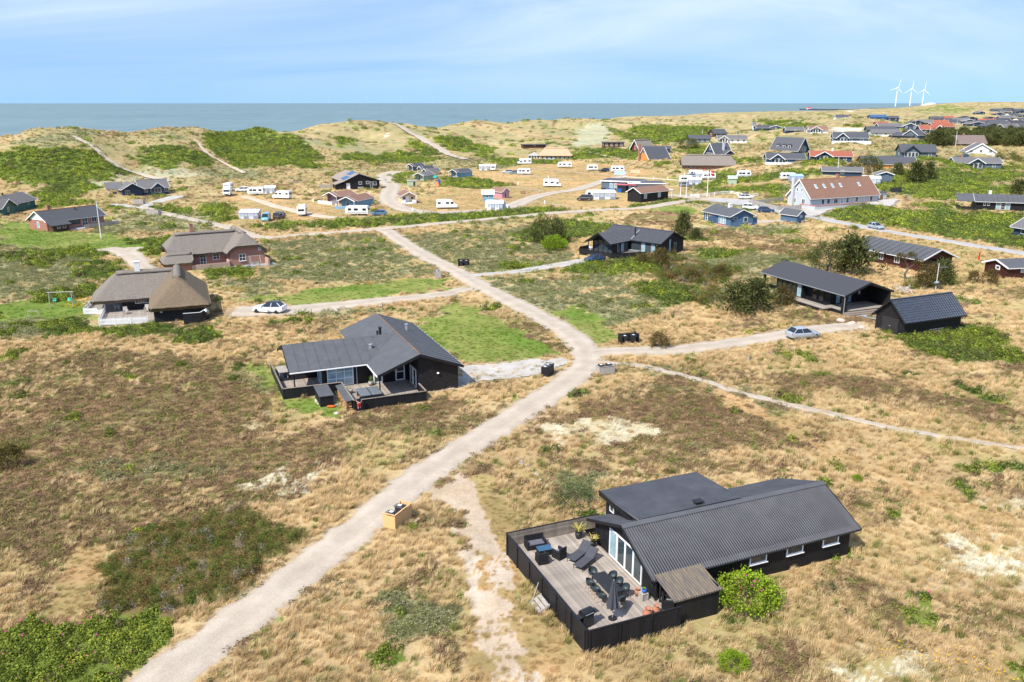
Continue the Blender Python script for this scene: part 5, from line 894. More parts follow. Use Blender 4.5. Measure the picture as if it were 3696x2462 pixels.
F, L, W = tri(*tp(K5, (105, 1252), (205, 1272), (282, 1262)), W=5.0); h = House('blue_shed', 'small blue wooden shed with grey felt roof beside the inn driveway', F, None, 'shed'); h.gable(0, L, 0, W, 2.1, 3.2, 'y', bluep, felt, white, .35, .4); h.w('S', L * .35, 1.4, .9, .5, gm=glassb)
# the inn
F, L, W = tri(*tp(K5, (85, 1092), (330, 1126), (966, 1062)))
h = House('grey_inn', 'tall grey rendered inn with red-brown tiled roof, skylights and outside chimney', F, None, 'inn'); h.gable(0, L, 0, W, 3.0, 7.6, 'x', greywall, tilebrown, white, .5, .45, .16, prof='tile', per=.33, amp=.03, ridge=tileor, bw=.3)
for y in (W * .22, W * .62): h.w('W', y, .8, 1.4, 1.6, nx=2, fw=.14)
for y in (W * .36, W * .56): h.w('W', y, 4.2, .7, 1.2, fw=.14)
for q in (.16, .24, .34, .52, .66, .88): h.w('S', L * q, .8, 1.2 if q != .34 else 1.6, 1.5, nx=1 if q != .34 else 2, fw=.1)
h.w('S', L * .44, 0, 1.1, 2.2, gm=glassb, fw=.14, name='door'); h.chimney(L * .55, W / 2 + .3, 7.0, 8.6, .8, brick)
mb = MB(); mb.box(-.75, -.02, W * .70, W * .80, -.5, 8.2); mb.build('chimney', greywall, h.r)
for q in (.14, .26, .38, .5, .78):
    t0 = .50; y0 = -.5 + (W / 2 + .5) * t0; z0 = 3.0 - .5 * 4.6 / (W / 2) + .14 + (4.6 + .5 * 4.6 / (W / 2)) * t0; k_ = 4.6 / (W / 2); mb = MB(); mb.slab([(L * q, y0, z0 + .05), (L * q + .8, y0, z0 + .05), (L * q + .8, y0 + 1.0, z0 + .05 + k_), (L * q, y0 + 1.0, z0 + .05 + k_)], .1); sk = mb.build('skylight', white, h.rs[0]); mb = MB(); mb.slab([(L * q + .08, y0 + .08, z0 + .07 + .08 * k_), (L * q + .72, y0 + .08, z0 + .07 + .08 * k_), (L * q + .72, y0 + .92, z0 + .07 + .92 * k_), (L * q + .08, y0 + .92, z0 + .07 + .92 * k_)], .01); mb.build('pane', glassb, sk)
mb = MB(); mb.box(L, L + 5.5, 1.5, 7, -.5, 2.9); mb.build('extension_wall', greywall, h.r); mb = MB(); mb.box(L, L + 5.8, 1.2, 7.3, 2.9, 3.05); mb.build('extension_roof', felt, h.r); win(h.r, (L + 2.6, 1.48, .1), (1, 0, 0), 1.6, 2.2, gm=mat('wood_door', (.2, .12, .06), .7), fm=white, name='door'); win(h.r, (L + .6, 1.48, 1.4), (1, 0, 0), 1.1, .9); F.exc(-1, L + 6, -3.5, W)
mb = MB(); mb.box(-2.4, L * .66, -4.3, -4.0, -.5, 1.1); mb.box(-2.4, -2.1, -4.0, 1.6, -.5, 1.1); q = tag(mb.build('terrace_wall', greywall), 'low grey terrace wall with red coping in front of the inn', 'wall'); q.location = F.loc(); q.rotation_euler = (0, 0, F.rz)
mb = MB(); mb.box(-2.45, L * .66, -4.38, -3.95, 1.1, 1.2); mb.box(-2.48, -2.02, -3.95, 1.6, 1.1, 1.2); mb.build('coping', mat('red_coping', (.5, .14, .08), .8), q)
put('paving', [([tuple(F.w(a, b, .12)) for a, b in ((-2.1, -4), (L * .66, -4), (L * .66, 0), (-2.1, 0))], [(0, 1, 2, 3)])], slate)
gf = frpx(*tp(K4, (1815, 985), (2140, 965)))
for lb, pts in (('long weathered board fence between the car park and the inn lawn', [K4([(1800, 960), (1830, 995)]), K4([(1830, 995), (2140, 960)])]), ('low weathered board fence beside the parked cars below the inn', [K4([(1785, 985), (2080, 1060)]), K4([(2080, 1060), (2330, 1045)])])):
    r_ = root('board_fence', lb, 'fence', G(*pts[0][0]))
    for a, b in pts:
        a, b = G(*a) - r_.location, G(*b) - r_.location; d = b - a; n_ = max(3, int(d.length / 2.2))
        for i in range(n_):
            p0, p1 = a + d * (i / n_), a + d * ((i + 1) / n_); mb = MB(); mb.add([p0 + Vector((0, 0, .05)), p1 + Vector((0, 0, .05)), p1 + Vector((0, 0, 1.25)), p0 + Vector((0, 0, 1.25))], [(0, 1, 2, 3)]); [mb.bar(p0 + Vector((0, 0, .2 + .15 * k)), p1 + Vector((0, 0, .2 + .15 * k)), .04, .13) for k in range(7)]; mb.build('fence_panel', oldwood, r_); mb = MB(); mb.bar(p0 + Vector((0, 0, -.3)), p0 + Vector((0, 0, 1.35)), .1, .1, up=(0, 1, 0)); mb.build('post', oldwood, r_)
# houses on the right edge and behind the pine
F, L, W = tri(*tp(K5, (1880, 1110), (1893, 1138), (2352, 1155)), W=6.5, L=21); h = House('black_house', 'low black house with grey seamed felt roof among the green shrubs, white chimney', F); h.gable(0, L, 0, W, 2.5, 4.0, 'x', black, felt, white, .6, .5)
for i in range(17): x = .4 + i * 1.25; mb = MB(); mb.bar((x, -.6, 2.52), (x, W / 2, 4.12), .06, .05); mb.build('seam', felt, h.rs[0])
roof_plane('roof', h.r, felt, (-5, -.6, 2.36), (-.5, -.6, 2.36), (-.5, W / 2, 4.1), (-5, W / 2, 4.1)); h.chimney(L * .18, W * .55, 3.6, 4.9, .7, offwhite); h.w('S', 1.8, 1.2, .6, .7); h.w('S', 2.8, 1.2, .6, .7); h.w('S', 5, .2, 1.1, 2.1, gm=glassb, name='glazed_door'); h.w('S', 6.2, .2, 1.1, 2.1, ny=3); h.w('S', 7.4, .2, 1.1, 2.1, gm=glassb, name='glazed_door'); h.w('S', 13, .9, 1.6, 1.2, nx=2)
fence('terrace_fence', 'black board fence round the left terrace of the seamed-roof house', F, [(-4.5, 3), (-4.5, -2), (.2, -2)], -.1, 1.0, 6, blackp, None)
F, L, W = tri((3640, 850), (3655, 853), (3735, 866), W=8, L=14); h = House('dark_house', 'dark house with grey roof and white eaves behind the shrubs beside the asphalt road', F); h.gable(0, L, 0, W, 2.4, 4.4, 'x', navy, tilegrey, white, .6, .6, bw=.3); h.w('S', 2.0, .9, 1.3, 1.1); h.w('S', 5, .9, 1.3, 1.1)
F16 = Fr((75.5, 135), (.927, .374), 0); A, B_, C_ = tp(KR, (1195, 300), (1545, 345), (1772, 296)); F, L, W = tri(A, B_, C_, W=15.5, L=7.6, u=(.927, .374))
h = House('dark_red_house', 'dark red house with wide grey felt roof behind the tall pine', F); h.gable(0, L, 0, W, 2.4, 3.9, 'y', redp, felt, white, .6, .9); 
for i in range(11): y = .5 + i * W / 11; mb = MB(); mb.bar((-.6, y, 2.40), (L / 2, y, 4.02), .06, .05); mb.build('seam', felt, h.rs[0])
for y in (W * .3, W * .55, W * .75): h.w('W', y, .8, 1.2, 1.2, nx=2)
mb = MB(); mb.box(L * .12, L * .9, -.9, .0, -.2, .1); mb.build('porch_floor', decky, h.r); mb = MB(); mb.add([(L * .15, -.03, 0), (L * .85, -.03, 0), (L * .85, -.03, 2.2), (L * .15, -.03, 2.2)], [(0, 1, 2, 3)]); mb.build('carport_shade_sheet', glassd, h.r)  # dark sheet on the closed wall stands in for the shade inside a carport
F, L, W = tri(*tp(KR, (2060, 358), (2222, 404), (2375, 398)), L=8); h = House('red_shed', 'dark red boarded shed with grey felt roof and white trim', F, None, 'shed'); h.gable(0, L, 0, W, 2.1, 3.0, 'x', redp, felt, white, .4, .4, bw=.26); h.w('W', W * .35, 1.3, 1.0, .75, fw=.16); h.w('S', 2.5, 1.1, 3, .9, nx=5, gm=glassb)
# ---------------------------------------------------------------- houses among the dunes
def farhouse(px, py, Y, yaw, L, W, he, hr, axis, wm, rm, tm, label, group=None, nS=3, wing=None, name='holiday_house', cat='house', chim=None, gw=True, ov=.5, bw=.26, deck=False):
    p = atY(px, py, Y) if Y else G(px, py); u = Vector((math.cos(math.radians(yaw)), math.sin(math.radians(yaw)))); o = p.xy - u * (L / 2); z = min(zat(o.x, o.y), zat(p.x, p.y), zat(*(p.xy + u * (L / 2)))) if True else p.z
    F = Fr(o, u, (z + p.z) / 2 if Y else z); h = House(name, label, F, group, cat); h.gable(0, L, 0, W, he, hr, axis, wm, rm, tm, ov, ov, .14, zb=-2.0, bw=bw)
    if wing:
        x0, x1, y0, hw = wing; b = h.b; h.gable(x0, x1, y0, W * .55, he, hw, 'y', wm, rm, tm, .5, .9, .14, zb=-2.0, bw=bw); n = max(1, int((x1 - x0) / 1.5))
        for i in range(n): h.w('S', x0 + .3 + i * (x1 - x0 - .6) / n, .5, (x1 - x0 - .6) / n - .15, 1.9, fw=.1)
        h.b = b
    for i in range(nS):
        x = L * (i + .5) / nS - .6
        if wing and wing[0] - 1 < x < wing[1]: continue
        h.w('S', x, .8, 1.2, 1.3, nx=2, fw=.1)
    if gw: h.w('W', W * .4, .9, 1.2, 1.2, fw=.1); h.w('E', W * .4, .9, 1.2, 1.2, fw=.1)
    if chim: h.chimney(L * chim, W * .5, hr - .6, hr + 1.0, .7, brick if wm not in (navy,) else offwhite)
    if deck: mb = MB(); mb.box(-1, L + 1, -3, 0, -1.5, .15); mb.build('terrace', white, h.r); mb = MB(); mb.box(-1, L + 1, -3.08, -3.0, -.5, 1.0); mb.build('terrace_rail', white, h.r)
    return h
def fh(i, *a, **k): return farhouse(*FARH[i], *a, **k)
fh(0, -12, 15, 9, 2.3, 4.0, 'x', navy, tilered, white, 'white-gabled dark house with red tiled roof standing alone in the dunes', wing=(1.5, 7.5, -1.5, 4.0), chim=.55)
fh(1, -14, 15, 9, 2.5, 4.8, 'x', greyblue, tiledark, white, 'grey-blue house with white-trimmed glazed gable on a dune slope with deck', wing=(1, 6, -2, 4.6), deck=True)
fh(2, -10, 13, 9, 2.6, 5.2, 'x', greyblue, tiledark, tiledark, 'dark house with tall glass gable and black roof standing alone on dry grass', wing=(.5, 6.5, -1.2, 5.0))
h = fh(3, -48, 13, 9, 1.0, 6.0, 'x', navy, tiledark, white, 'steep A-frame house with long dark roof, dormers and white glazed gable', nS=0, gw=False, bw=.35)
for i in range(3): win(h.r, (8.99 * 0 + 13.02, 2 + i * 1.7, .3), (0, 1, 0), 1.5, 2.4 if i == 1 else 1.8, nx=2, fw=.1)
for x in (2.5, 5.5, 8): mb = MB(); mb.box(x, x + 1.2, .6, 3, 1.2, 2.9); d_ = mb.build('dormer', navy, h.r); win(h.r, (x + .05, .58, 1.5), (1, 0, 0), 1.1, 1.2, fw=.12); mb = MB(); mb.slab([(x - .2, .3, 2.8), (x - .2, 3, 2.9), (x + .6, 3, 3.5), (x + .6, .3, 3.4)], .08); mb.slab([(x + 1.4, .3, 2.8), (x + 1.4, 3, 2.9), (x + .6, 3, 3.5), (x + .6, .3, 3.4)], .08); mb.build('dormer_roof', tiledark, d_)
fh(4, -8, 14.5, 8, 2.4, 4.3, 'x', bluep, tiledark, white, 'navy and white bungalow with dark roof behind a white board terrace', wing=(1, 6, -2.2, 4.2), deck=True)
F = Fr(atY(*FARH[5]).xy - Vector((10.5, 2)), (1, -.12), atY(*FARH[5]).z - .2); h = House('thatched_farmhouse', 'long red brick farmhouse under a grey thatched roof with sagging eaves', F); mb = MB(); mb.box(0, 21, 0, 8, -2, 2.5); mb.add([(0, 0, 2.5), (0, 8, 2.5), (0, 6, 4.3), (0, 2, 4.3)], [(0, 3, 2, 1)]); mb.add([(21, 0, 2.5), (21, 8, 2.5), (21, 6, 4.3), (21, 2, 4.3)], [(0, 1, 2, 3)]); mb.build('wall', brick, h.r); thatched(h.r, -.6, 21.6, -.8, 8.8, 2.1, 6.3, 'x', 1.8, 1.8, thatch, n=48)
for x in (2, 4, 12, 17): win(h.r, (x, -.03, .9), (1, 0, 0), 1.0, 1.2)
for y in (2, 4.5): win(h.r, (-.03, y + .9, .8), (0, -1, 0), .9, 1.3); win(h.r, (21.03, y, .8), (0, 1, 0), .9, 1.3)
h = fh(6, 24, 10.5, 8.5, .6, 5.0, 'x', orangep, tiledark, white, 'black A-frame house with orange boarded gable and tall red chimney', nS=0, gw=False); h.chimney(-.7, 7.0, -1, 6.2, .8, brick); win(h.r, (-.03, 5.2, 2.4), (0, -1, 0), 1.6, 1.3, nx=2)
p = atY(*FARH[7]); h = House('thatched_a_frame', 'small steep thatched A-frame house with white gable trim behind the black A-frame', Fr(p.xy - Vector((5, 2)), (.87, .5), p.z - .3)); mb = MB(); mb.add([(x, y, z) for x in (.5, 8.5) for y, z in ((0.4, -1.5), (6.6, -1.5), (6.6, .5), (3.5, 4.7), (.4, .5))], [(0, 1, 2, 3, 4), (9, 8, 7, 6, 5), (0, 4, 9, 5), (1, 6, 7, 2)]); mb.build('wall', brownp, h.r); thatched(h.r, -.3, 9, -.4, 7.4, .4, 5.2, 'x', 0, 0, thatch, n=36); win(h.r, (.48, 4.2, .3), (0, -1, 0), 1.2, 2, gm=mat('red_door', (.4, .03, .03), .6), name='door')
for y0 in (-.35, 7.35): mb = MB(); mb.bar((-.35, y0, .1), (-.35, 3.5, 4.9), .06, .3); mb.build('bargeboard', white, h.r)
h = farhouse(2370, 552, 395, -8, 12, 6, 2.6, 3.6, 'x', navy, tiledark, tiledark, 'low dark house with flat-pitched roof between the two A-frames', nS=2)
h = fh(8, 22, 8.5, 7.5, 1.9, 6.2, 'x', navy, tiledark, white, 'tall navy house with steep dark roof and white glazed gable', nS=0, bw=.32); h.chimney(5, 1.2, 2, 6.6, .8, greywall); win(h.r, (-.03, 4.6, 3.4), (0, -1, 0), 1.6, 1.4, nx=2); [win(h.r, (-.03, 6.4 - i * 2, .3), (0, -1, 0), 1.8, 1.8, nx=2) for i in range(3)]
h.gable(3.2, 8.2, -2.5, 1, 1.9, 3.4, 'y', navy, tiledark, white, .4, .4, zb=-2)
fh(9, -6, 12, 6.5, 2.5, 4.2, 'x', greyblue, tiledark, tiledark, 'low dark blue house with plain black roof beside a flagpole', nS=4)
farhouse(2600, 496, 520, 25, 9, 6.5, 2.2, 4.6, 'x', brownp, tiledark, tiledark, 'brown gabled house with dark roof uphill of the white-trimmed pair', nS=1)
fh(10, -6, 15, 7, 2.4, 4.0, 'x', offwhite, tilegrey, white, 'white house with grey roof and two glazed gables beside a flagpole', wing=(.5, 5, -2, 4.0), nS=5)
fh(11, 2, 15, 7, 2.0, 3.6, 'x', navy, tiledark, white, 'dark house sunk in the dune with white chimney stack', nS=2); farhouse(2722, 466, 610, 0, 2, 2, 4, 5, 'x', offwhite, tilegrey, white, 'white rendered chimney tower of the sunk dune house', nS=0, gw=False, cat='tower'); farhouse(2800, 466, 600, -10, 8, 5, 1.8, 3.0, 'y', navy, tiledark, white, 'small dark annexe right of the white chimney tower', nS=0)
fh(12, 4, 11, 7, 2.7, 2.95, 'x', brownp, felt, brownp, 'flat-roofed brown house with wide dark windows at the foot of the grey dune', nS=4); fh(13, 12, 13, 6, 1.5, 1.75, 'x', brownp, felt, brownp, 'low flat-roofed dark house sunk in dry grass above the straw-roofed house', nS=1)
p = atY(*FARH[14]); h = House('thatched_house', 'white house with new straw-yellow thatched roof by the camp site', Fr(p.xy - Vector((6, 1)), (1, -.1), p.z - .2)); mb = MB(); mb.box(0, 16, 0, 8, -1.5, 2.5); mb.build('wall', offwhite, h.r); thatched(h.r, -.5, 16.5, -.6, 8.6, 2.3, 6.2, 'x', .3, .3, thatchn, n=40, hs=1.3, capm=thatchn); [win(h.r, (1 + i * 2.2, -.03, .8), (1, 0, 0), 1, 1.2) for i in range(7)]
mb = MB(); mb.box(-6, 0, 1.2, 7, -1.5, 2.2); mb.build('annexe_wall', white, h.r); mb = MB(); mb.add([(-6.4, .8, 2.2), (.2, .8, 2.2), (.2, 7.4, 2.2), (-6.4, 7.4, 2.2), (-3, 4, 4.0)], [(0, 1, 4), (1, 2, 4), (2, 3, 4), (3, 0, 4)]); mb.build('annexe_roof', oldwood, h.r); [win(h.r, (-5.6 + i * 1.4, 1.18, .4), (1, 0, 0), 1.2, 1.6) for i in range(4)]
fh(15, -6, 17, 8, 2.5, 4.2, 'x', greyblue, tilegrey, white, 'grey-blue bungalow with white porch posts above the dense shrubs', wing=(4, 9.5, -2, 4.2), chim=.2)
fh(16, -4, 13, 8, 2.2, 4.6, 'x', orangep, tiledark, tiledark, 'long black-roofed house with oiled timber walls, roof part with darker end gable', nS=2); farhouse(3240, 611, 333, -8, 13.5, 8, 2.0, 4.4, 'x', orangep, tiledark, white, 'long black-roofed house with oiled timber walls and white-edged gable beside its twin', nS=1)
farhouse(3040, 628, 300, -14, 13, 6, 1.8, 3.0, 'x', navy, tilegrey, white, 'low grey-roofed white-gabled house sunk in shrubs before the long black roofs', nS=1); farhouse(3195, 640, 290, -5, 5, 4, 2.0, 2.8, 'y', greyblue, tilegrey, white, 'small grey shed between two pines and the camp awning', nS=0, cat='shed')
p = atY(*FARH[17]); h = fh(17, -3, 17, 9, 2.0, 5.6, 'x', brownp, mat('grey_brown_roof', (.17, .13, .115), .9, .2, 2, .3, 30), M['grey_brown_roof'] if 'grey_brown_roof' in M else None, 'wide low house under a huge grey-brown hipped roof beside the dark wood', nS=5, chim=.45)
fh(18, -10, 11, 7, 1.2, 4.4, 'y', offwhite, tilegrey, white, 'white A-gabled house with glazed front sunk behind dry grass', nS=3, bw=.4)
h = fh(19, 28, 6, 8, 2.6, 5.0, 'x', greyblue, tiledark, white, 'grey-blue house with steep white-trimmed gable and small square window', nS=0); h.gable(-1, 6, 2, 14, 2.0, 3.6, 'y', navy, tiledark, tiledark, .4, .4, zb=-2)
farhouse(3265, 498, 440, -4, 12, 5, .9, 1.8, 'x', brownp, tilebrown, tilebrown, 'low brown roof half buried in the dry dune grass', nS=0); farhouse(3085, 520, 395, 0, 0.1 + 2, 2, .4, .8, 'x', oldwood, oldwood, oldwood, 'small weathered hutch on the dune beside the glazed deck house', nS=0, gw=False, cat='hutch')
fh(20, -8, 15, 8, 2.0, 3.8, 'x', offwhite, tilegrey, tiledark, 'long low white house with pale grey roof below a dark roof ridge', nS=3); farhouse(3180, 484, 515, -8, 16, 7, 2.4, 4.4, 'x', navy, tiledark, tiledark, 'dark-roofed house joined uphill to the pale grey roof', nS=0)
fh(21, -5, 15, 8, 2.4, 4.0, 'x', greyblue, tilegrey, white, 'grey-roofed bungalow with row of white windows on the dune', nS=5); farhouse(3285, 467, 545, -20, 9, 7, 2.0, 4.0, 'y', navy, tiledark, white, 'dark house with wide white gable left of the red roofs', nS=2)
fh(22, -6, 12, 8, 2.4, 4.6, 'x', navy, tilered, white, 'nearer dark house with bright red roof and white gable in the far dunes', nS=2, wing=(7, 12, -2, 4.6)); fh(23, 4, 14, 8, 2.4, 4.6, 'x', navy, tilered, white, 'farther house with bright red roof and black gable end in the far dunes', nS=2)
farhouse(3185, 452, 610, 0, 8, 6, .8, 2.6, 'x', brownp, tilered, tilered, 'small red roof peeping out of the dune grass', nS=0)
fh(24, 0, 13, 8, 2.2, 4.0, 'x', bluep, solar, tiledark, 'dark house with blue solar roof on the dune ridge', nS=2); farhouse(3222, 431, 720, -5, 10, 8, 2.4, 4.0, 'x', navy, tiledark, tiledark, 'black roofed house beside the blue solar roof', nS=2)
fh(30, -5, 10, 8, 2.0, 4.0, 'x', offwhite, tilebrown, white, 'white gabled house with brown roof at the sand hollow', nS=1, wing=(0, 6, -1, 3.8)); fh(31, 0, 10, 7, 1.8, 3.4, 'x', navy, tilegrey, white, 'dark shed-like house with pale gable beside the brown-roofed white house', nS=1); fh(33, 0, 10, 6, 1.6, 3.2, 'x', offwhite, tiledark, white, 'white-gabled house half behind the middle dune', nS=0)
gfar = 'far holiday houses towards the harbour'
_fl = 'small dark-roofed holiday house in the far cluster on the dunes'
K5l = [(1345, 343), (1420, 340), (1530, 303), (1590, 333), (1700, 335), (1760, 312), (1860, 302), (2000, 330), (2085, 335), (1910, 357), (2110, 352), (2290, 347), (2060, 382), (2230, 395), (2330, 387), (2120, 252), (2260, 262), (2190, 292), (2330, 232), (2200, 212), (2090, 217), (1950, 243), (2340, 312), (1640, 300), (1800, 290), (2230, 290), (2300, 215), (2360, 270), (2420, 330), (2180, 235), (1480, 322), (1560, 345), (1660, 318), (1840, 330), (1960, 345), (2150, 318), (2040, 300)]
tr = [tiledark, tilegrey, tiledark, shingle, tiledark, tilegrey, tiledark, tilered]; wl = [navy, blackp, greyblue, navy, offwhite, brownp]
for i, q in enumerate(K5l):
    px, py = K5([q])[0]; g = G(px, py); Y = min(max(g.y, 520), 1500); red = i % 8 == 7
    hh = farhouse(px, py, None, RNG.uniform(-25, 25), RNG.uniform(11, 16), 7.5, 2.3, RNG.uniform(3.8, 4.6), 'x' if i % 3 else 'y', wl[i % 6], tr[i % 8], white if i % 2 else tiledark, ('small red-roofed holiday house in the far cluster on the dunes' if red else _fl), (gfar + ' with red roofs') if red else gfar, nS=2)
# ---------------------------------------------------------------- vehicles
paints = {}
def paint(n, c, metal_=0.0): 
    if n not in paints: paints[n] = mat('car_paint_' + n, c, .28, .04, 2, spec=.6, metal=metal_)
    return paints[n]
def wheel(r, x, y, rad, w=.2, rim=None):
    s = 1 if y > 0 else -1; mb = MB(); mb.cyl((x, y - s * w, rad), (x, y, rad), rad, n=16); o = mb.build('wheel', rubber, r); mb = MB(); mb.cyl((x, y - s * .05, rad), (x, y + s * .012, rad), rad * .62, n=12); mb.build('rim', rim or rimm, o); return o
def car(label, pos, yaw, pm, L=4.4, W=1.8, Ht=1.5, style='hatch', group=None, name='car', cat='car', rim=None, roofm=None):
    r = root(name, label, cat, pos, math.radians(yaw), group); hw = W / 2; bl = Ht * .60
    st = {'hatch': [(-.5, .62, .78), (-.485, .66, .93), (-.40, .64, 1), (-.1, .60, 1), (.15, .60, 1), (.22, .60, 1), (.36, .56, .98), (.45, .50, .92), (.485, .43, .84), (.5, .36, .74)],
          'suv': [(-.5, .60, .82), (-.485, .64, .95), (-.40, .62, 1), (.15, .60, 1), (.25, .60, 1), (.40, .56, .97), (.48, .48, .9), (.5, .38, .78)],
          'van': [(-.5, .56, .90), (-.49, .58, .98), (.2, .56, 1), (.32, .56, 1), (.43, .50, .96), (.49, .42, .88), (.5, .34, .8)]}[style]
    rings = []
    for fx, fz, fw in st: x = fx * L; z = fz * Ht; w = hw * fw; lo = .22 if abs(fx) < .47 else .34; rings.append([(x, -w * .90, lo), (x, -w, lo + .14), (x, -w, z - .16), (x, -w * .93, z - .03), (x, 0, z + .02), (x, w * .93, z - .03), (x, w, z - .16), (x, w, lo + .14), (x, w * .90, lo)])
    mb = MB(); mb.loft(rings); body = mb.build('body', pm, r, True); mo = body.modifiers.new('edge', 'EDGE_SPLIT'); mo.split_angle = math.radians(50)
    gh = {'hatch': ((-.47, .22), (-.33, .02)), 'suv': ((-.475, .24), (-.40, .06)), 'van': ((-.485, .36), (-.46, .20))}[style]
    zb_, zt = Ht * .57, Ht * .95; wb, wt = hw * .93, hw * .74
    mb = MB(); lo = [(gh[0][0] * L, -wb, zb_), (gh[0][1] * L, -wb, zb_), (gh[0][1] * L, wb, zb_), (gh[0][0] * L, wb, zb_)]; up = [(gh[1][0] * L, -wt, zt), (gh[1][1] * L, -wt, zt), (gh[1][1] * L, wt, zt), (gh[1][0] * L, wt, zt)]
    mb.loft([lo, up]); mb.build('window_glass', glassd, r)
    mb = MB(); e = .03; ux0, ux1 = gh[1][0] * L, gh[1][1] * L; n_ = 6; rr = []
    for i in range(n_ + 1): x = ux0 - e + (ux1 - ux0 + 2 * e) * i / n_; k = math.sin(math.pi * i / n_) * .05; rr.append([(x, -wt - e, zt - .02), (x, -wt * .8, zt + .03 + k), (x, 0, zt + .05 + k), (x, wt * .8, zt + .03 + k), (x, wt + e, zt - .02)])
    mb.loft(rr, closed=False, caps=False); rf_ = mb.build('roof', roofm or pm, r, True)
    for s in (-1, 1):
        for b0, t0 in ((gh[0][0], gh[1][0]), ((gh[0][0] + gh[0][1]) / 2, (gh[1][0] + gh[1][1]) / 2), (gh[0][1], gh[1][1])):
            mb = MB(); mb.bar((b0 * L, s * wb, zb_), (t0 * L, s * wt, zt), .09, .05); mb.build('pillar', pm, r)
        for x in (-.30 * L, .31 * L): wheel(r, x, s * (hw * .99), Ht * .215, .2, rim)
        mb = MB(); mb.box(gh[0][1] * L - .35, gh[0][1] * L - .2, s * hw * .98 - .02, s * hw * .98 + s * .18, zb_, zb_ + .13) if s > 0 else mb.box(gh[0][1] * L - .35, gh[0][1] * L - .2, -hw * .98 - .18, -hw * .98, zb_, zb_ + .13); mb.build('mirror', pm, r)
        mb = MB(); mb.box(.455 * L, .488 * L, s * hw * .72 - .18, s * hw * .72 + .18, Ht * .36, Ht * .44); mb.build('headlight', glassb, r)
        mb = MB(); mb.box(-.499 * L, -.47 * L, s * hw * .75 - .13, s * hw * .75 + .13, Ht * .46, Ht * .60); mb.build('tail_light', mat('tail_red', (.35, .01, .01), .3), r)
    EXC.append((pos[0], pos[1], math.cos(math.radians(yaw)), math.sin(math.radians(yaw)), -L / 2, L / 2, -W / 2, W / 2)); return r
def yawpx(a, b): p, q = G(*a), G(*b); d = q - p; return math.degrees(math.atan2(d.y, d.x))
def up(p, z=.06): return Vector((p.x, p.y, p.z + z))
pw = paint('white', (.80, .80, .80)); ps = paint('silver', (.42, .47, .50), .4); pd = paint('black', (.012, .014, .02)); pn = paint('navy', (.015, .04, .09)); pg_ = paint('grey', (.18, .2, .22), .3); pbr = paint('brown', (.045, .03, .026)); pbl = paint('light_blue', (.18, .40, .50))
c = car('white electric car with dark glass roof and open door on the thatched cottage drive', up(G(972, 1128)), 173, pw, 4.7, 1.9, 1.6, 'hatch', rim=darkmetal, roofm=glassd)
mb = MB(); mb.add([(.55, .95, .35), (-.35, 1.45, .35), (-.35, 1.40, .95), (.5, .93, .95)], [(0, 1, 2, 3)]); mb.slab([(.55, .95, .95), (-.35, 1.45, .95), (-.37, 1.40, .98), (.5, .9, .98)], .6); mb.build('door', pw, c)
car('silver hatchback with red tail lights on the drive of the long black house', up(G(2897, 1221)), 17, ps, 4.3, 1.78, 1.5)
car('dark blue-black hatchback parked below the glazed-gable house', up(G(2146, 946)), 208, pn, 4.1, 1.76, 1.5, roofm=pd)
car('silver-blue hatchback driving on the grey asphalt road', up(G(3161, 828), .15), yawpx(*K5([(900, 1320), (1050, 1350)])), ps, 4.2, 1.76, 1.5)
car('white crossover car beside the dark blue car below the inn', up(G(2709, 757), .15), -28, pw, 4.5, 1.8, 1.6, 'suv'); car('dark blue estate car parked next to the white crossover', up(G(2765, 768), .15), -14, pn, 4.5, 1.8, 1.55, 'suv')
c = car('white estate car with black roof box by the white paddock fence', up(G(2692, 719), .15), 8, pw, 4.7, 1.8, 1.5, 'suv'); mb = MB(); mb.box(-1.2, .7, -.4, .4, 1.55, 1.9); mb.build('roof_box', plasticd, c, bevel=.1)
car('white car on the sandy camp field beside the motorhomes', up(G(875, 692)), 190, pw, 4.6, 1.85, 1.6, 'suv')
car('light blue camper van beside the white drive-away awning', up(G(961, 797)), -82, pbl, 4.9, 1.9, 1.95, 'van'); car('dark brown van parked between the awning and the pop-top caravan', up(G(1010, 791)), 84, pbr, 4.9, 1.9, 1.9, 'van'); car('dark brown van with roof box beside the large white awning', up(G(2111, 725)), 165, pbr, 4.9, 1.9, 1.9, 'van')
car('grey car parked behind the camp rail beside a caravan', up(G(1832, 627)), 172, ps, 4.5, 1.8, 1.6, 'suv'); car('dark grey van car tucked between the grey car and the caravan', up(G(1856, 629)), 172, pg_, 4.0, 1.8, 1.6, 'suv')
car('black SUV between two caravans at the end of the camp field', up(G(2180, 621)), 172, pd, 4.6, 1.85, 1.65, 'suv'); car('grey-blue car before the caravan awnings on the green lawn', up(G(2472, 674)), -10, pg_, 4.5, 1.8, 1.6, 'suv'); car('pale blue car behind the caravan awnings', up(G(2502, 640)), -10, ps, 4.4, 1.8, 1.5)
car('dark teal car on the far sandy track in the dunes', up(G(3475, 571), .2), 160, paint('teal', (.02, .07, .09)), 4.6, 1.8, 1.5); car('blue car half hidden behind the long hedge', up(G(1366, 778)), 178, paint('blue', (.05, .13, .24)), 4.5, 1.8, 1.5); car('dark car beside the low white building on the ridge', up(G(3265, 488), .2), 0, pd, 4.4, 1.8, 1.5, 'suv')
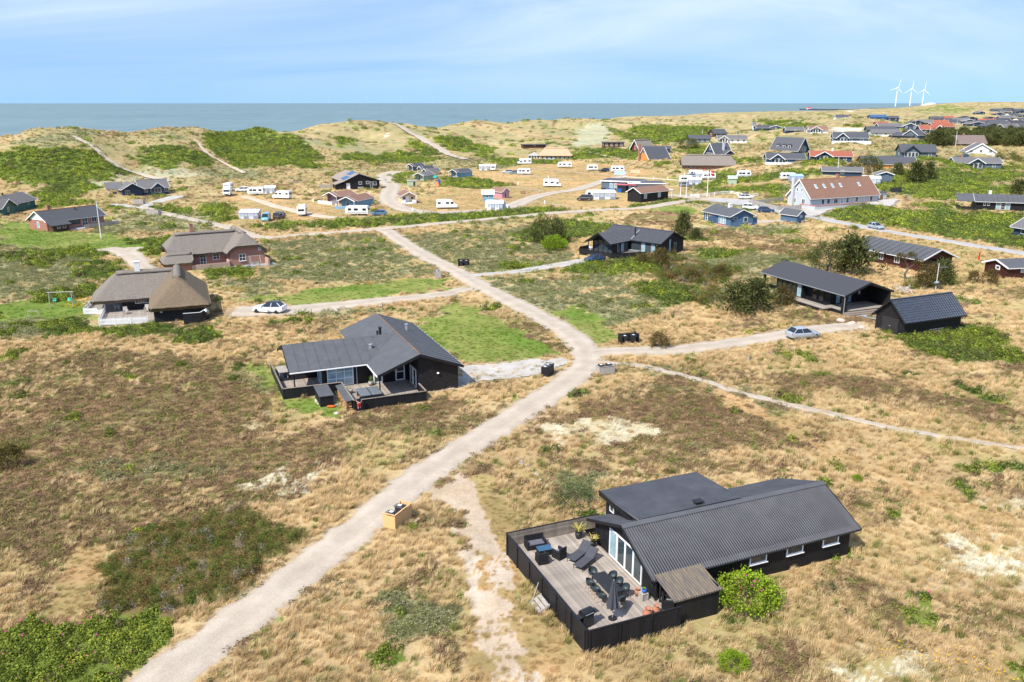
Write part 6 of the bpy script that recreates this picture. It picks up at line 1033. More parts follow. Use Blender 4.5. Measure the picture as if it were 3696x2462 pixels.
def boxy(label, pos, yaw, prof, W, wins, pm, name, cat, wh, group=None, extra=None):
    r = root(name, label, cat, pos, math.radians(yaw), group); mb = MB(); mb.prism(prof, -W / 2, W / 2); mb.build('body', pm, r, bevel=.09)
    for (x0, x1, z0, z1) in wins:
        for s in (-1, 1): mb = MB(); mb.box(x0, x1, s * W / 2 - .02, s * W / 2 + .02, z0, z1); mb.build('window', glassd, r)
    for x in wh:
        for s in (-1, 1): wheel(r, x, s * (W / 2 - .02), .33, .22)
    xs = [p[0] for p in prof]; EXC.append((pos[0], pos[1], math.cos(math.radians(yaw)), math.sin(math.radians(yaw)), min(xs), max(xs), -W / 2, W / 2)); return r
pc = paint('caravan_white', (.74, .74, .72))
def caravan(label, pos, yaw, L=5.6, W=2.2, h=2.55, group=None):
    a = L / 2; r = boxy(label, pos, yaw, [(-a, .5), (-a - .05, 1.4), (-a + .18, h - .1), (-a + .5, h), (a - .7, h), (a - .2, h - .35), (a, 1.5), (a - .1, .5)], W, [(-a + .5, -a + 1.5, 1.35, 1.95), (-.4, .7, 1.35, 1.95), (a - 1.7, a - .8, 1.35, 1.95)], pc, 'caravan', 'caravan', (-.2,), group)
    mb = MB(); mb.bar((a - .1, -.5, .45), (a + 1.1, 0, .45), .07, .09); mb.bar((a - .1, .5, .45), (a + 1.1, 0, .45), .07, .09); mb.build('drawbar', metal, r); mb = MB(); mb.box(-a - .09, -a + .05, -.75, .75, 1.4, 2.0); mb.build('window', glassd, r); mb = MB(); mb.box(a - .16, a + .02, -.8, .8, 1.45, 1.95); mb.build('window', glassd, r); mb = MB(); mb.box(-a * .9, a * .8, W / 2 - .015, W / 2 + .012, .75, .9); mb.box(-a * .9, a * .8, -W / 2 - .012, -W / 2 + .015, .75, .9); mb.build('stripe', pg_, r); mb = MB(); mb.box(-.4, .3, -.3, .3, h, h + .08); mb.build('roof_light', offwhite, r); return r
def motorhome(label, pos, yaw, L=6.4, W=2.2, h=2.75, group=None):
    a = L / 2; r = boxy(label, pos, yaw, [(-a, .45), (-a, h - .1), (-a + .2, h), (a - 2.2, h), (a - 1.7, h + .05), (a - 1.0, h - .25), (a - .95, 2.0), (a - .6, 1.35), (a - .05, 1.1), (a, .45)], W, [(-a + .5, -a + 1.5, 1.4, 1.95), (-.6, .5, 1.4, 1.95), (a - 1.75, a - .95, 1.2, 1.8)], pc, 'motorhome', 'motorhome', (-a + 1.4, a - 1.0), group)
    mb = MB(); mb.add([(a - .92, -.95, 2.02), (a - .92, .95, 2.02), (a - .57, .95, 1.38), (a - .57, -.95, 1.38)], [(0, 3, 2, 1)]); mb.build('windscreen', glassd, r); mb = MB(); mb.box(a - .04, a + .03, -.7, .7, .6, .85); mb.build('grille', plasticd, r); mb = MB(); mb.box(-a - .03, -a + .02, -.7, .7, 1.5, 2.0); mb.build('window', glassd, r)
    for s in (-1, 1): mb = MB(); mb.box(a - .12, a + .02, s * .8 - .17, s * .8 + .17, .85, 1.05); mb.build('headlight', glassb, r)
    return r
def campervan(label, pos, yaw, L=6.0, W=2.05, h=2.55, group=None):
    a = L / 2; r = boxy(label, pos, yaw, [(-a, .4), (-a, 1.4), (-a + .12, h - .06), (-a + .25, h), (a - 1.9, h), (a - 1.6, h - .08), (a - .85, 1.4), (a - .05, 1.1), (a, .4)], W, [(-a + .4, -a + 1.2, 1.45, 1.95), (-.3, .6, 1.45, 1.95), (a - 1.95, a - 1.2, 1.4, 1.95)], pc, 'camper_van', 'camper van', (-a + 1.0, a - .95), group)
    mb = MB(); mb.add([(a - 1.5, -.9, h - .1), (a - 1.5, .9, h - .1), (a - .82, .9, 1.44), (a - .82, -.9, 1.44)], [(0, 3, 2, 1)]); mb.build('windscreen', glassd, r); mb = MB(); mb.box(-a - .03, -a + .03, -.75, -.1, 1.5, 2.0); mb.box(-a - .03, -a + .03, .1, .75, 1.5, 2.0); mb.build('window', glassd, r); mb = MB(); mb.box(a - .02, a + .05, -.95, .95, .4, .75); mb.build('bumper', plasticd, r); return r
def awning(label, pos, yaw, L=4.5, W=2.8, h=2.5, m=None, group=None):
    r = root('awning_tent', label, 'awning', pos, math.radians(yaw), group); m = m or mat('tent_white', (.68, .68, .70), .8, .1, 2); gm = mat('tent_grey', (.22, .25, .29), .8, .15, 2); mw = mat('tent_window', (.38, .42, .47), .3, .1, 3)
    mb = MB(); mb.add([(-L / 2, 0, h), (L / 2, 0, h), (L / 2 + .1, -W - .1, h - .55), (-L / 2 - .1, -W - .1, h - .55), (-L / 2 - .1, -W - .1, h - .75), (L / 2 + .1, -W - .1, h - .75)], [(0, 3, 2, 1), (3, 4, 5, 2)]); mb.add([(-L / 2, 0, h), (-L / 2 - .1, -W - .1, h - .55), (-L / 2 - .1, -W, h - .8), (-L / 2, 0, h - .2)], [(0, 1, 2, 3)]); mb.add([(L / 2, 0, h), (L / 2, 0, h - .2), (L / 2 + .1, -W, h - .8), (L / 2 + .1, -W - .1, h - .55)], [(0, 1, 2, 3)]); mb.build('roof', m, r)
    n_ = 4
    for i in range(n_):
        x0 = -L / 2 + L * i / n_; x1 = x0 + L / n_; mb = MB(); mb.box(x0, x1 - .06, -W, -W + .03, 0, h - .6); w_ = mb.build('wall_panel', gm if i % 2 else m, r); mb = MB(); mb.box(x0 + .15, x1 - .25, -W - .02, -W + .0, .7, h - .85); mb.build('window', mw, w_)
    for s in (-1, 1): mb = MB(); mb.add([(s * L / 2, 0, 0), (s * L / 2, -W, 0), (s * L / 2, -W, h - .6), (s * L / 2, 0, h - .05)], [(0, 1, 2, 3)]); mb.build('wall_panel', gm, r); mb = MB(); mb.box(s * L / 2 - .02, s * L / 2 + .02, -W * .75, -W * .25, .7, 1.6); mb.build('window', mw, r)
    EXC.append((pos[0], pos[1], math.cos(math.radians(yaw)), math.sin(math.radians(yaw)), -L / 2, L / 2, -W, 0)); return r
g_ = lambda x, y: up(G(x, y), .02)
motorhome('white motorhome facing the sandy lane at the left end of the camp field', g_(822, 706), -78); caravan('white caravan standing directly behind the left-end motorhome', g_(826, 688), 95)
caravan('white caravan joined to a white awning at the edge of the sandy field', g_(925, 704), 182, 5.2); awning('white awning with grey window panels joined to the caravan on the sandy field', g_(978, 697), 6, 3.6, 2.4)
campervan('white camper van with bicycles on its tail on the sandy field', g_(1019, 718), 165); awning('white tunnel awning with lilac roof behind the light blue camper van', g_(908, 786), 2, 5, 2.6, 2.3, mat('tent_lilac', (.55, .55, .72), .8, .1, 2))
c = caravan('compact white caravan with raised pop-top roof beside the sandy lane', g_(1092, 778), -84, 4.6); mb = MB(); mb.box(-1.7, 1.2, -.9, .9, 2.5, 2.85); mb.build('pop_top', white, c, bevel=.1)
caravan('white caravan partly hidden behind the long hedge', g_(1291, 777), 176, 6.2); campervan('white panel-van camper with dark front below the beige cabin', g_(1613, 753), 8); campervan('camper van with white side awning behind the hedge', g_(1795, 755), -8, 6.6); awning('flat white side awning of the camper van behind the hedge', g_(1790, 757), -8, 4.6, 1.2, 2.5)
motorhome('white motorhome with bicycle rack in the middle of the brown camp field', g_(1994, 675), -6); caravan('white caravan beside the two cars at the camp rail', g_(1891, 631), 176, 5.4); caravan('white caravan with blue rear window and grey-white awning on the upper field', g_(1782, 616), 84, 5); awning('grey-white striped awning of the caravan on the upper field', g_(1748, 614), 4, 4.6, 2.6)
motorhome('white motorhome with brown stripe on the upper edge of the field', g_(1892, 594), 195); caravan('long white caravan with drawbar before the straw-yellow roofed house', g_(2038, 606), 176, 6.4); caravan('smaller white caravan left of the black SUV', g_(2137, 617), 178, 4.8); caravan('white caravan with pale blue windbreak right of the black SUV', g_(2228, 622), 178, 5.6)
caravan('large caravan behind the big grey-white awning by the reception', g_(2148, 716), 174, 6.2); awning('big grey-white awning with curtained windows beside the brown van', g_(2178, 716), 2, 7, 3.2, 2.7)
caravan('white caravan with satellite dish at the back of the green lawn', g_(2510, 638), 176, 5.6); awning('white awning attached to the caravan with satellite dish', g_(2530, 642), 0, 5, 2.6); caravan('white caravan right of the flag pole', g_(2556, 648), 178, 5.2); caravan('white caravan behind the grey-blue car', g_(2474, 660), 174, 5); awning('grey awning beside the grey-blue car', g_(2506, 665), -4, 4.4, 2.6); caravan('cream caravan standing alone on the shrub-edged lawn', g_(2683, 641), 176, 5.2); caravan('white caravan with blue awning behind the inn gable', g_(2842, 650), 176, 5.4); awning('blue awning behind the inn gable', g_(2868, 653), 0, 4.6, 2.6, 2.4, mat('tent_blue', (.30, .42, .60), .8, .1, 2)); awning('white awning behind the right end of the inn roof', g_(3142, 662), -20, 6, 3, 2.6)
mb = MB(); mb.add([(-2.4, 0, 0), (2.4, 0, 0), (2.4, 0, 1.5), (-2.4, 0, 1.5), (-2.4, .03, 0), (2.4, .03, 0), (2.4, .03, 1.5), (-2.4, .03, 1.5)], [(0, 1, 2, 3), (7, 6, 5, 4), (3, 2, 6, 7)]); o = tag(mb.build('windbreak', mat('pale_blue_cloth', (.42, .56, .66), .8, .1, 2)), 'pale blue cloth windbreak in front of the caravan by the black SUV', 'windbreak'); o.location = g_(2238, 632)
mb = MB(); [mb.box(x, x + .06, -.03, .03, 0, 1.5) for x in (-1.8, -.6, .6, 1.8)]; mb.add([(-1.8, 0, .1), (1.8, 0, .1), (1.8, 0, 1.4), (-1.8, 0, 1.4)], [(0, 1, 2, 3)]); o = tag(mb.build('windbreak', mat('cream_cloth', (.6, .5, .33), .8, .1, 2)), 'cream cloth windbreak standing on its own at the edge of the lawn', 'windbreak'); o.location = g_(2292, 626)
# ---------------------------------------------------------------- furniture on the front deck
def at1(a, b, z=.5): return F1.w(a, b, z)
def rz1(d): return F1.rz + math.radians(d)
def wick(label, a, b, rot, w, group=None, name='wicker_armchair', cat='armchair', dpt=.72, sm=None):
    r = root(name, label, cat, at1(a, b), rz1(rot), group); mb = MB(); mb.box(-w / 2, w / 2, -dpt / 2, dpt / 2, .04, .33); mb.build('base', wicker, r)
    mb = MB(); mb.box(-w / 2, w / 2, dpt / 2 - .1, dpt / 2, .33, .82); mb.build('backrest', wicker, r, bevel=.03)
    for s in (-1, 1): mb = MB(); x = s * (w / 2 - .06); mb.box(x - .06, x + .06, -dpt / 2, dpt / 2 - .1, .33, .62); mb.build('armrest', wicker, r, bevel=.03)
    mb = MB(); mb.box(-w / 2 + .13, w / 2 - .13, -dpt / 2 + .02, dpt / 2 - .12, .335, .43); mb.build('cushion', sm or fabricl, r, bevel=.03); return r
wick('black wicker sofa with dark cushion against the plank fence', 1.75, 10.75, -4, 1.35, name='wicker_sofa', cat='sofa')
r = root('glass_table', 'low black wicker table with blue glass top beside the wicker sofa', 'table', at1(1.95, 9.75), rz1(-4)); mb = MB(); mb.box(-.45, .45, -.3, .3, .02, .42); mb.build('base', wicker, r); mb = MB(); mb.box(-.48, .48, -.33, .33, .425, .44); mb.build('glass_top', mat('blue_glass', (.03, .09, .15), .05, .1, 2, spec=.9), r)
wick('black wicker armchair turned away from the camera side at the glass table', 1.35, 8.85, 176, .68); wick('black wicker armchair at the glass table with its pale seat showing', 2.65, 8.95, 200, .68, sm=metal); wick('black wicker armchair with grey seat under the lichen-covered lean-to roof', 6.1, 1.5, 60, .7, sm=metal)
def lounger(label, a, b, rot, g):
    r = root('sun_lounger', label, 'sun lounger', at1(a, b), rz1(rot), g); mb = MB(); mb.box(0, 1.35, -.31, .31, .30, .34); mb.build('seat', fabric, r); mb = MB(); mb.slab([(1.33, -.31, .34), (2.0, -.31, .78), (2.0, .31, .78), (1.33, .31, .34)], .04); mb.build('backrest', fabric, r)
    for s in (-1, 1): mb = MB(); mb.bar((0, s * .33, .30), (1.4, s * .33, .30), .04, .04); mb.bar((1.4, s * .33, .30), (2.0, s * .33, .76), .04, .04); mb.build('frame', darkmetal, r)
    for x in (.1, 1.5):
        for s in (-1, 1): mb = MB(); mb.bar((x, s * .33, 0), (x, s * .33, .3), .03, .03); mb.build('leg', darkmetal, r)
lounger('grey mesh sun lounger beside the wicker chairs on the plank deck', 3.0, 7.95, 30, 'sun loungers'); lounger('grey mesh sun lounger between its twin and the dining table', 3.0, 7.05, 30, 'sun loungers')
r = root('dining_table', 'long dark slatted dining table on the plank deck', 'table', at1(3.5, 4.15), rz1(0)); 
for i in range(8): mb = MB(); x = -.48 + i * .12; mb.box(x, x + .11, -1.15, 1.15, .72, .75); mb.build('slat', plasticd, r)
for x in (-.42, .42):
    for y in (-1.05, 1.05): mb = MB(); mb.box(x - .03, x + .03, y - .03, y + .03, 0, .72); mb.build('leg', darkmetal, r)
mb = MB(); mb.box(-.44, .44, -1.1, 1.1, .66, .715); mb.build('frame', darkmetal, r)
def shell(label, a, b, rot, g):
    r = root('shell_chair', label, 'chair', at1(a, b), rz1(rot), g); n_ = 14; vs = []; fs = []
    for k, (rad, z, y0) in enumerate(((.12, .42, .02), (.25, .45, 0), (.29, .60, 0), (.30, .70, 0), (.29, .82, 0))):
        for i in range(n_):
            t = 2 * math.pi * i / n_; zz = z
            if k >= 2: zz = .45 + (z - .45) * (.25 + .75 * max(0, .5 + .5 * math.sin(t)) ** .7)
            vs.append((rad * math.cos(t), rad * math.sin(t) * .95 + y0, zz))
    for k in range(4):
        for i in range(n_): fs.append((k * n_ + i, k * n_ + (i + 1) % n_, (k + 1) * n_ + (i + 1) % n_, (k + 1) * n_ + i))
    fs.append(tuple(range(n_))); mb = MB(); mb.add(vs, fs); mb.build('shell', tealc, r, True)
    for x in (-1, 1):
        for y in (-1, 1): mb = MB(); mb.cyl((x * .12, y * .12, .44), (x * .24, y * .24, 0), .018, .013, 6); mb.build('leg', mat('oak', (.3, .17, .08), .6), r)
sc_ = ['corner next to the grill', 'middle of the long side towards the outer fence', 'far end of the long side towards the outer fence']
for i, y in enumerate((3.3, 4.05, 4.8)): shell('dark shell chair on the fence side of the dining table, ' + ('nearest the folded parasol', 'in the middle of three', 'nearest the sun loungers')[i], 2.72, y, 90 + RNG.uniform(-12, 12), 'shell chairs'); shell('dark shell chair on the house side of the dining table, ' + ('nearest the terracotta jars', 'in the middle of three', 'nearest the glass doors')[i], 4.32, y + .1, -90 + RNG.uniform(-12, 12), 'shell chairs')
shell('dark shell chair at the table end towards the sun loungers', 3.4, 5.75, 0, 'shell chairs'); shell('dark shell chair at the table end behind the folded parasol', 3.6, 2.6, 180, 'shell chairs')
r = root('parasol', 'folded dark grey parasol standing before the dining table', 'parasol', at1(2.55, 1.75), rz1(0)); mb = MB(); mb.cyl((0, 0, 0), (0, 0, 2.55), .025); mb.build('pole', oldwood, r); mb = MB(); rings = []
for z, rad in ((.75, .34), (1.1, .28), (1.6, .2), (2.1, .12), (2.4, .07), (2.5, .02)): rings.append([(rad * (1 + .22 * (-1) ** i) * math.cos(2 * math.pi * i / 16), rad * (1 + .22 * (-1) ** i) * math.sin(2 * math.pi * i / 16), z) for i in range(16)])
mb.loft(rings); mb.build('canopy', fabric, r); mb = MB(); mb.lathe((0, 0, 0), [(.26, 0), (.26, .06), (.05, .1)], 14); mb.build('base', darkmetal, r)
r = root('gas_grill', 'black gas grill with lid at the outer corner of the plank deck', 'grill', at1(.85, 1.75), rz1(12)); mb = MB(); mb.box(-.35, .35, -.25, .25, .1, .75); mb.build('cabinet', plasticd, r)
mb = MB(); mb.loft([[(x, -.26, .78), (x, -.22, .98), (x, -.05, 1.08), (x, .15, 1.06), (x, .26, .9), (x, .26, .78)] for x in (-.38, .38)]); mb.build('lid', darkmetal, r); mb = MB(); mb.box(-.3, .3, -.3, -.27, .88, .91); mb.build('handle', metal, r)
for s in (-1, 1): mb = MB(); x = s * .56; mb.box(x - .2, x + .2, -.22, .22, .76, .79); mb.build('side_shelf', plasticd, r); mb = MB(); mb.cyl((s * .3, .3, .1), (s * .3, .24, .1), .1, n=12); mb.build('wheel', rubber, r)
def jar(label, a, b, s, bulge=.30): mb = MB(); mb.lathe((0, 0, 0), [(.14 * s, 0), (bulge * s, .18 * s), (bulge * s, .34 * s), (.15 * s, .52 * s), (.13 * s, .58 * s), (.2 * s, .64 * s), (.17 * s, .63 * s), (.1 * s, .56 * s)], 18); o = tag(mb.build('clay_jar', terra, None, True), label, 'jar'); o.location = at1(a, b); return o
jar('wide terracotta jar with narrow neck by the fence of the plank deck', 4.45, 1.05, 1.0); jar('smaller terracotta jar beside the wide one near the lean-to', 5.15, 1.25, .8)
r = root('wooden_stool', 'square weathered stool with pots on it beside the glass doors', 'stool', at1(5.2, 2.75), rz1(5)); mb = MB(); mb.box(-.22, .22, -.22, .22, .42, .46); mb.build('seat', oldwood, r)
for x in (-.19, .19):
    for y in (-.19, .19): mb = MB(); mb.box(x - .03, x + .03, y - .03, y + .03, 0, .42); mb.build('leg', oldwood, r)
mb = MB(); mb.box(-.2, .2, -.2, -.17, .02, .42); mb.box(-.2, -.17, -.2, .2, .02, .42); mb.build('side_board', oldwood, r)
leafm = mat('pot_leaf', (.10, .20, .03), .7, .4, 6)
def plant(label, pos, potm, pr, ph, leafn, lh, m, spike=False, group=None, cat='potted plant'):
    r = root('potted_plant', label, cat, pos, RNG.uniform(0, 6), group); mb = MB(); mb.lathe((0, 0, 0), [(pr * .7, 0), (pr, ph * .6), (pr * .95, ph), (pr * .8, ph), (pr * .78, ph * .9)], 14); mb.build('pot', potm, r, True); mb = MB()
    for i in range(leafn):
        t = RNG.uniform(0, 6.28); l = lh * RNG.uniform(.6, 1.1); e = RNG.uniform(.35, 1.0) if not spike else RNG.uniform(.05, .35); d = Vector((math.cos(t) * e, math.sin(t) * e, 1)).normalized(); b = Vector((math.cos(t), math.sin(t), 0)) * pr * .3 + Vector((0, 0, ph * .95)); s_ = Vector((-math.sin(t), math.cos(t), 0)) * (.02 if spike else .06) ; mid = b + d * l * .6; tip = b + d * l + Vector((math.cos(t), math.sin(t), -.4)) * l * (.25 if not spike else .04); mb.add([b - s_ * .4, b + s_ * .4, mid + s_, mid - s_, tip], [(0, 1, 2, 3), (3, 2, 4)])
    mb.build('leaves', m, r); return r
yel = mat('yellow_leaf', (.26, .22, .055), .7, .4, 6)
plant('yellowing potted palm in a black pot at the back fence of the plank deck', at1(4.95, 10.7), plasticd, .24, .45, 26, .75, yel); plant('leafy yellow-green plant in a black pot at the corner of the glass doors', at1(5.35, 9.35), plasticd, .2, .38, 22, .6, yel); plant('blue pot with a small green plant on the weathered stool', at1(5.22, 2.7, .96), bluebin, .15, .26, 12, .12, leafm); plant('terracotta bowl with rust-coloured plants beside the weathered stool', at1(5.1, 3.2), terra, .2, .4, 14, .12, terra)
r = root('wooden_steps', 'weathered three-tread steps up to the gate in the black deck fence', 'steps', F1.w(-.75, 5.05), F1.rz)
for i in range(3): mb = MB(); mb.box(-.15 + i * .24, .10 + i * .24, -.6, .6, .10 + i * .15, .14 + i * .15); mb.build('tread', oldwood, r)
for s in (-1, 1): mb = MB(); mb.slab([(-.15, s * .6 - .02, .14), (.6, s * .6 - .02, .5), (.6, s * .6 + .02, .5), (-.15, s * .6 + .02, .14)], .16); mb.build('stringer', oldwood, r)
mb = MB(); mb.cyl((.05, .62, .2), (.4, .6, 1.3), .03); mb.build('handrail', oldwood, r)
# ---------------------------------------------------------------- terrace of the felt-roofed house, man, woodpile
def at2(a, b, z=.3): return F2.w(a, b, z)
r = root('hot_tub', 'square hot tub under a folded grey cover on the plank terrace', 'hot tub', at2(-8.93, .5), F2.rz); mb = MB(); mb.box(-1.05, 1.05, -1.1, 1.1, 0, .62); mb.build('tub', plasticd, r, bevel=.1)
for s in (-1, 1): mb = MB(); mb.box(-1.1 if s < 0 else .02, -.02 if s < 0 else 1.1, -1.18, 1.18, .62, .76); mb.build('cover_panel', mat('grey_vinyl', (.12, .135, .145), .7, .12, 2), r, bevel=.05)
mb = MB(); mb.box(-.02, .02, -1.18, 1.18, .70, .775); mb.build('cover_seam', darkmetal, r)
plant('grassy plant in a wooden tub against the black wall by the downpipe', at2(-7.9, 4.2), oldwood, .25, .45, 20, .7, leafm, True); plant('wooden tub with low mossy plants beside the hot tub cover', at2(-10.4, 2.6), oldwood, .28, .5, 10, .15, yel)
r = root('outdoor_table', 'grey slatted table with benches at the left end of the covered terrace', 'table', at2(-16.0, 11.2), F2.rz); [MB().box(-.5 + i * .15, -.37 + i * .15, -1.2, 1.2, .7, .74).build('slat', oldwood, r) for i in range(7)]; [MB().box(x - .04, x + .04, y - .04, y + .04, 0, .7).build('leg', oldwood, r) for x in (-.42, .42) for y in (-1, 1)]
r = root('store_box', 'black slatted store box with flat felt lid beside the terrace fence', 'store', F2.w(-13.2, 2.0), F2.rz); mb = MB(); mb.box(-.6, .6, -1.5, 1.5, 0, 1.05); mb.build('inner_wall', plasticd, r)
for i in range(7): mb = MB(); mb.box(-.64, .64, -1.54, -1.5, .02 + i * .15, .14 + i * .15); mb.build('slat', blackp, r); mb = MB(); mb.box(-.645, -.605, -1.5, 1.5, .02 + i * .15, .14 + i * .15); mb.build('slat', blackp, r)
mb = MB(); mb.slab([(-.72, -1.65, 1.16), (.72, -1.65, 1.16), (.72, 1.65, 1.22), (-.72, 1.65, 1.22)], .07); mb.build('lid', felt, r); F2.exc(-14, -12.4, .3, 3.7)
r = root('woodpile', 'stack of split firewood under a narrow black felt roof along the fence', 'woodpile', F2.w(-11.35, .9), F2.rz); lme = [MB().cyl((-.22, 0, 0), (.22, 0, 0), .085, n=6).mesh('log', mat('split_wood', (.42, .24, .12), .85, .4, 4)) for _ in range(1)]
for j in range(6):
    for i in range(26): o = obj('log', lme[0], r, (RNG.uniform(-.03, .03), -2.35 + i * .182 + (j % 2) * .09, .1 + j * .145)); o.scale = (1, RNG.uniform(.8, 1.05), RNG.uniform(.8, 1.05)); o.rotation_euler = (RNG.uniform(0, 3), 0, RNG.uniform(-.06, .06))
mb = MB(); mb.slab([(-.38, -2.6, 1.02), (.3, -2.6, 1.12), (.3, 2.6, 1.12), (-.38, 2.6, 1.02)], .06); mb.build('roof', felt, r); [MB().box(-.3, -.24, y, y + .06, -.1, .98).build('post', blackp, r) for y in (-2.5, 2.4)]; F2.exc(-11.8, -11, -1.8, 3.6)
mb = MB(); mb.lathe((0, 0, 0), [(.22, 0), (.3, .12), (.3, .2), (.05, .26)], 10); o = tag(mb.build('garden_tool_box', mat('orange_plastic', (.8, .13, .02), .5)), 'bright orange tool on the grass beside the black store box', 'tool'); o.location = F2.w(-12.9, .0, .03); o.scale = (1.3, .6, .8)
put('paving', [([tuple(F2.w(a, b, .09)) for a, b in ((-12.4, .2), (-11.9, .3), (-11.7, 3.4), (-12.4, 3.4))], [(0, 1, 2, 3)])], slate)
# the man: one continuous skinned body, clothes as children
def person(label, pos, rz):
    r = root('person', label, 'person', pos, rz)
    def skin(name, verts, edges, rad, m, rootv=0):
        me = bpy.data.meshes.new(name); me.from_pydata(verts, edges, []); o = bpy.data.objects.new(name, me); COL.objects.link(o); o.parent = r
        s = o.modifiers.new('skin', 'SKIN'); s.use_smooth_shade = True; b = o.modifiers.new('sub', 'SUBSURF'); b.levels = 2; b.render_levels = 2; me.materials.append(m)
        for i, q in enumerate(rad): me.skin_vertices[0].data[i].radius = (q, q) if not isinstance(q, tuple) else q
        me.skin_vertices[0].data[rootv].use_root = True; return o
    # facing -y, arms bent forward, looking down at the hands
    V = [(0, 0, .95), (0, .02, 1.15), (0, .02, 1.36), (0, -.01, 1.50), (0, -.05, 1.60), (0, -.08, 1.70), (.10, 0, .88), (.11, -.02, .50), (.11, .02, .09), (.11, -.13, .05), (-.10, 0, .88), (-.12, .0, .50), (-.12, .03, .09), (-.12, -.12, .05),
         (.18, .02, 1.40), (.25, .06, 1.16), (.17, -.20, 1.10), (.07, -.33, 1.14), (-.18, .02, 1.40), (-.25, .06, 1.16), (-.17, -.20, 1.08), (-.07, -.33, 1.12)]
    E = [(0, 1), (1, 2), (2, 3), (3, 4), (4, 5), (0, 6), (6, 7), (7, 8), (8, 9), (0, 10), (10, 11), (11, 12), (12, 13), (2, 14), (14, 15), (15, 16), (16, 17), (2, 18), (18, 19), (19, 20), (20, 21)]
    Rr = [(.16, .12), (.15, .115), (.17, .12), .06, (.085, .095), (.075, .085), .10, .072, .045, .04, .10, .072, .045, .04, .07, .052, .042, .032, .07, .052, .042, .032]
    skin('body', V, E, Rr, skinm)
    for s in (1, -1):                                  # fingers closing on the thing held
        for k in range(4): skin('finger', [(s * .06 + s * .0, -.33, 1.12 + k * .018), (s * .03, -.39, 1.13 + k * .018), (s * .005, -.385, 1.135 + k * .018)], [(0, 1), (1, 2)], [.011, .010, .008], skinm)
        skin('thumb', [(s * .07, -.33, 1.17), (s * .05, -.37, 1.20), (s * .03, -.40, 1.195)], [(0, 1), (1, 2)], [.012, .011, .009], skinm)
    navyc = mat('navy_cloth', (.02, .035, .055), .9, .2, 8)
    skin('shirt', [V[0], V[1], V[2], (0, .0, 1.46), V[14], (.225, .045, 1.24), V[18], (-.225, .045, 1.24)], [(0, 1), (1, 2), (2, 3), (2, 4), (4, 5), (2, 6), (6, 7)], [(.18, .14), (.168, .132), (.19, .138), (.085, .08), .09, .075, .09, .075], navyc)
    skin('shorts', [(0, 0, .97), (.10, 0, .86), (.113, -.02, .55), (-.10, 0, .86), (-.122, 0, .55)], [(0, 1), (1, 2), (0, 3), (3, 4)], [(.17, .13), .118, .095, .118, .095], redf)
    skin('trouser_leg', [(.112, -.015, .5), (.11, .02, .12)], [(0, 1)], [.078, .055], navyc); skin('trouser_leg', [(-.121, .0, .5), (-.12, .03, .12)], [(0, 1)], [.078, .055], navyc)
    for s in (1, -1): skin('shoe', [(s * .115, .05, .05), (s * .115, -.15, .04)], [(0, 1)], [.055, .048], blackp)
    mb = MB(); rings = []
    for z, q, y in ((1.60, .092, .0), (1.66, .102, -.0), (1.72, .1, -.02), (1.77, .075, -.04), (1.79, .03, -.05)): rings.append([(q * .86 * math.cos(2 * math.pi * i / 12), .0 + y + q * max(-.55, math.sin(2 * math.pi * i / 12)), z) for i in range(12)])
    mb.loft(rings); mb.build('hair', mat('brown_hair', (.06, .035, .02), .8), r, True)
    for s in (-1, 1): mb = MB(); mb.lathe((s * .035, -.162, 1.655), [(.002, -.012), (.012, 0), (.002, .012)], 8); mb.build('eye', darkmetal, r); mb = MB(); mb.lathe((s * .088, -.06, 1.64), [(.004, -.03), (.016, 0), (.004, .03)], 8); mb.build('ear', skinm, r)
    mb = MB(); mb.add([(-.014, -.155, 1.62), (.014, -.155, 1.62), (0, -.185, 1.615), (0, -.158, 1.66)], [(0, 1, 2), (0, 2, 3), (1, 3, 2), (0, 3, 1)]); mb.build('nose', skinm, r); mb = MB(); mb.box(-.025, .025, -.158, -.145, 1.585, 1.592); mb.build('mouth', terra, r)
    return r
pp_ = flat(*KL([(1040, 1146)])[0], .0); person('man in navy shirt and red shorts looking down at a remote control in his hands', (pp_.x, pp_.y, zat(pp_.x, pp_.y)), F2.rz + math.radians(28)); EXC.append((pp_.x, pp_.y, 1, 0, -.35, .35, -.6, .4))
mb = MB(); mb.box(-.09, .09, -.03, .03, 0, .03); mb.box(-.1, -.06, -.04, .04, .0, .05); mb.box(.06, .1, -.04, .04, 0, .05); o = tag(mb.build('remote_control', plasticd), 'small dark remote control held by the man in red shorts', 'remote control'); q_ = Matrix.Rotation(F2.rz + math.radians(28), 3, 'Z') @ Vector((0, -.385, 1.16)); o.location = Vector((pp_.x, pp_.y, zat(pp_.x, pp_.y))) + q_; o.rotation_euler = (0, 0, F2.rz + math.radians(28))
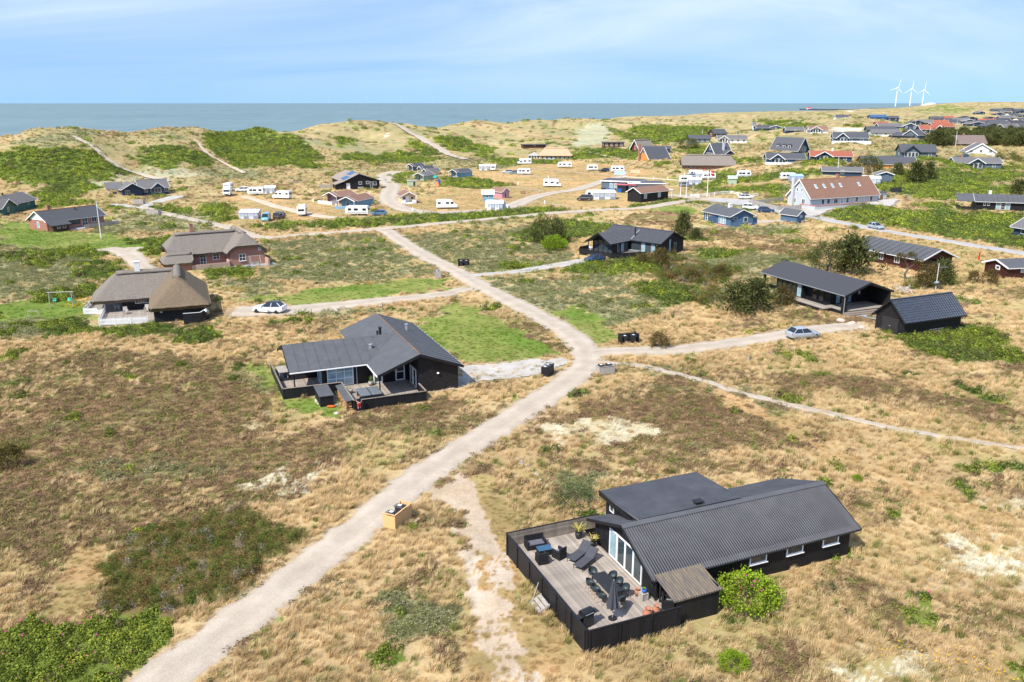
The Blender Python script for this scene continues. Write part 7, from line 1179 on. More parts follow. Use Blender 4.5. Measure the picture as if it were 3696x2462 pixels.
# ---------------------------------------------------------------- bins in their boxes
def binbox(label, px, py, rot, Lb, Wb, hb, m, nb, name='bin_enclosure', open_s=-1, bins=True):
    p = G(px, py); r = root(name, label, 'bin enclosure', p, math.radians(rot)); me_l = MB().box(0, Lb, -.015, .015, 0, .115).mesh('board', m); me_s = MB().box(0, Wb, -.015, .015, 0, .115).mesh('board', m); n_ = int(hb / .125)
    for i in range(n_):
        obj('board', me_l, r, (-Lb / 2, Wb / 2 * -open_s * -1 if False else -Wb / 2, i * .125 + .03))
        for x in (-Lb / 2, Lb / 2): obj('board', me_s, r, (x, -Wb / 2, i * .125 + .03), math.pi / 2)
    mb = MB(); [mb.box(x - .04, x + .04, y - .04, y + .04, -.2, hb) for x in (-Lb / 2 + .06, Lb / 2 - .06) for y in (-Wb / 2 + .06, Wb / 2 - .06)]; mb.build('post', m, r)
    mb = MB(); mb.bar((-Lb / 2, -Wb / 2, hb + .02), (Lb / 2, -Wb / 2, hb + .02), .1, .03); [mb.bar((x, -Wb / 2, hb + .02), (x, Wb / 2, hb + .02), .1, .03) for x in (-Lb / 2, Lb / 2)]; mb.build('cap_rail', m, r)
    EXC.append((p.x, p.y, math.cos(math.radians(rot)), math.sin(math.radians(rot)), -Lb / 2, Lb / 2, -Wb / 2, Wb / 2))
    for i in range(nb if bins else 0):
        x = -Lb / 2 + Lb * (i + .5) / nb; b = root('wheelie_bin', 'dark grey wheeled bin inside the ' + label, 'bin', (Matrix.Translation(p) @ Matrix.Rotation(math.radians(rot), 4, 'Z') @ Vector((x, .05, .03))), math.radians(rot), 'bins in the ' + label)
        mb = MB(); mb.loft([[(-.24, -.28, .05), (.24, -.28, .05), (.24, .28, .05), (-.24, .28, .05)], [(-.29, -.34, .95), (.29, -.34, .95), (.29, .34, .95), (-.29, .34, .95)]]); mb.build('bin_body', plasticd, b); mb = MB(); mb.loft([[(-.31, -.36, .95), (.31, -.36, .95), (.31, .38, .95), (-.31, .38, .95)], [(-.24, -.28, 1.04), (.24, -.28, 1.04), (.24, .3, 1.04), (-.24, .3, 1.04)]]); l_ = mb.build('lid', plasticd, b, bevel=.02); mb = MB(); mb.box(-.13, .13, -.05, .22, 1.041, 1.046); mb.build('sticker', white, l_); mb = MB(); mb.bar((-.22, .46, .97), (.22, .46, .97), .03, .03); mb.bar((-.22, .36, .95), (-.22, .46, .97), .03, .03); mb.bar((.22, .36, .95), (.22, .46, .97), .03, .03); mb.build('handle', plasticd, b)
    return r
# corner of the new timber box, from its bottom corners
a_, b_ = G(1427, 1914), G(1486, 1866); d_ = (b_ - a_); an = math.degrees(math.atan2(d_.y, d_.x)); ctr = (a_ + b_) / 2 + Vector((-d_.y, d_.x, 0)).normalized() * .5
pq = project(np.array([[ctr.x, ctr.y, ctr.z]])); binbox('new honey-coloured timber box beside the road', float(pq[0][0]), float(pq[1][0]), an, max(1.9, d_.length), 1.0, 1.12, newwood, 2)
binbox('black board box beside the long drive', 2268, 1238, 200, 2.4, 1.1, 1.2, blackp, 2); binbox('black slatted box by the pale gravel drive', 1976, 1352, 68, 1.7, .9, 1.1, blackp, 2); binbox('pale grey timber box at the fork', 2184, 1348, 22, 1.9, 1.0, .95, oldwood, 2); binbox('black open box at the edge of the olive meadow', 1674, 960, 180, 2.0, 1.1, 1.2, blackp, 2); binbox('grey timber box by the cottage turning', 1580, 1001, 100, 2.0, 1.1, 1.2, oldwood, 2); binbox('grey timber box below the navy house', 503, 738, 0, 3.0, 1.6, 1.6, oldwood, 2); binbox('grey slatted box beside the lane', 556, 776, -10, 3.6, 1.4, 1.5, oldwood, 2); binbox('dark box by the shrubs right of the inn', 3232, 694, 0, 3, 1.5, 1.6, plasticd, 2, bins=False)
# ---------------------------------------------------------------- stones, stakes, swings, dishes
def rock(label, px, py, s, m=None, group=None):
    p = G(px, py); mb = MB(); rings = []; n_ = 9; ph = RNG.uniform(0, 6, 6)
    for z, q in ((-.2, .8), (.1, 1.0), (.4, .9), (.65, .55), (.75, .15)): rings.append([(s * q * (1 + .18 * math.sin(2 * t + ph[0]) + .08 * math.sin(5 * t + ph[1] + z * 3)) * math.cos(t), s * q * .8 * (1 + .15 * math.sin(3 * t + ph[2])) * math.sin(t), s * z * (1 + .1 * math.sin(t + ph[3]))) for t in [2 * math.pi * i / n_ for i in range(n_)]])
    mb.loft(rings); o = tag(mb.build('boulder', m or stone, None, True), label, 'boulder', group); o.location = p; return o
gran = mat('pink_granite', (.50, .38, .30), .85, .2, 3, .3, 10)
for q, lb in zip(KR([(940, 728), (1022, 752), (1100, 782)]), ('reddish boulder at the foot of the terrace steps', 'pale pinkish boulder between the reddish one and the garage paving', 'flat pale boulder nearest the garage corner')): rock(lb, *q, .6, gran)
for i, q in enumerate(KF([(235, 10), (270, 40), (320, 66), (356, 100), (390, 136), (420, 174), (468, 217), (275, 52)])): rock('grey fieldstone in the loose row beside the rutted drive', *q, RNG.uniform(.16, .28), None, 'stones along the rutted drive')
for q, lb, s in zip(KL([(1236, 150), (470, 238), (820, 190), (822, 1160), (1985, 62)]), ('white boulder on the grass verge of the cottage drive', 'pale flat stone below the white electric car', 'low pale stone at the edge of the cottage drive', 'pale stone in the grass before the black store box', 'pale stone at the corner of road and cottage drive'), (.45, .45, .35, .3, .35)): rock(lb, *q, s)
for q, lb in zip(crop(1300, 1600, .255)([(780, 1115), (825, 1085), (700, 1105)]), ('grey stone behind the honey-coloured bin box', 'second grey stone touching the first behind the bin box', 'small tan stone against the bin box')): rock(lb, *q, .2)
for i, q in enumerate(KR([(225, 1030), (397, 1000), (562, 970), (722, 935), (880, 905), (1037, 890)])): p = G(*q); mb = MB(); mb.cyl((0, 0, -.2), (0, 0, .75), .07, .065, 8); o = tag(mb.build('wooden_stake', oldwood), 'short round wooden stake in the row between drive and track', 'stake', 'stakes between drive and track'); o.location = p; o.rotation_euler = (RNG.uniform(-.05, .05), RNG.uniform(-.05, .05), 0)
p = G(*KR([(2002, 268)])[0]); mb = MB(); mb.cyl((0, 0, -.2), (0, 0, 1.75), .13, n=10); mb.lathe((0, 0, 1.75), [(.13, 0), (.1, .08), (.02, .12)], 10); o = tag(mb.build('marker_post', mat('signal_red', (.6, .012, .012), .5)), 'bright red marker post standing in the dry grass', 'post'); o.location = p
p = G(*KR([(1668, 500)])[0]); r = root('dish_mast', 'white mast with grey satellite dish and aerial behind the garage', 'mast', p); mb = MB(); mb.cyl((0, 0, 0), (0, 0, 4.6), .04); mb.build('mast_pole', white, r); mb = MB(); mb.bar((0, 0, 4.0), (1.5, .1, 4.0), .03, .03); [mb.bar((.2 + i * .2, -.3, 4.0), (.2 + i * .2, .4, 4.0), .02, .02) for i in range(7)]; mb.build('aerial', metal, r); mb = MB(); mb.lathe((0, 0, 0), [(.02, 0), (.3, .06), (.48, .16)], 16); o = mb.build('dish', mat('dish_grey', (.2, .24, .27), .5), r, True); o.location = (-.05, -.15, 1.5); o.rotation_euler = (math.radians(115), 0, math.radians(-15))
p = F5.w(8.4, -.6, 1.2); r = root('satellite_dish', 'pale satellite dish on the black windbreak of the mossy thatched cottage', 'dish', p, 0); mb = MB(); mb.lathe((0, 0, 0), [(.02, 0), (.3, .06), (.45, .15)], 16); o = mb.build('dish', metal, r, True); o.rotation_euler = (math.radians(100), 0, math.radians(20)); mb = MB(); mb.cyl((0, .05, -.6), (0, .05, 0), .03); mb.build('bracket', metal, r)
def adir(adeg): return adeg
A, B_ = [G(*q) for q in K6([(466, 795), (673, 788)])]; d = B_ - A; Ls = d.length; r = root('swing_set', 'tall wooden swing frame with two green seats beside the picket fence', 'swing', A, math.atan2(d.y, d.x)); hs_ = 2.35
mb = MB(); mb.cyl((-.25, 0, hs_), (Ls + .25, 0, hs_), .07); mb.build('crossbeam', oldwood, r)
for x in (0, Ls):
    for y in (0, 1.9): mb = MB(); mb.cyl((x, y * 1.0, -.2), (x, y * .08, hs_), .06); mb.build('leg', oldwood, r)
for x, k in ((.55, .2), (Ls - .55, .9)): s_ = mb = MB(); mb.box(x - .22, x + .22, .1, .45, 1.0, 1.05); mb.box(x - .22, x + .22, .42, .46, 1.0, 1.4); st_ = mb.build('swing_seat', mat('mint_plastic', (.10, .55, .40), .4), r); mb = MB(); [mb.bar((x + dx_, .28, 1.05), (x + dx_, .05, hs_), .015, .015) for dx_ in (-.2, .2)]; mb.build('rope', yel, st_)
A, B_ = [G(*q) for q in K6([(264, 886), (356, 886)])]; d = B_ - A; r = root('football_goal', 'small weathered wooden goal frame on the lawn left of the picket fence', 'goal', A, math.atan2(d.y, d.x)); mb = MB(); mb.bar((0, 0, 1.0), (d.length, 0, 1.0), .07, .07); mb.build('crossbar', oldwood, r); [MB().box(x - .04, x + .04, -.04, .04, -.2, 1.0).build('post', oldwood, r) for x in (0, d.length)]
p = G(*K2([(312, 1436)])[0]); r = root('garden_swing', 'weathered A-frame garden swing seat before the brick thatched house', 'swing', p, F6.rz)
for x in (-.9, .9):
    for y in (-.9, .9): mb = MB(); mb.bar((x, y, -.1), (x, 0, 2.1), .09, .09); mb.build('leg', oldwood, r)
mb = MB(); mb.bar((-1.2, 0, 2.1), (1.2, 0, 2.1), .1, .1); mb.build('crossbeam', oldwood, r); mb = MB(); mb.box(-.7, .7, -.25, .25, .5, .56); mb.box(-.7, .7, .22, .27, .56, 1.0); mb.build('seat', oldwood, r)
p = G(*K3([(455, 690)])[0]); r = root('climbing_tower', 'play tower with green canopy and orange slide beside the long green shrubs', 'play tower', p, .2); [MB().box(x - .06, x + .06, y - .06, y + .06, -.3, 3.0).build('post', oldwood, r) for x in (-.9, .9) for y in (-.9, .9)]; MB().box(-1, 1, -1, 1, 1.3, 1.4).build('platform', oldwood, r); MB().lathe((-.6, 0, 3.0), [(1.0, 0), (.8, .4), (.1, .9)], 6).build('canopy', mat('play_green', (.02, .35, .25), .5), r); MB().slab([(-.6, -3.2, .3), (.2, -3.2, .3), (.2, -1, 1.5), (-.6, -1, 1.5)], .25).build('slide', mat('play_orange', (.8, .2, .04), .5), r); MB().box(.2, 1.0, -1.05, -.95, .3, 2.4).build('climbing_panel', mat('play_blue', (.05, .1, .35), .5), r)
def picnic(label, px, py, rot, m):
    r = root('picnic_table', label, 'picnic table', G(px, py), math.radians(rot)); MB().box(-.9, .9, -.38, .38, .72, .76).build('table_top', m, r)
    for s in (-1, 1): MB().box(-.9, .9, s * .72 - .13, s * .72 + .13, .42, .46).build('bench_seat', m, r); mb = MB(); mb.bar((s * .6, -.75, 0), (s * .6, -.25, .72), .06, .06); mb.bar((s * .6, .75, 0), (s * .6, .25, .72), .06, .06); mb.bar((s * .6, -.8, .4), (s * .6, .8, .4), .05, .05); mb.build('leg_frame', m, r)
picnic('dark picnic table on the sandy path below the pink cabin', *K3([(1240, 760)])[0], 10, plasticd); picnic('weathered picnic table on the inn lawn behind the board fence', *K5([(70, 1110)])[0], -10, terra); picnic('white picnic table on the porch of the light blue cabin', *K2([(1165, 890)])[0], 10, white); picnic('dark picnic table in the dry grass at the dune foot left of the hall', *K2([(632, 552)])[0], 0, plasticd); picnic('dark picnic table among the grass at the dune foot below the beach path', *K2([(1582, 470)])[0], 0, plasticd)
def chairset(r_, lab, fr, a, b, z, m, rot):
    r = root('garden_chair', lab, 'chair', fr.w(a, b, z), fr.rz + math.radians(rot)); MB().box(-.28, .28, -.28, .28, .38, .42).build('seat', m, r); MB().slab([(-.28, .26, .42), (.28, .26, .42), (.28, .48, 1.0), (-.28, .48, 1.0)], .04).build('backrest', m, r); [MB().box(x - .03, x + .03, y - .03, y + .03, 0, .6 if y < 0 else .4).build('leg', m, r) for x in (-.27, .27) for y in (-.25, .25)]; [MB().box(x - .05, x + .05, -.3, .3, .58, .61).build('armrest', m, r) for x in (-.28, .28)]
chairset(0, 'grey wooden deck chair on the cottage terrace near the dark wall', F5, -2.1, 6.2, .25, oldwood, 10); chairset(0, 'grey wooden deck chair on the cottage terrace below the white window', F5, .6, 6.6, .25, oldwood, -10); chairset(0, 'white garden chair in the shade of the thatched eaves', F5, -3.4, 9.6, .25, white, 80)
chairset(0, 'white chair on the deck left of the glazed gable', F4, -14.0, -4.2, .35, white, 90)
r = root('patio_table', 'grey table on the deck under the right windows of the glazed-gable house', 'table', F4.w(-4.6, -2.2, .35), F4.rz); MB().box(-1.2, 1.2, -.5, .5, .7, .75).build('table_top', metal, r); [MB().box(x - .03, x + .03, y - .03, y + .03, 0, .7).build('leg', metal, r) for x in (-1, 1) for y in (-.4, .4)]
# ---------------------------------------------------------------- flagpoles
def pole(label, base, top, r0=.07, flag=False, m=None):
    g = G(*base); d = ray(*top); hh = H + d[2] * (g.y / d[1]) - g.z; tx = d[0] * g.y / d[1]
    r = root('flagpole', label, 'flagpole', g); MB().cyl((0, 0, -.3), (tx - g.x, 0, hh), r0, r0 * .5, 8).build('pole_shaft', m or white, r); MB().lathe((tx - g.x, 0, hh), [(.03, 0), (r0, .08), (.02, .16)], 8).build('finial', tileor, r)
    if flag:
        mb = MB(); mw = MB(); n_ = 10
        for (bb, z0, z1, x0, x1, oy) in ((mb, 0, 1, 0, 1, 0), (mw, 3 / 7, 4 / 7, 0, 1, .012), (mw, 0, 1, .30, .42, .012), (mw, 3 / 7, 4 / 7, 0, 1, -.012), (mw, 0, 1, .30, .42, -.012)):
            vs = []
            for i in range(n_ + 1): x = x0 + (x1 - x0) * i / n_; [vs.append((x * 1.9 + tx - g.x, .12 * math.sin(x * 7) + oy, hh - .2 - 1.45 + z * 1.45 - x * .25)) for z in (z0, z1)]
            bb.add(vs, [(2 * i, 2 * i + 2, 2 * i + 3, 2 * i + 1) for i in range(n_)])
        f_ = mb.build('flag', redf, r); mw.build('white_cross', white, f_)
pole('tall white flagpole leaning beside the brick bungalow', *K1([(930, 1378), (882, 1030)]), .11); pole('white flagpole flying a red flag with white cross by the car park', *K4([(1330, 915), (1346, 625)]), .13, True); pole('bare white flagpole nearer to the flag with the white cross', *K4([(1105, 925), (1120, 705)]), .12); pole('shorter white flagpole beside the reception pergola', *K4([(1045, 918), (1054, 760)]), .12)
for lb, a, b in (('white flagpole before the low grey-roofed house in the shrubs', (592, 810), (606, 648)), ('white flagpole on the slope left of the grey-blue deck house', (520, 500), (526, 425)), ('white flagpole behind the grey-blue deck house', (735, 425), (737, 372)), ('white flagpole beside the grey-blue steep gable', (1270, 440), (1277, 365)), ('tall white flagpole before the huge grey-brown roof', (1705, 552), (1722, 402)), ('white flagpole on the dune below the small white gable', (660, 330), (668, 270)), ('white flagpole beside the blue solar roof', (1020, 290), (1027, 215)), ('white flagpole left of the far house cluster', (1328, 380), (1332, 298)), ('white flagpole before the red roofs', (1462, 430), (1469, 360)), ('white flagpole among the far roofs right of the red ones', (1720, 345), (1726, 290))): pole(lb, *K5([a, b]), .12)
for lb, a, b in (('white flagpole behind the plain low dark blue house', (1280, 262), (1281, 195)), ('white flagpole before the white house with two glazed gables', (1633, 332), (1641, 215)), ('pale wooden pole before the flat-roofed brown house', (298, 378), (300, 295)), ('white flagpole beside the sunk dune house', (2060, 200), (2061, 155))): pole(lb, *K4([a, b]), .13)
# white paddock fence
r = root('paddock_fence', 'white post-and-rail fence round the car park below the flag', 'fence', G(*K4([(1150, 920)])[0])); pts = [G(*q) - r.location for q in K4([(1150, 918), (1240, 922), (1350, 912), (1460, 895), (1580, 886), (1650, 902), (1760, 922), (1870, 912)])]
for a, b in zip(pts[:-1], pts[1:]):
    n_ = max(1, int((b - a).length / 2.5))
    for i in range(n_): c = a.lerp(b, i / n_); e = a.lerp(b, (i + 1) / n_); MB().box(c.x - .09, c.x + .09, c.y - .09, c.y + .09, c.z - .3, c.z + 1.15).build('post', white, r); mb = MB(); [mb.bar(c + Vector((0, 0, z)), e + Vector((0, 0, z)), .06, .17) for z in (.5, 1.0)]; mb.build('rail', white, r)
for j, (lb, pl) in enumerate((('low wooden rail with white box along the upper camp row', K3([(1000, 580), (1350, 612), (1700, 648)])), ('low wooden rail with white boxes across the middle of the camp field', K3([(1100, 708), (1430, 748)])), ('low wooden rail along the lower camp road', K3([(1340, 848), (1700, 898)])), ('low wooden rail behind the motorhomes on the upper field', K3([(1330, 540), (1900, 590), (2030, 605)])), ('low white rail across the green lawn', K4([(440, 712), (1050, 752)])), ('low dark rail in the grass left of the black hall', K2([(600, 660), (745, 664)])), ('low dark rail in the grass behind the black hall', K2([(1330, 570), (1540, 555)])))):
    r = root('camp_rail', lb, 'rail', G(*pl[0])); pts = [G(*q) - r.location for q in pl]; wm_ = white if 'white rail' in lb else oldwood
    for a, b in zip(pts[:-1], pts[1:]):
        n_ = max(2, int((b - a).length / 4)); mb = MB(); mb.bar(a + Vector((0, 0, .5)), b + Vector((0, 0, .5)), .08, .14); mb.build('rail', wm_, r); [MB().box(c.x - .06, c.x + .06, c.y - .06, c.y + .06, c.z - .3, c.z + .5).build('post', wm_, r) for c in [a.lerp(b, i / n_) for i in range(n_ + 1)]]
for i, q in enumerate(K3([(1348, 615), (1475, 625), (1196, 680), (1376, 750), (1440, 855), (228, 925), (1688, 560)]) + K4([(910, 735), (1090, 690), (1180, 830), (760, 735)]) + K2([(1052, 885), (1280, 890), (1185, 905), (842, 840), (1100, 960), (1756, 930)])): o = tag(MB().box(-.15, .15, -.12, .12, -.1, 1.0).box(-.17, .17, -.14, .14, 1.0, 1.06).build('power_post', white if i % 3 else oldwood), ('small white electric hook-up post on the camp field' if i % 3 else 'small weathered wooden hook-up post on the camp field'), 'post', 'hook-up posts on the camp field'); o.location = G(*q)
# ---------------------------------------------------------------- wind turbines, breakwater, far harbour
def turbine(label, px, pyb, pyt, D, blade, ph, group=None, yawr=0.15):
    b = atY(px, pyb, D); t = atY(px, pyt, D); hh = t.z - b.z; k = hh / 60
    wt_ = mat('turbine_haze_grey', (.55, .58, .62), .5, 0) if group else white; r = root('wind_turbine', label, 'wind turbine', (b.x, b.y, b.z), yawr, group); MB().cyl((0, 0, -6), (0, 0, hh), 2.6 * k * (.3 if group else .8), 1.5 * k * (.3 if group else .8), 12).build('tower', wt_, r); MB().box(-1.6 * k, 1.6 * k, -3.5 * k, 5 * k, hh - 1.2 * k, hh + 2 * k).build('nacelle', white, r); MB().lathe((0, 0, 0), [(1.6 * k, 0), (1.4 * k, 1.5 * k), (.2 * k, 2.6 * k)], 10).build('hub', white, r).matrix_basis = Matrix.Translation((0, -3.5 * k, hh + .4 * k)) @ Matrix.Rotation(math.radians(90), 4, 'X')  # offshore ones: light grey with distance haze put into the colour
    for i in range(3):
        a = ph + i * 2 * math.pi / 3; d = Vector((math.sin(a), 0, math.cos(a))); s = Vector((math.cos(a), 0, -math.sin(a))); c = Vector((0, -4.6 * k, hh + .4 * k)); rr = []
        for f_, w_ in ((0, .9), (.15, 1.9), (.5, 1.3), (1, .35)): p = c + d * blade * f_; w2 = w_ * k * (.4 if group else 1.1); rr.append([p - s * w2 * .5, p + Vector((0, -.3 * k, 0)), p + s * w2, p + Vector((0, .3 * k, 0))])
        MB().loft(rr).build('blade', wt_, r)
for (px, pb, pt, ph, lb) in ((3232, 379, 318, .25, 'white wind turbine at the harbour, first of three from the breakwater'), (3284, 377, 321, .05, 'white wind turbine in the middle of the three at the harbour'), (3329, 375, 325, 2.2, 'white wind turbine with blades in a V, last of three at the harbour')): turbine(lb, px, pb, pt, 4000, 42, ph)
for i, px in enumerate((1043, 1188, 1325, 1448, 1563, 1675, 1782, 1880, 1972, 2060, 2145, 2224, 2298, 2370, 2437, 2504, 2565, 2622, 2678, 2735)): turbine('white offshore wind turbine standing far out in the sea on the horizon', px, 373, 373 - max(10, 22 - i * .5), 22000, 75 * (1 - i * .015), RNG.uniform(0, 2), 'offshore wind farm')
rockm = mat('dark_rock', (.05, .05, .055), .9, .4, .05); a, b = atY(2888, 380, 4300), atY(3260, 382, 3600); a.z = b.z = -6.5; mb = MB(); n_ = 60; rr = []
for i in range(n_ + 1): p = a.lerp(b, i / n_); w_ = 9 + 3 * RNG.random(); zt = -1.5 + 1.5 * RNG.random(); rr.append([(p.x, p.y - w_, -9), (p.x, p.y - 3, zt), (p.x, p.y + 3, zt), (p.x, p.y + w_, -9)])
tag(mb.loft(rr).build('breakwater', rockm), 'long dark stone breakwater reaching into the sea before the turbines', 'breakwater'); p = atY(2920, 379, 4240); r = root('beacon_house', 'small red and white beacon house on the head of the breakwater', 'beacon', (p.x, p.y, -1)); MB().box(-9, 9, -5, 5, -3, 4).build('wall', white, r); MB().loft([[(-10, -6, 4), (10, -6, 4), (10, 6, 4), (-10, 6, 4)], [(-4, 0, 9), (4, 0, 9), (4, 1, 9), (-4, 1, 9)]]).build('roof', redf, r)
p = atY(3360, 380, 3400); r = root('harbour_hall', 'white curved-roof hall beside the harbour turbines', 'hall', (p.x, p.y, p.z)); MB().box(-22, 22, 0, 30, -20, 1).build('wall', offwhite, r); MB().loft([[(-25, y, 0), (-10, y, 5), (8, y, 9), (26, y, 2), (26, y, 0)] for y in (-4, 34)]).build('roof', white, r)
for i in range(9): px = 3130 + i * 24; p = atY(px, 377, 3900); r = root('harbour_building', 'small pale harbour building behind the breakwater', 'building', (p.x, p.y, -6), 0, 'harbour buildings'); w_ = RNG.uniform(12, 24); MB().box(-w_, w_, 0, 20, -2, RNG.uniform(5, 9)).build('wall', [offwhite, terra, greywall][i % 3], r); MB().box(-w_ - 1, w_ + 1, -1, 21, 9, 10.5).build('roof', [tilered, tilegrey, tilebrown][i % 3], r)
p = g_(*K4([(1600, 778)])[0]); h = House('hut', 'small pale green hut between the hedges right of the flag', Fr(p.xy, (1, -.05), p.z), None, 'hut'); h.gable(-1.4, 1.4, 0, 2.6, 2.0, 2.8, 'x', palegreen, mat('pale_green_roof', (.35, .45, .36), .7, .1), white, .2, .2)
for i, q in enumerate(K4([(230, 858), (300, 862), (345, 864), (400, 866), (440, 868)])): o = tag(MB().box(-.7, .7, -.5, .5, 0, 1.1).box(-.74, .74, -.54, .54, 1.1, 1.2).build('waste_container', bluebin if i % 2 else plasticd), ('blue' if i % 2 else 'dark grey') + ' waste container in front of the reception', 'container', 'containers at the reception'); o.location = g_(*q)
# ---------------------------------------------------------------- vegetation
def vegmat(name, rough=.8, lo=.55, hi=1.45, transl=.3, fixed=None):
    m = bpy.data.materials.new(name); m.use_nodes = True; t = m.node_tree; t.nodes.clear(); out = N(t, 'ShaderNodeOutputMaterial')
    if fixed: a = N(t, 'ShaderNodeRGB'); a.outputs[0].default_value = (*fixed, 1); src = a.outputs[0]
    else: a = N(t, 'ShaderNodeAttribute', attribute_name='col', attribute_type='INSTANCER'); src = a.outputs['Color']
    g = N(t, 'ShaderNodeNewGeometry'); r = N(t, 'ShaderNodeMapRange'); r.inputs['To Min'].default_value = lo; r.inputs['To Max'].default_value = hi; t.links.new(g.outputs['Random Per Island'], r.inputs['Value'])
    s = N(t, 'ShaderNodeVectorMath', operation='SCALE'); t.links.new(src, s.inputs[0]); t.links.new(r.outputs[0], s.inputs['Scale'])
    d = N(t, 'ShaderNodeBsdfDiffuse'); tr_ = N(t, 'ShaderNodeBsdfTranslucent'); t.links.new(s.outputs[0], d.inputs[0]); t.links.new(s.outputs[0], tr_.inputs[0]); mx = N(t, 'ShaderNodeMixShader'); mx.inputs[0].default_value = transl; t.links.new(d.outputs[0], mx.inputs[1]); t.links.new(tr_.outputs[0], mx.inputs[2]); t.links.new(mx.outputs[0], out.inputs[0]); M[name] = m; return m
vg = vegmat('grass_blades', transl=.42, lo=.75, hi=1.25); vl = vegmat('shrub_leaves', lo=.5, hi=1.5)
def tuft(seed, n=26, L=.62, spread=.24, w=.014, wind=.42):
    g = np.random.default_rng(seed); mb = MB()
    for i in range(n):
        t = g.uniform(0, 6.28); rr = spread * g.random() ** .6; b = Vector((math.cos(t) * rr, math.sin(t) * rr, 0)); l = L * g.uniform(.55, 1.15); o = Vector((math.cos(t), math.sin(t), 0)) * g.uniform(.1, .55) + Vector((wind, wind * .4, 0)); m1 = b + (o * .35 + Vector((0, 0, 1))).normalized() * l * .55; tip = m1 + (o * 1.3 + Vector((0, 0, .45))).normalized() * l * .5; a = g.uniform(0, 3.14); s = Vector((math.cos(a), math.sin(a), 0)) * w; mb.add([b - s, b + s, m1 + s * .8, m1 - s * .8, tip], [(0, 1, 2, 3), (3, 2, 4)])
    return mb.mesh('grass_tuft', vg)
def clump(seed, n=80, R=.6, h=.55, ls=.11, m=None, flat_=.55):
    g = np.random.default_rng(seed); mb = MB()
    for i in range(n):
        t = g.uniform(0, 6.28); ph = math.acos(1 - g.random()); k = g.uniform(.62, 1.05) * (1 + .18 * math.sin(3 * t + seed)); p = Vector((math.sin(ph) * math.cos(t) * R * k, math.sin(ph) * math.sin(t) * R * k, h * math.cos(ph) * k)); nrm = (p + Vector((0, 0, .35)) + Vector(g.normal(0, .28, 3))).normalized(); a = nrm.orthogonal().normalized(); a = Matrix.Rotation(g.uniform(0, 6.28), 3, nrm) @ a; b = nrm.cross(a); s = ls * g.uniform(.6, 1.3); mb.add([p - a * s, p - b * s * flat_ + nrm * s * .15, p + a * s, p + b * s * flat_ + nrm * s * .15], [(0, 1, 2, 3)])
    return mb.mesh('leaf_clump', m or vl)
def excl(x, y):
    m = np.zeros(len(x), bool)
    for (ox, oy, ux, uy, a0, a1, b0, b1) in EXC:
        dx_ = x - ox; dy_ = y - oy; R_ = max(abs(a0), abs(a1)) + max(abs(b0), abs(b1)); k = (np.abs(dx_) < R_) & (np.abs(dy_) < R_)
        if k.any(): a = dx_[k] * ux + dy_[k] * uy; b = -dx_[k] * uy + dy_[k] * ux; q = np.zeros(len(x), bool); q[k] = (a > a0) & (a < a1) & (b > b0) & (b < b1); m |= q
    return m
def band(Y0, Y1, dens, amax=.9):
    n = int(amax * (Y1 ** 2 - Y0 ** 2) * dens); y = np.sqrt(RNG.uniform(Y0 ** 2, Y1 ** 2, n)); x = RNG.uniform(-amax, amax, n) * y; return x, y
def cand(bands, off=.15, ymax=420):
    X = []; Yv = []; Sc = []
    for Y0, Y1, d, sc in bands: x, y = band(Y0, Y1, d); X.append(x); Yv.append(y); Sc.append(np.full(len(x), sc))
    x = np.concatenate(X); y = np.concatenate(Yv); sc = np.concatenate(Sc); k = ~excl(x, y); x, y, sc = x[k], y[k], sc[k]; rg = roadgap(x, y, ymax); return x, y, sc, rg
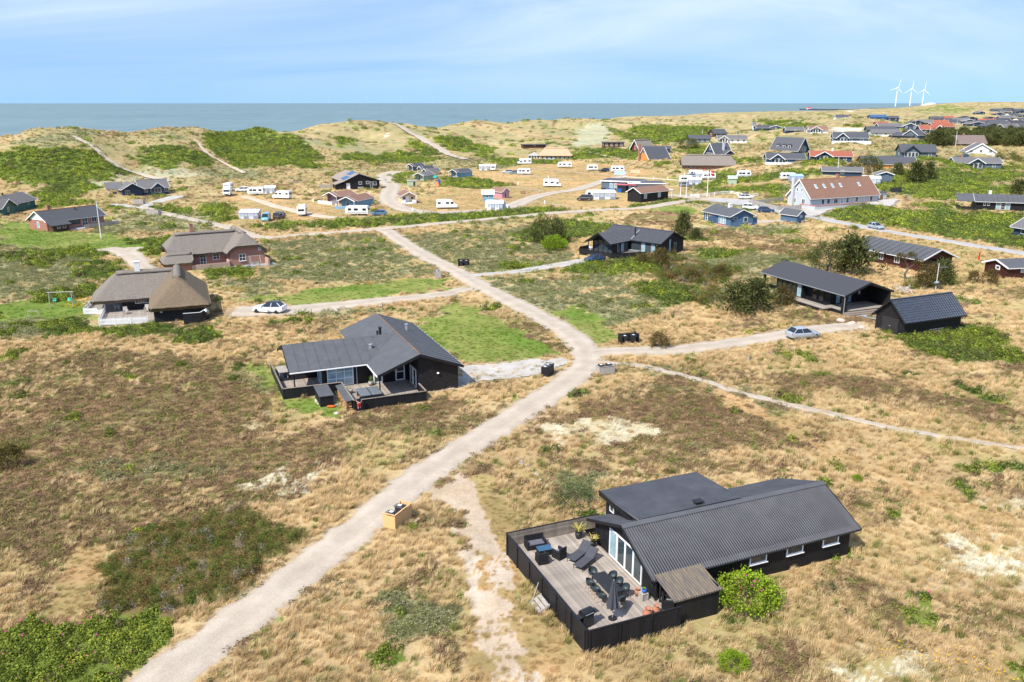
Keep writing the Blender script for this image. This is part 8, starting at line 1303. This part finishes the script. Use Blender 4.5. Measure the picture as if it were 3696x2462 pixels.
def scatter(name, mesh, x, y, sc, sz, col, sink=.0, tilt=.12, label=None, spin=None):
    z = zf(x, y) - sink; n = len(x)
    if n == 0: return
    tmpl = bpy.data.objects.new('template', mesh); me = bpy.data.meshes.new(name); me.vertices.add(n); me.vertices.foreach_set('co', np.c_[x, y, z].ravel())
    a = me.attributes.new('rot', 'FLOAT_VECTOR', 'POINT'); a.data.foreach_set('vector', np.c_[RNG.uniform(-tilt, tilt, n), RNG.uniform(-tilt, tilt, n), RNG.uniform(0, 6.28, n) if spin is None else RNG.uniform(-spin, spin, n)].ravel())
    a = me.attributes.new('siz', 'FLOAT_VECTOR', 'POINT'); a.data.foreach_set('vector', np.c_[sc, sc, sz].ravel()); a = me.attributes.new('col', 'FLOAT_COLOR', 'POINT'); a.data.foreach_set('color', np.c_[col, np.ones(n)].ravel())
    o = bpy.data.objects.new(name, me); COL.objects.link(o); kind(o, 'stuff'); md = o.modifiers.new('scatter', 'NODES'); ng = bpy.data.node_groups.new(name + '_scatter', 'GeometryNodeTree'); md.node_group = ng
    ng.interface.new_socket('Geometry', in_out='INPUT', socket_type='NodeSocketGeometry'); ng.interface.new_socket('Geometry', in_out='OUTPUT', socket_type='NodeSocketGeometry')
    gi = ng.nodes.new('NodeGroupInput'); go = ng.nodes.new('NodeGroupOutput'); ip = ng.nodes.new('GeometryNodeInstanceOnPoints'); oi = ng.nodes.new('GeometryNodeObjectInfo'); oi.inputs['Object'].default_value = tmpl; oi.inputs['As Instance'].default_value = True
    r = ng.nodes.new('GeometryNodeInputNamedAttribute'); r.data_type = 'FLOAT_VECTOR'; r.inputs['Name'].default_value = 'rot'; s = ng.nodes.new('GeometryNodeInputNamedAttribute'); s.data_type = 'FLOAT_VECTOR'; s.inputs['Name'].default_value = 'siz'; er = ng.nodes.new('FunctionNodeEulerToRotation')
    ng.links.new(gi.outputs[0], ip.inputs['Points']); ng.links.new(oi.outputs['Geometry'], ip.inputs['Instance']); ng.links.new(r.outputs['Attribute'], er.inputs[0]); ng.links.new(er.outputs[0], ip.inputs['Rotation']); ng.links.new(s.outputs['Attribute'], ip.inputs['Scale']); ng.links.new(ip.outputs[0], go.inputs[0]); return o
# --- grasses and heath
x, y, sc, rg = cand([(26, 60, 13, .85), (60, 110, 6.0, 1.0), (110, 200, 2.4, 1.15), (200, 430, .42, 1.7)]); c = cover(x, y); n = len(x); rnd = RNG.random(n); ok = (rg > .0) | ((rg > -.4) & (RNG.random(n) < .35))
col = covcol(x, y, c); edge = np.clip(rg / .5 + .3, .4, 1)
col = col * (1.0 + .5 * RNG.random(n)[:, None])
pale = (np.array([.64, .48, .265]) * (.82 + .36 * RNG.random(n)[:, None]))
dens = fbm(x, y, 4.5, 81, 3); isg = (c == CID['grass']) | (c == CID['grey'])
tall = isg & (rnd < .30 + 1.1 * np.clip(dens - .32, 0, .5)); p_ = ((RNG.random(n) < .58) & isg)[:, None]; col = np.where(p_, pale * .9 + col * .15, col)
grn = isg & (RNG.random(n) < .10); col[grn] = np.array([.20, .22, .06]) * (.7 + .6 * RNG.random(grn.sum())[:, None])
short = ((c == CID['dry']) | (c == CID['lawn'])) & (rnd < .5); lich = (c == CID['lichen']) & (rnd < .18); heath_t = (c == CID['heath']) & (rnd < .16); mead_t = (c == CID['meadow']) & (rnd < .5)
T = [tuft(i, 34, .56) for i in (1, 2, 3)]; v = RNG.integers(0, 3, n)
col[heath_t] = np.array([.36, .26, .14]) * (.6 + .7 * RNG.random(heath_t.sum())[:, None]); col[mead_t] = np.array([.24, .23, .10]) * (.6 + .8 * RNG.random(mead_t.sum())[:, None])
allg = (tall | short | lich | heath_t | mead_t) & ok; hgt_ = np.where(short, .28, np.where(heath_t | lich, .6, np.where(mead_t, .65, .75 + .5 * dens))) * edge
for k in range(3): m = allg & (v == k); q = RNG.uniform(.8, 1.25, m.sum()); scatter('dune_grass', T[k], x[m], y[m], sc[m] * q * np.where(short[m], .7, 1), sc[m] * q * hgt_[m] * .85, np.clip(col[m], 0, 1), spin=.9)
hm_ = ((c == CID['heath']) & (rnd >= .16) & (rnd < .95)) & ok; hc = np.where((RNG.random(n) < .35)[:, None], np.array([.27, .22, .09]), np.array([.215, .14, .085])) * (.75 + .5 * RNG.random(n)[:, None]); gl = RNG.random(n) < .16; hc[gl] = np.array([.17, .20, .05])
HC = [clump(11 + i, 66, .36, .19, .05) for i in range(2)]
for k in range(2): m = hm_ & (v % 2 == k); q = RNG.uniform(.7, 1.5, m.sum()); scatter('heather', HC[k], x[m], y[m], sc[m] * q, sc[m] * q * RNG.uniform(.7, 1.3, m.sum()), hc[m], sink=.03)
mm_ = ((c == CID['meadow']) & (rnd >= .45)) & ok; mc = np.where((RNG.random(n) < .5)[:, None], np.array([.27, .265, .145]), np.array([.215, .23, .09])) * (.75 + .5 * RNG.random(n)[:, None])
MC = clump(21, 80, .55, .26, .06); m = mm_; q = RNG.uniform(.8, 1.5, m.sum()); scatter('creeping_willow', MC, x[m], y[m], sc[m] * q, sc[m] * q * RNG.uniform(.6, 1.2, m.sum()), mc[m], sink=.03)
# bare-ground lichen cushions
m = (c == CID['lichen']) & (rnd > .45) & ok & (y < 130); q = RNG.uniform(.4, .9, m.sum()); scatter('reindeer_lichen', clump(31, 50, .3, .13, .05), x[m], y[m], q, q, np.array([.66, .62, .46]) * (.75 + .4 * RNG.random(m.sum())[:, None]))
# --- rose thickets, creeping pine
x, y, sc, rg = cand([(26, 60, 7.5, .55), (60, 110, 3.2, .8), (110, 200, 1.5, 1.1), (200, 430, .62, 1.55), (430, 900, .16, 2.6)], ymax=300); c = cover(x, y); n = len(x); ok = rg > .15
m0 = (c == CID['shrub']) & ok; big = fbm(x, y, 9, 85, 3); gr = np.where((big > .5)[:, None], np.array([.165, .225, .03]), np.array([.12, .175, .032])) * (.6 + .7 * RNG.random(n)[:, None]); pick = RNG.random(n); gr[pick < .10] = np.array([.27, .33, .035]); gr[(pick > .93)] = np.array([.12, .11, .045])
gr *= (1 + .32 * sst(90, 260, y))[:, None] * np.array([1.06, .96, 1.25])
LC = [clump(41 + i, 95, .66, .6, .115) for i in range(3)]; v = RNG.integers(0, 3, n)
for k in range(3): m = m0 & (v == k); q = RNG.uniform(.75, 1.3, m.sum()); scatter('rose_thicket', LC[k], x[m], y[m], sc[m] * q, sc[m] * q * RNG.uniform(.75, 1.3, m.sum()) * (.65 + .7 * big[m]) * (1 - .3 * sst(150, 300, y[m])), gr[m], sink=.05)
m1 = (c == CID['pine']) & ok; pc_ = np.where((RNG.random(n) < .55)[:, None], np.array([.13, .135, .04]), np.array([.25, .165, .065])) * (.55 + .8 * RNG.random(n)[:, None]); pc_[RNG.random(n) < .28] = np.array([.14, .19, .04]); pc_[RNG.random(n) < .06] = np.array([.3, .26, .22])
PCm = [clump(51 + i, 90, .6, .85, .12, None, .22) for i in range(2)]
for k in range(2): m = m1 & (v % 2 == k); q = RNG.uniform(.8, 1.3, m.sum()); scatter('creeping_pine', PCm[k], x[m], y[m], sc[m] * q, sc[m] * q * RNG.uniform(.8, 1.5, m.sum()), pc_[m], sink=.05)
m = m0 & (y < 130) & (RNG.random(n) < .10); mb = MB(); [mb.add([(math.cos(a) * .06, math.sin(a) * .06, .02), (math.cos(a + .9) * .06, math.sin(a + .9) * .06, .02), (0, 0, 0)], [(0, 1, 2)]) for a in np.arange(0, 6.28, 1.0)]
zz_ = zf(x[m], y[m]); o = scatter('rose_blossom', mb.mesh('blossom', vegmat('blossom_pink', lo=.8, hi=1.2, fixed=(.62, .10, .28))), x[m], y[m], np.ones(m.sum()), np.ones(m.sum()), np.tile([.6, .1, .3], (m.sum(), 1)), sink=-.45, tilt=.6)
for (pts, cnt) in ((K6([(2080, 620), (2260, 640)]), 260), (K6([(640, 770), (760, 790)]), 200), (K6([(720, 725), (800, 735)]), 160), (crop(3600, 780, .0765)([(550, 300), (850, 420)]), 350), (crop(3600, 780, .0765)([(1030, 150), (1250, 210)]), 350), (OV([(820, 655), (940, 645)]), 260), (KG([(1300, 1300), (2300, 1560)]), 90)):
    a, b = G(*pts[0]), G(*pts[1]); t = RNG.random(cnt); xx = a.x + (b.x - a.x) * t + RNG.normal(0, .8, cnt); yy = a.y + (b.y - a.y) * t + RNG.normal(0, .8, cnt); scatter('yellow_blossom', M.get('_yb') or M.setdefault('_yb', mb.mesh('yellow_petals', vegmat('blossom_yellow', lo=.8, hi=1.2, fixed=(.75, .45, .01)))), xx, yy, np.full(cnt, .8), np.full(cnt, .8), np.tile([.7, .5, .0], (cnt, 1)), sink=-.3, tilt=.5)
# loose stones along the near roads
near = [q for q in RPTS if 30 < q[1] < 120]; k = RNG.integers(0, len(near), 2600); q = np.array(near)[k]; a = RNG.uniform(0, 6.28, 2600); d = q[:, 2] * RNG.uniform(.2, 1.15, 2600); mb2 = MB(); mb2.lathe((0, 0, 0), [(.3, -.1), (1, .25), (.75, .6), (.2, .75)], 6)
scatter('gravel_stones', mb2.mesh('pebble', vg), q[:, 0] + np.cos(a) * d, q[:, 1] + np.sin(a) * d, RNG.uniform(.03, .085, 2600), RNG.uniform(.03, .07, 2600), np.array([.5, .45, .39]) * RNG.uniform(.6, 1.25, 2600)[:, None], sink=-.05)
# --- single trees and shrubs
def crownmesh(name, seed, n=70, per=26, ls=.2, col=(.05, .075, .022), flat_=.3, top=False, m=None):
    g = np.random.default_rng(seed); mb = MB()
    for i in range(n):
        t = g.uniform(0, 6.28); zc = g.random() ** .9; R_ = (1 - zc * .72) * (.75 + .25 * math.sin(3 * t + seed)) if not top else (.25 + 1.0 * math.sin(math.pi * min(1, zc * .9 + .1))); rr = R_ * g.uniform(.6 if top else .35, 1); c = Vector((math.cos(t) * rr, math.sin(t) * rr, .10 + zc * .82)); d0 = Vector((math.cos(t), math.sin(t), .55)).normalized()
        for j in range(per):
            d = (d0 + Vector(g.normal(0, .55, 3))).normalized(); p = c + Vector(g.normal(0, 1, 3)) * .085; s = ls * g.uniform(.45, 1.0) * .5; a = d.orthogonal().normalized(); a = Matrix.Rotation(g.uniform(0, 6.28), 3, d) @ a; mb.add([p, p + d * s * .6 + a * s * flat_, p + d * s * 1.6, p + d * s * .6 - a * s * flat_], [(0, 1, 2, 3)])
    return mb.mesh(name, m)
pm1 = vegmat('pine_needles', lo=.45, hi=1.6, fixed=(.105, .115, .04)); pm2 = vegmat('brown_pine_needles', lo=.5, hi=1.5, fixed=(.13, .10, .035)); pm3 = vegmat('rose_leaves', lo=.5, hi=1.5, fixed=(.22, .31, .028)); pm4 = vegmat('willow_leaves', lo=.5, hi=1.5, fixed=(.085, .115, .045)); bark = mat('bark', (.11, .085, .065), .95, .4, 5, .5, 20)
CM = {'pine': [crownmesh('pine_crown', 61 + i, 85, 26, .2, m=pm1) for i in range(2)] + [crownmesh('pine_crown', 66, 110, 26, .17, top=True, m=pm1)], 'brown': [crownmesh('brown_crown', 71 + i, 70, 24, .16, m=pm2) for i in range(2)], 'rose': [crownmesh('rose_crown', 81 + i, 200, 24, .13, flat_=.65, top=True, m=pm3) for i in range(2)], 'willow': [crownmesh('willow_crown', 91, 70, 24, .14, flat_=.4, top=True, m=pm4)]}
def tree(label, px, py, w, h, kind_='pine', name='pine_tree', cat='tree', group=None, p=None, trunk=True):
    p = p or G(px, py); r = root(name, label, cat, p, RNG.uniform(0, 6.28), group); cm_ = CM[kind_][int(RNG.integers(0, len(CM[kind_])))]; o = obj('crown', cm_, r); o.scale = (w / 2, w / 2, h)
    mb = MB(); n_ = 7 if trunk else 4; mb.cyl((0, 0, -.4), (.04 * w, .02 * w, h * .55), .035 * h + .03, .02 * h, 7); mb.cyl((.04 * w, .02 * w, h * .55), (.08 * w, 0, h * .85), .02 * h, .008 * h, 6)
    for i in range(n_): t = i * 2.4; z0 = h * (.15 + .09 * i); mb.cyl((.02 * w, .01 * w, z0), (math.cos(t) * w * .33, math.sin(t) * w * .33, z0 + h * .16), .014 * h, .004 * h, 5)
    mb.build('trunk', bark, r); return r
tree('broad dark pine standing behind the long black house', *KR([(1030, 372)])[0], 12.0, 6.8); tree('second pine leaning against the broad dark pine behind the long house', *KR([(860, 345)])[0], 7, 5.5)
tree('dense green pine thicket at the left end of the long black house', *KR([(120, 655)])[0], 9, 4.4); tree('dense green pine joined to the thicket left of the long black house', *KR([(290, 650)])[0], 8.5, 4.6); tree('lower brownish pine before the glass front of the long black house', *KR([(480, 605)])[0], 4.6, 3.0, 'brown'); tree('small brownish pine touching the terrace of the long black house', *KR([(550, 610)])[0], 3.2, 2.0, 'brown')
tree('brownish pine on the slope behind the garage', *KR([(1600, 470)])[0], 6.5, 4.0, 'brown'); tree('darker pine right of the dish mast behind the garage', *KR([(1720, 440)])[0], 6, 4.2, 'pine'); tree('small pine bush before the dark red shed', *KR([(2090, 440)])[0], 4.5, 2.6, 'brown'); tree('small brown bush left of the dark red shed', *KR([(1960, 430)])[0], 4, 2.0, 'brown')
p = G(*KR([(1440, 415)])[0]); r = root('twisted_pine', 'twisted bare-trunked pine with flat crown before the dark red house', 'tree', p); mb = MB(); pts_ = [(0, 0, -.3), (-.3, 0, 1.2), (.3, .2, 2.2), (-.5, .1, 3.4), (-1.4, 0, 4.2), (.6, .4, 4.3), (1.6, 0, 3.2)]
for a, b, r0, r1 in ((0, 1, .2, .17), (1, 2, .17, .14), (2, 3, .13, .1), (3, 4, .09, .05), (3, 5, .08, .04), (2, 6, .09, .04)): mb.cyl(pts_[a], pts_[b], r0, r1, 7)
mb.build('trunk', bark, r); 
for q in (4, 5, 6): o = obj('crown', CM['brown'][0], r, Vector(pts_[q]) - Vector((0, 0, .5))); o.scale = (1.5, 1.3, 1.1)
p = G(*KR([(1420, 505)])[0]); mb = MB()
for i in range(26): a = RNG.uniform(0, 6.28); q0 = Vector(RNG.normal(0, .9, 3)) * .8; q0.z = abs(q0.z) * .5; d_ = Vector((math.cos(a), math.sin(a), RNG.uniform(.1, .9))); q1 = q0 + d_ * .8; q2 = q1 + Vector((d_.x + RNG.normal(0, .5), d_.y + RNG.normal(0, .5), d_.z * .6)) * .7; mb.cyl(q0, q1, .05, .035, 5); mb.cyl(q1, q2, .035, .012, 5)
o = tag(mb.build('dead_branches', mat('bleached_wood', (.5, .46, .42), .9, .2, 5)), 'tangle of bleached dead branches beside the garage roof', 'dead wood'); o.location = p
tree('dark ragged pine in the shrubs left of the glazed-gable house', *K3([(1470, 1222)])[0], 7.5, 5.6); tree('second dark pine joined to the ragged one in the shrubs', *K3([(1560, 1200)])[0], 6, 4.8); tree('round bright green bush below the dark ragged pine', *K3([(1530, 1278)])[0], 4.2, 3.0, 'rose', 'green_bush', 'bush')
tree('slim pine right of the glazed-gable house', *KM([(1220, 345)])[0], 6.0, 5.6); tree('low spreading pine beside the slim pine', *KM([(1330, 380)])[0], 5.0, 2.6); tree('brownish pine bush before the right gable of the glazed-gable house', *KM([(990, 640)])[0], 7, 3.6, 'brown'); tree('smaller brown pine bush beside the dark car', *KM([(830, 615)])[0], 4.5, 2.2, 'brown'); tree('brown pine bush in the middle of the heath slope', *KM([(1300, 760)])[0], 5, 2.0, 'brown'); tree('brown pine bush towards the long black house', *KM([(1560, 730)])[0], 5, 2.2, 'brown'); tree('rounded brown bush next to the black bin box on the drive', *KM([(985, 1395)])[0], 4.4, 2.0, 'brown', 'brown_bush', 'bush')
tree('brown pine bush at the left edge beside the heath', 35, 1690, 4.2, 2.2, 'brown', 'brown_bush', 'bush'); tree('grey-green willow bush above the corrugated roof house', *OV([(1325, 1160)])[0], 3.0, 1.5, 'willow', 'willow_bush', 'bush')
rb_ = tree('bright green rose bush with pink blossoms against the black wall under the small windows', *crop(2400, 1650, .3827)([(775, 1400)])[0], 3.2, 1.9, 'rose', 'rose_bush', 'bush')
mb = MB()
for i in range(60): t = RNG.uniform(0, 6.28); q = RNG.uniform(.2, 1.0); z = 2.05 * math.sqrt(max(0, 1 - (q * .95) ** 2)) * .95 + .1; c = Vector((math.cos(t) * q * 1.55, math.sin(t) * q * 1.55, z * .9)); a = .05; mb.add([c + Vector((-a, 0, .03)), c + Vector((0, -a, .03)), c + Vector((a, 0, .03)), c + Vector((0, a, .03)), c], [(0, 1, 4), (1, 2, 4), (2, 3, 4), (3, 0, 4)])
mb.build('blossoms', M['blossom_pink'], rb_)
tree('low rose bush with a few pink blossoms alone in the dry grass', *KG([(290, 1470)])[0], 1.4, .9, 'rose', 'rose_bush', 'bush'); tree('light green shrub in the dry grass right of the rose bush', *KG([(950, 925)])[0], 1.5, .6, 'willow', 'green_bush', 'bush'); tree('tiny bright green shrub on the grass slope above the corrugated roof', *KG([(1170, 150)])[0], .7, .6, 'rose', 'green_bush', 'bush')
for lb, q, w, h in (('dark pine before the long black-roofed house', (880, 800), 9, 6.0), ('dark pine between the small grey shed and the broad one', (1155, 822), 8, 4.6), ('broad dark pine beyond the inn yard', (1330, 890), 11, 7), ('broad dark pine joined to the one beyond the inn yard', (1440, 860), 9, 6), ('small dark pine behind the low grey-roofed house', (730, 800), 5, 3.5), ('dark pine at the chimney behind the seamed-roof house', (2290, 1010), 9, 5), ('dark bush left of the huge grey-brown roof', (1460, 515), 9, 4), ('dark pine left of the grey-blue steep gable', (1220, 470), 8, 4)): tree(lb, *K5([q])[0], w, h)
tree('dark shrub on the dune beside the tall navy house', *K4([(1115, 405)])[0], 10, 5); 
for i in range(64):
    u_ = RNG.random(); v_ = RNG.random(); q = K5([(1530 + 900 * u_, 470 + 75 * v_ + 10 * (1 - u_))])[0]; tree('dark pine in the dense wood behind the huge grey-brown roof', *q, RNG.uniform(9, 13), RNG.uniform(5, 7.5), 'pine', 'pine_tree', 'tree', 'pines of the dense dark wood')
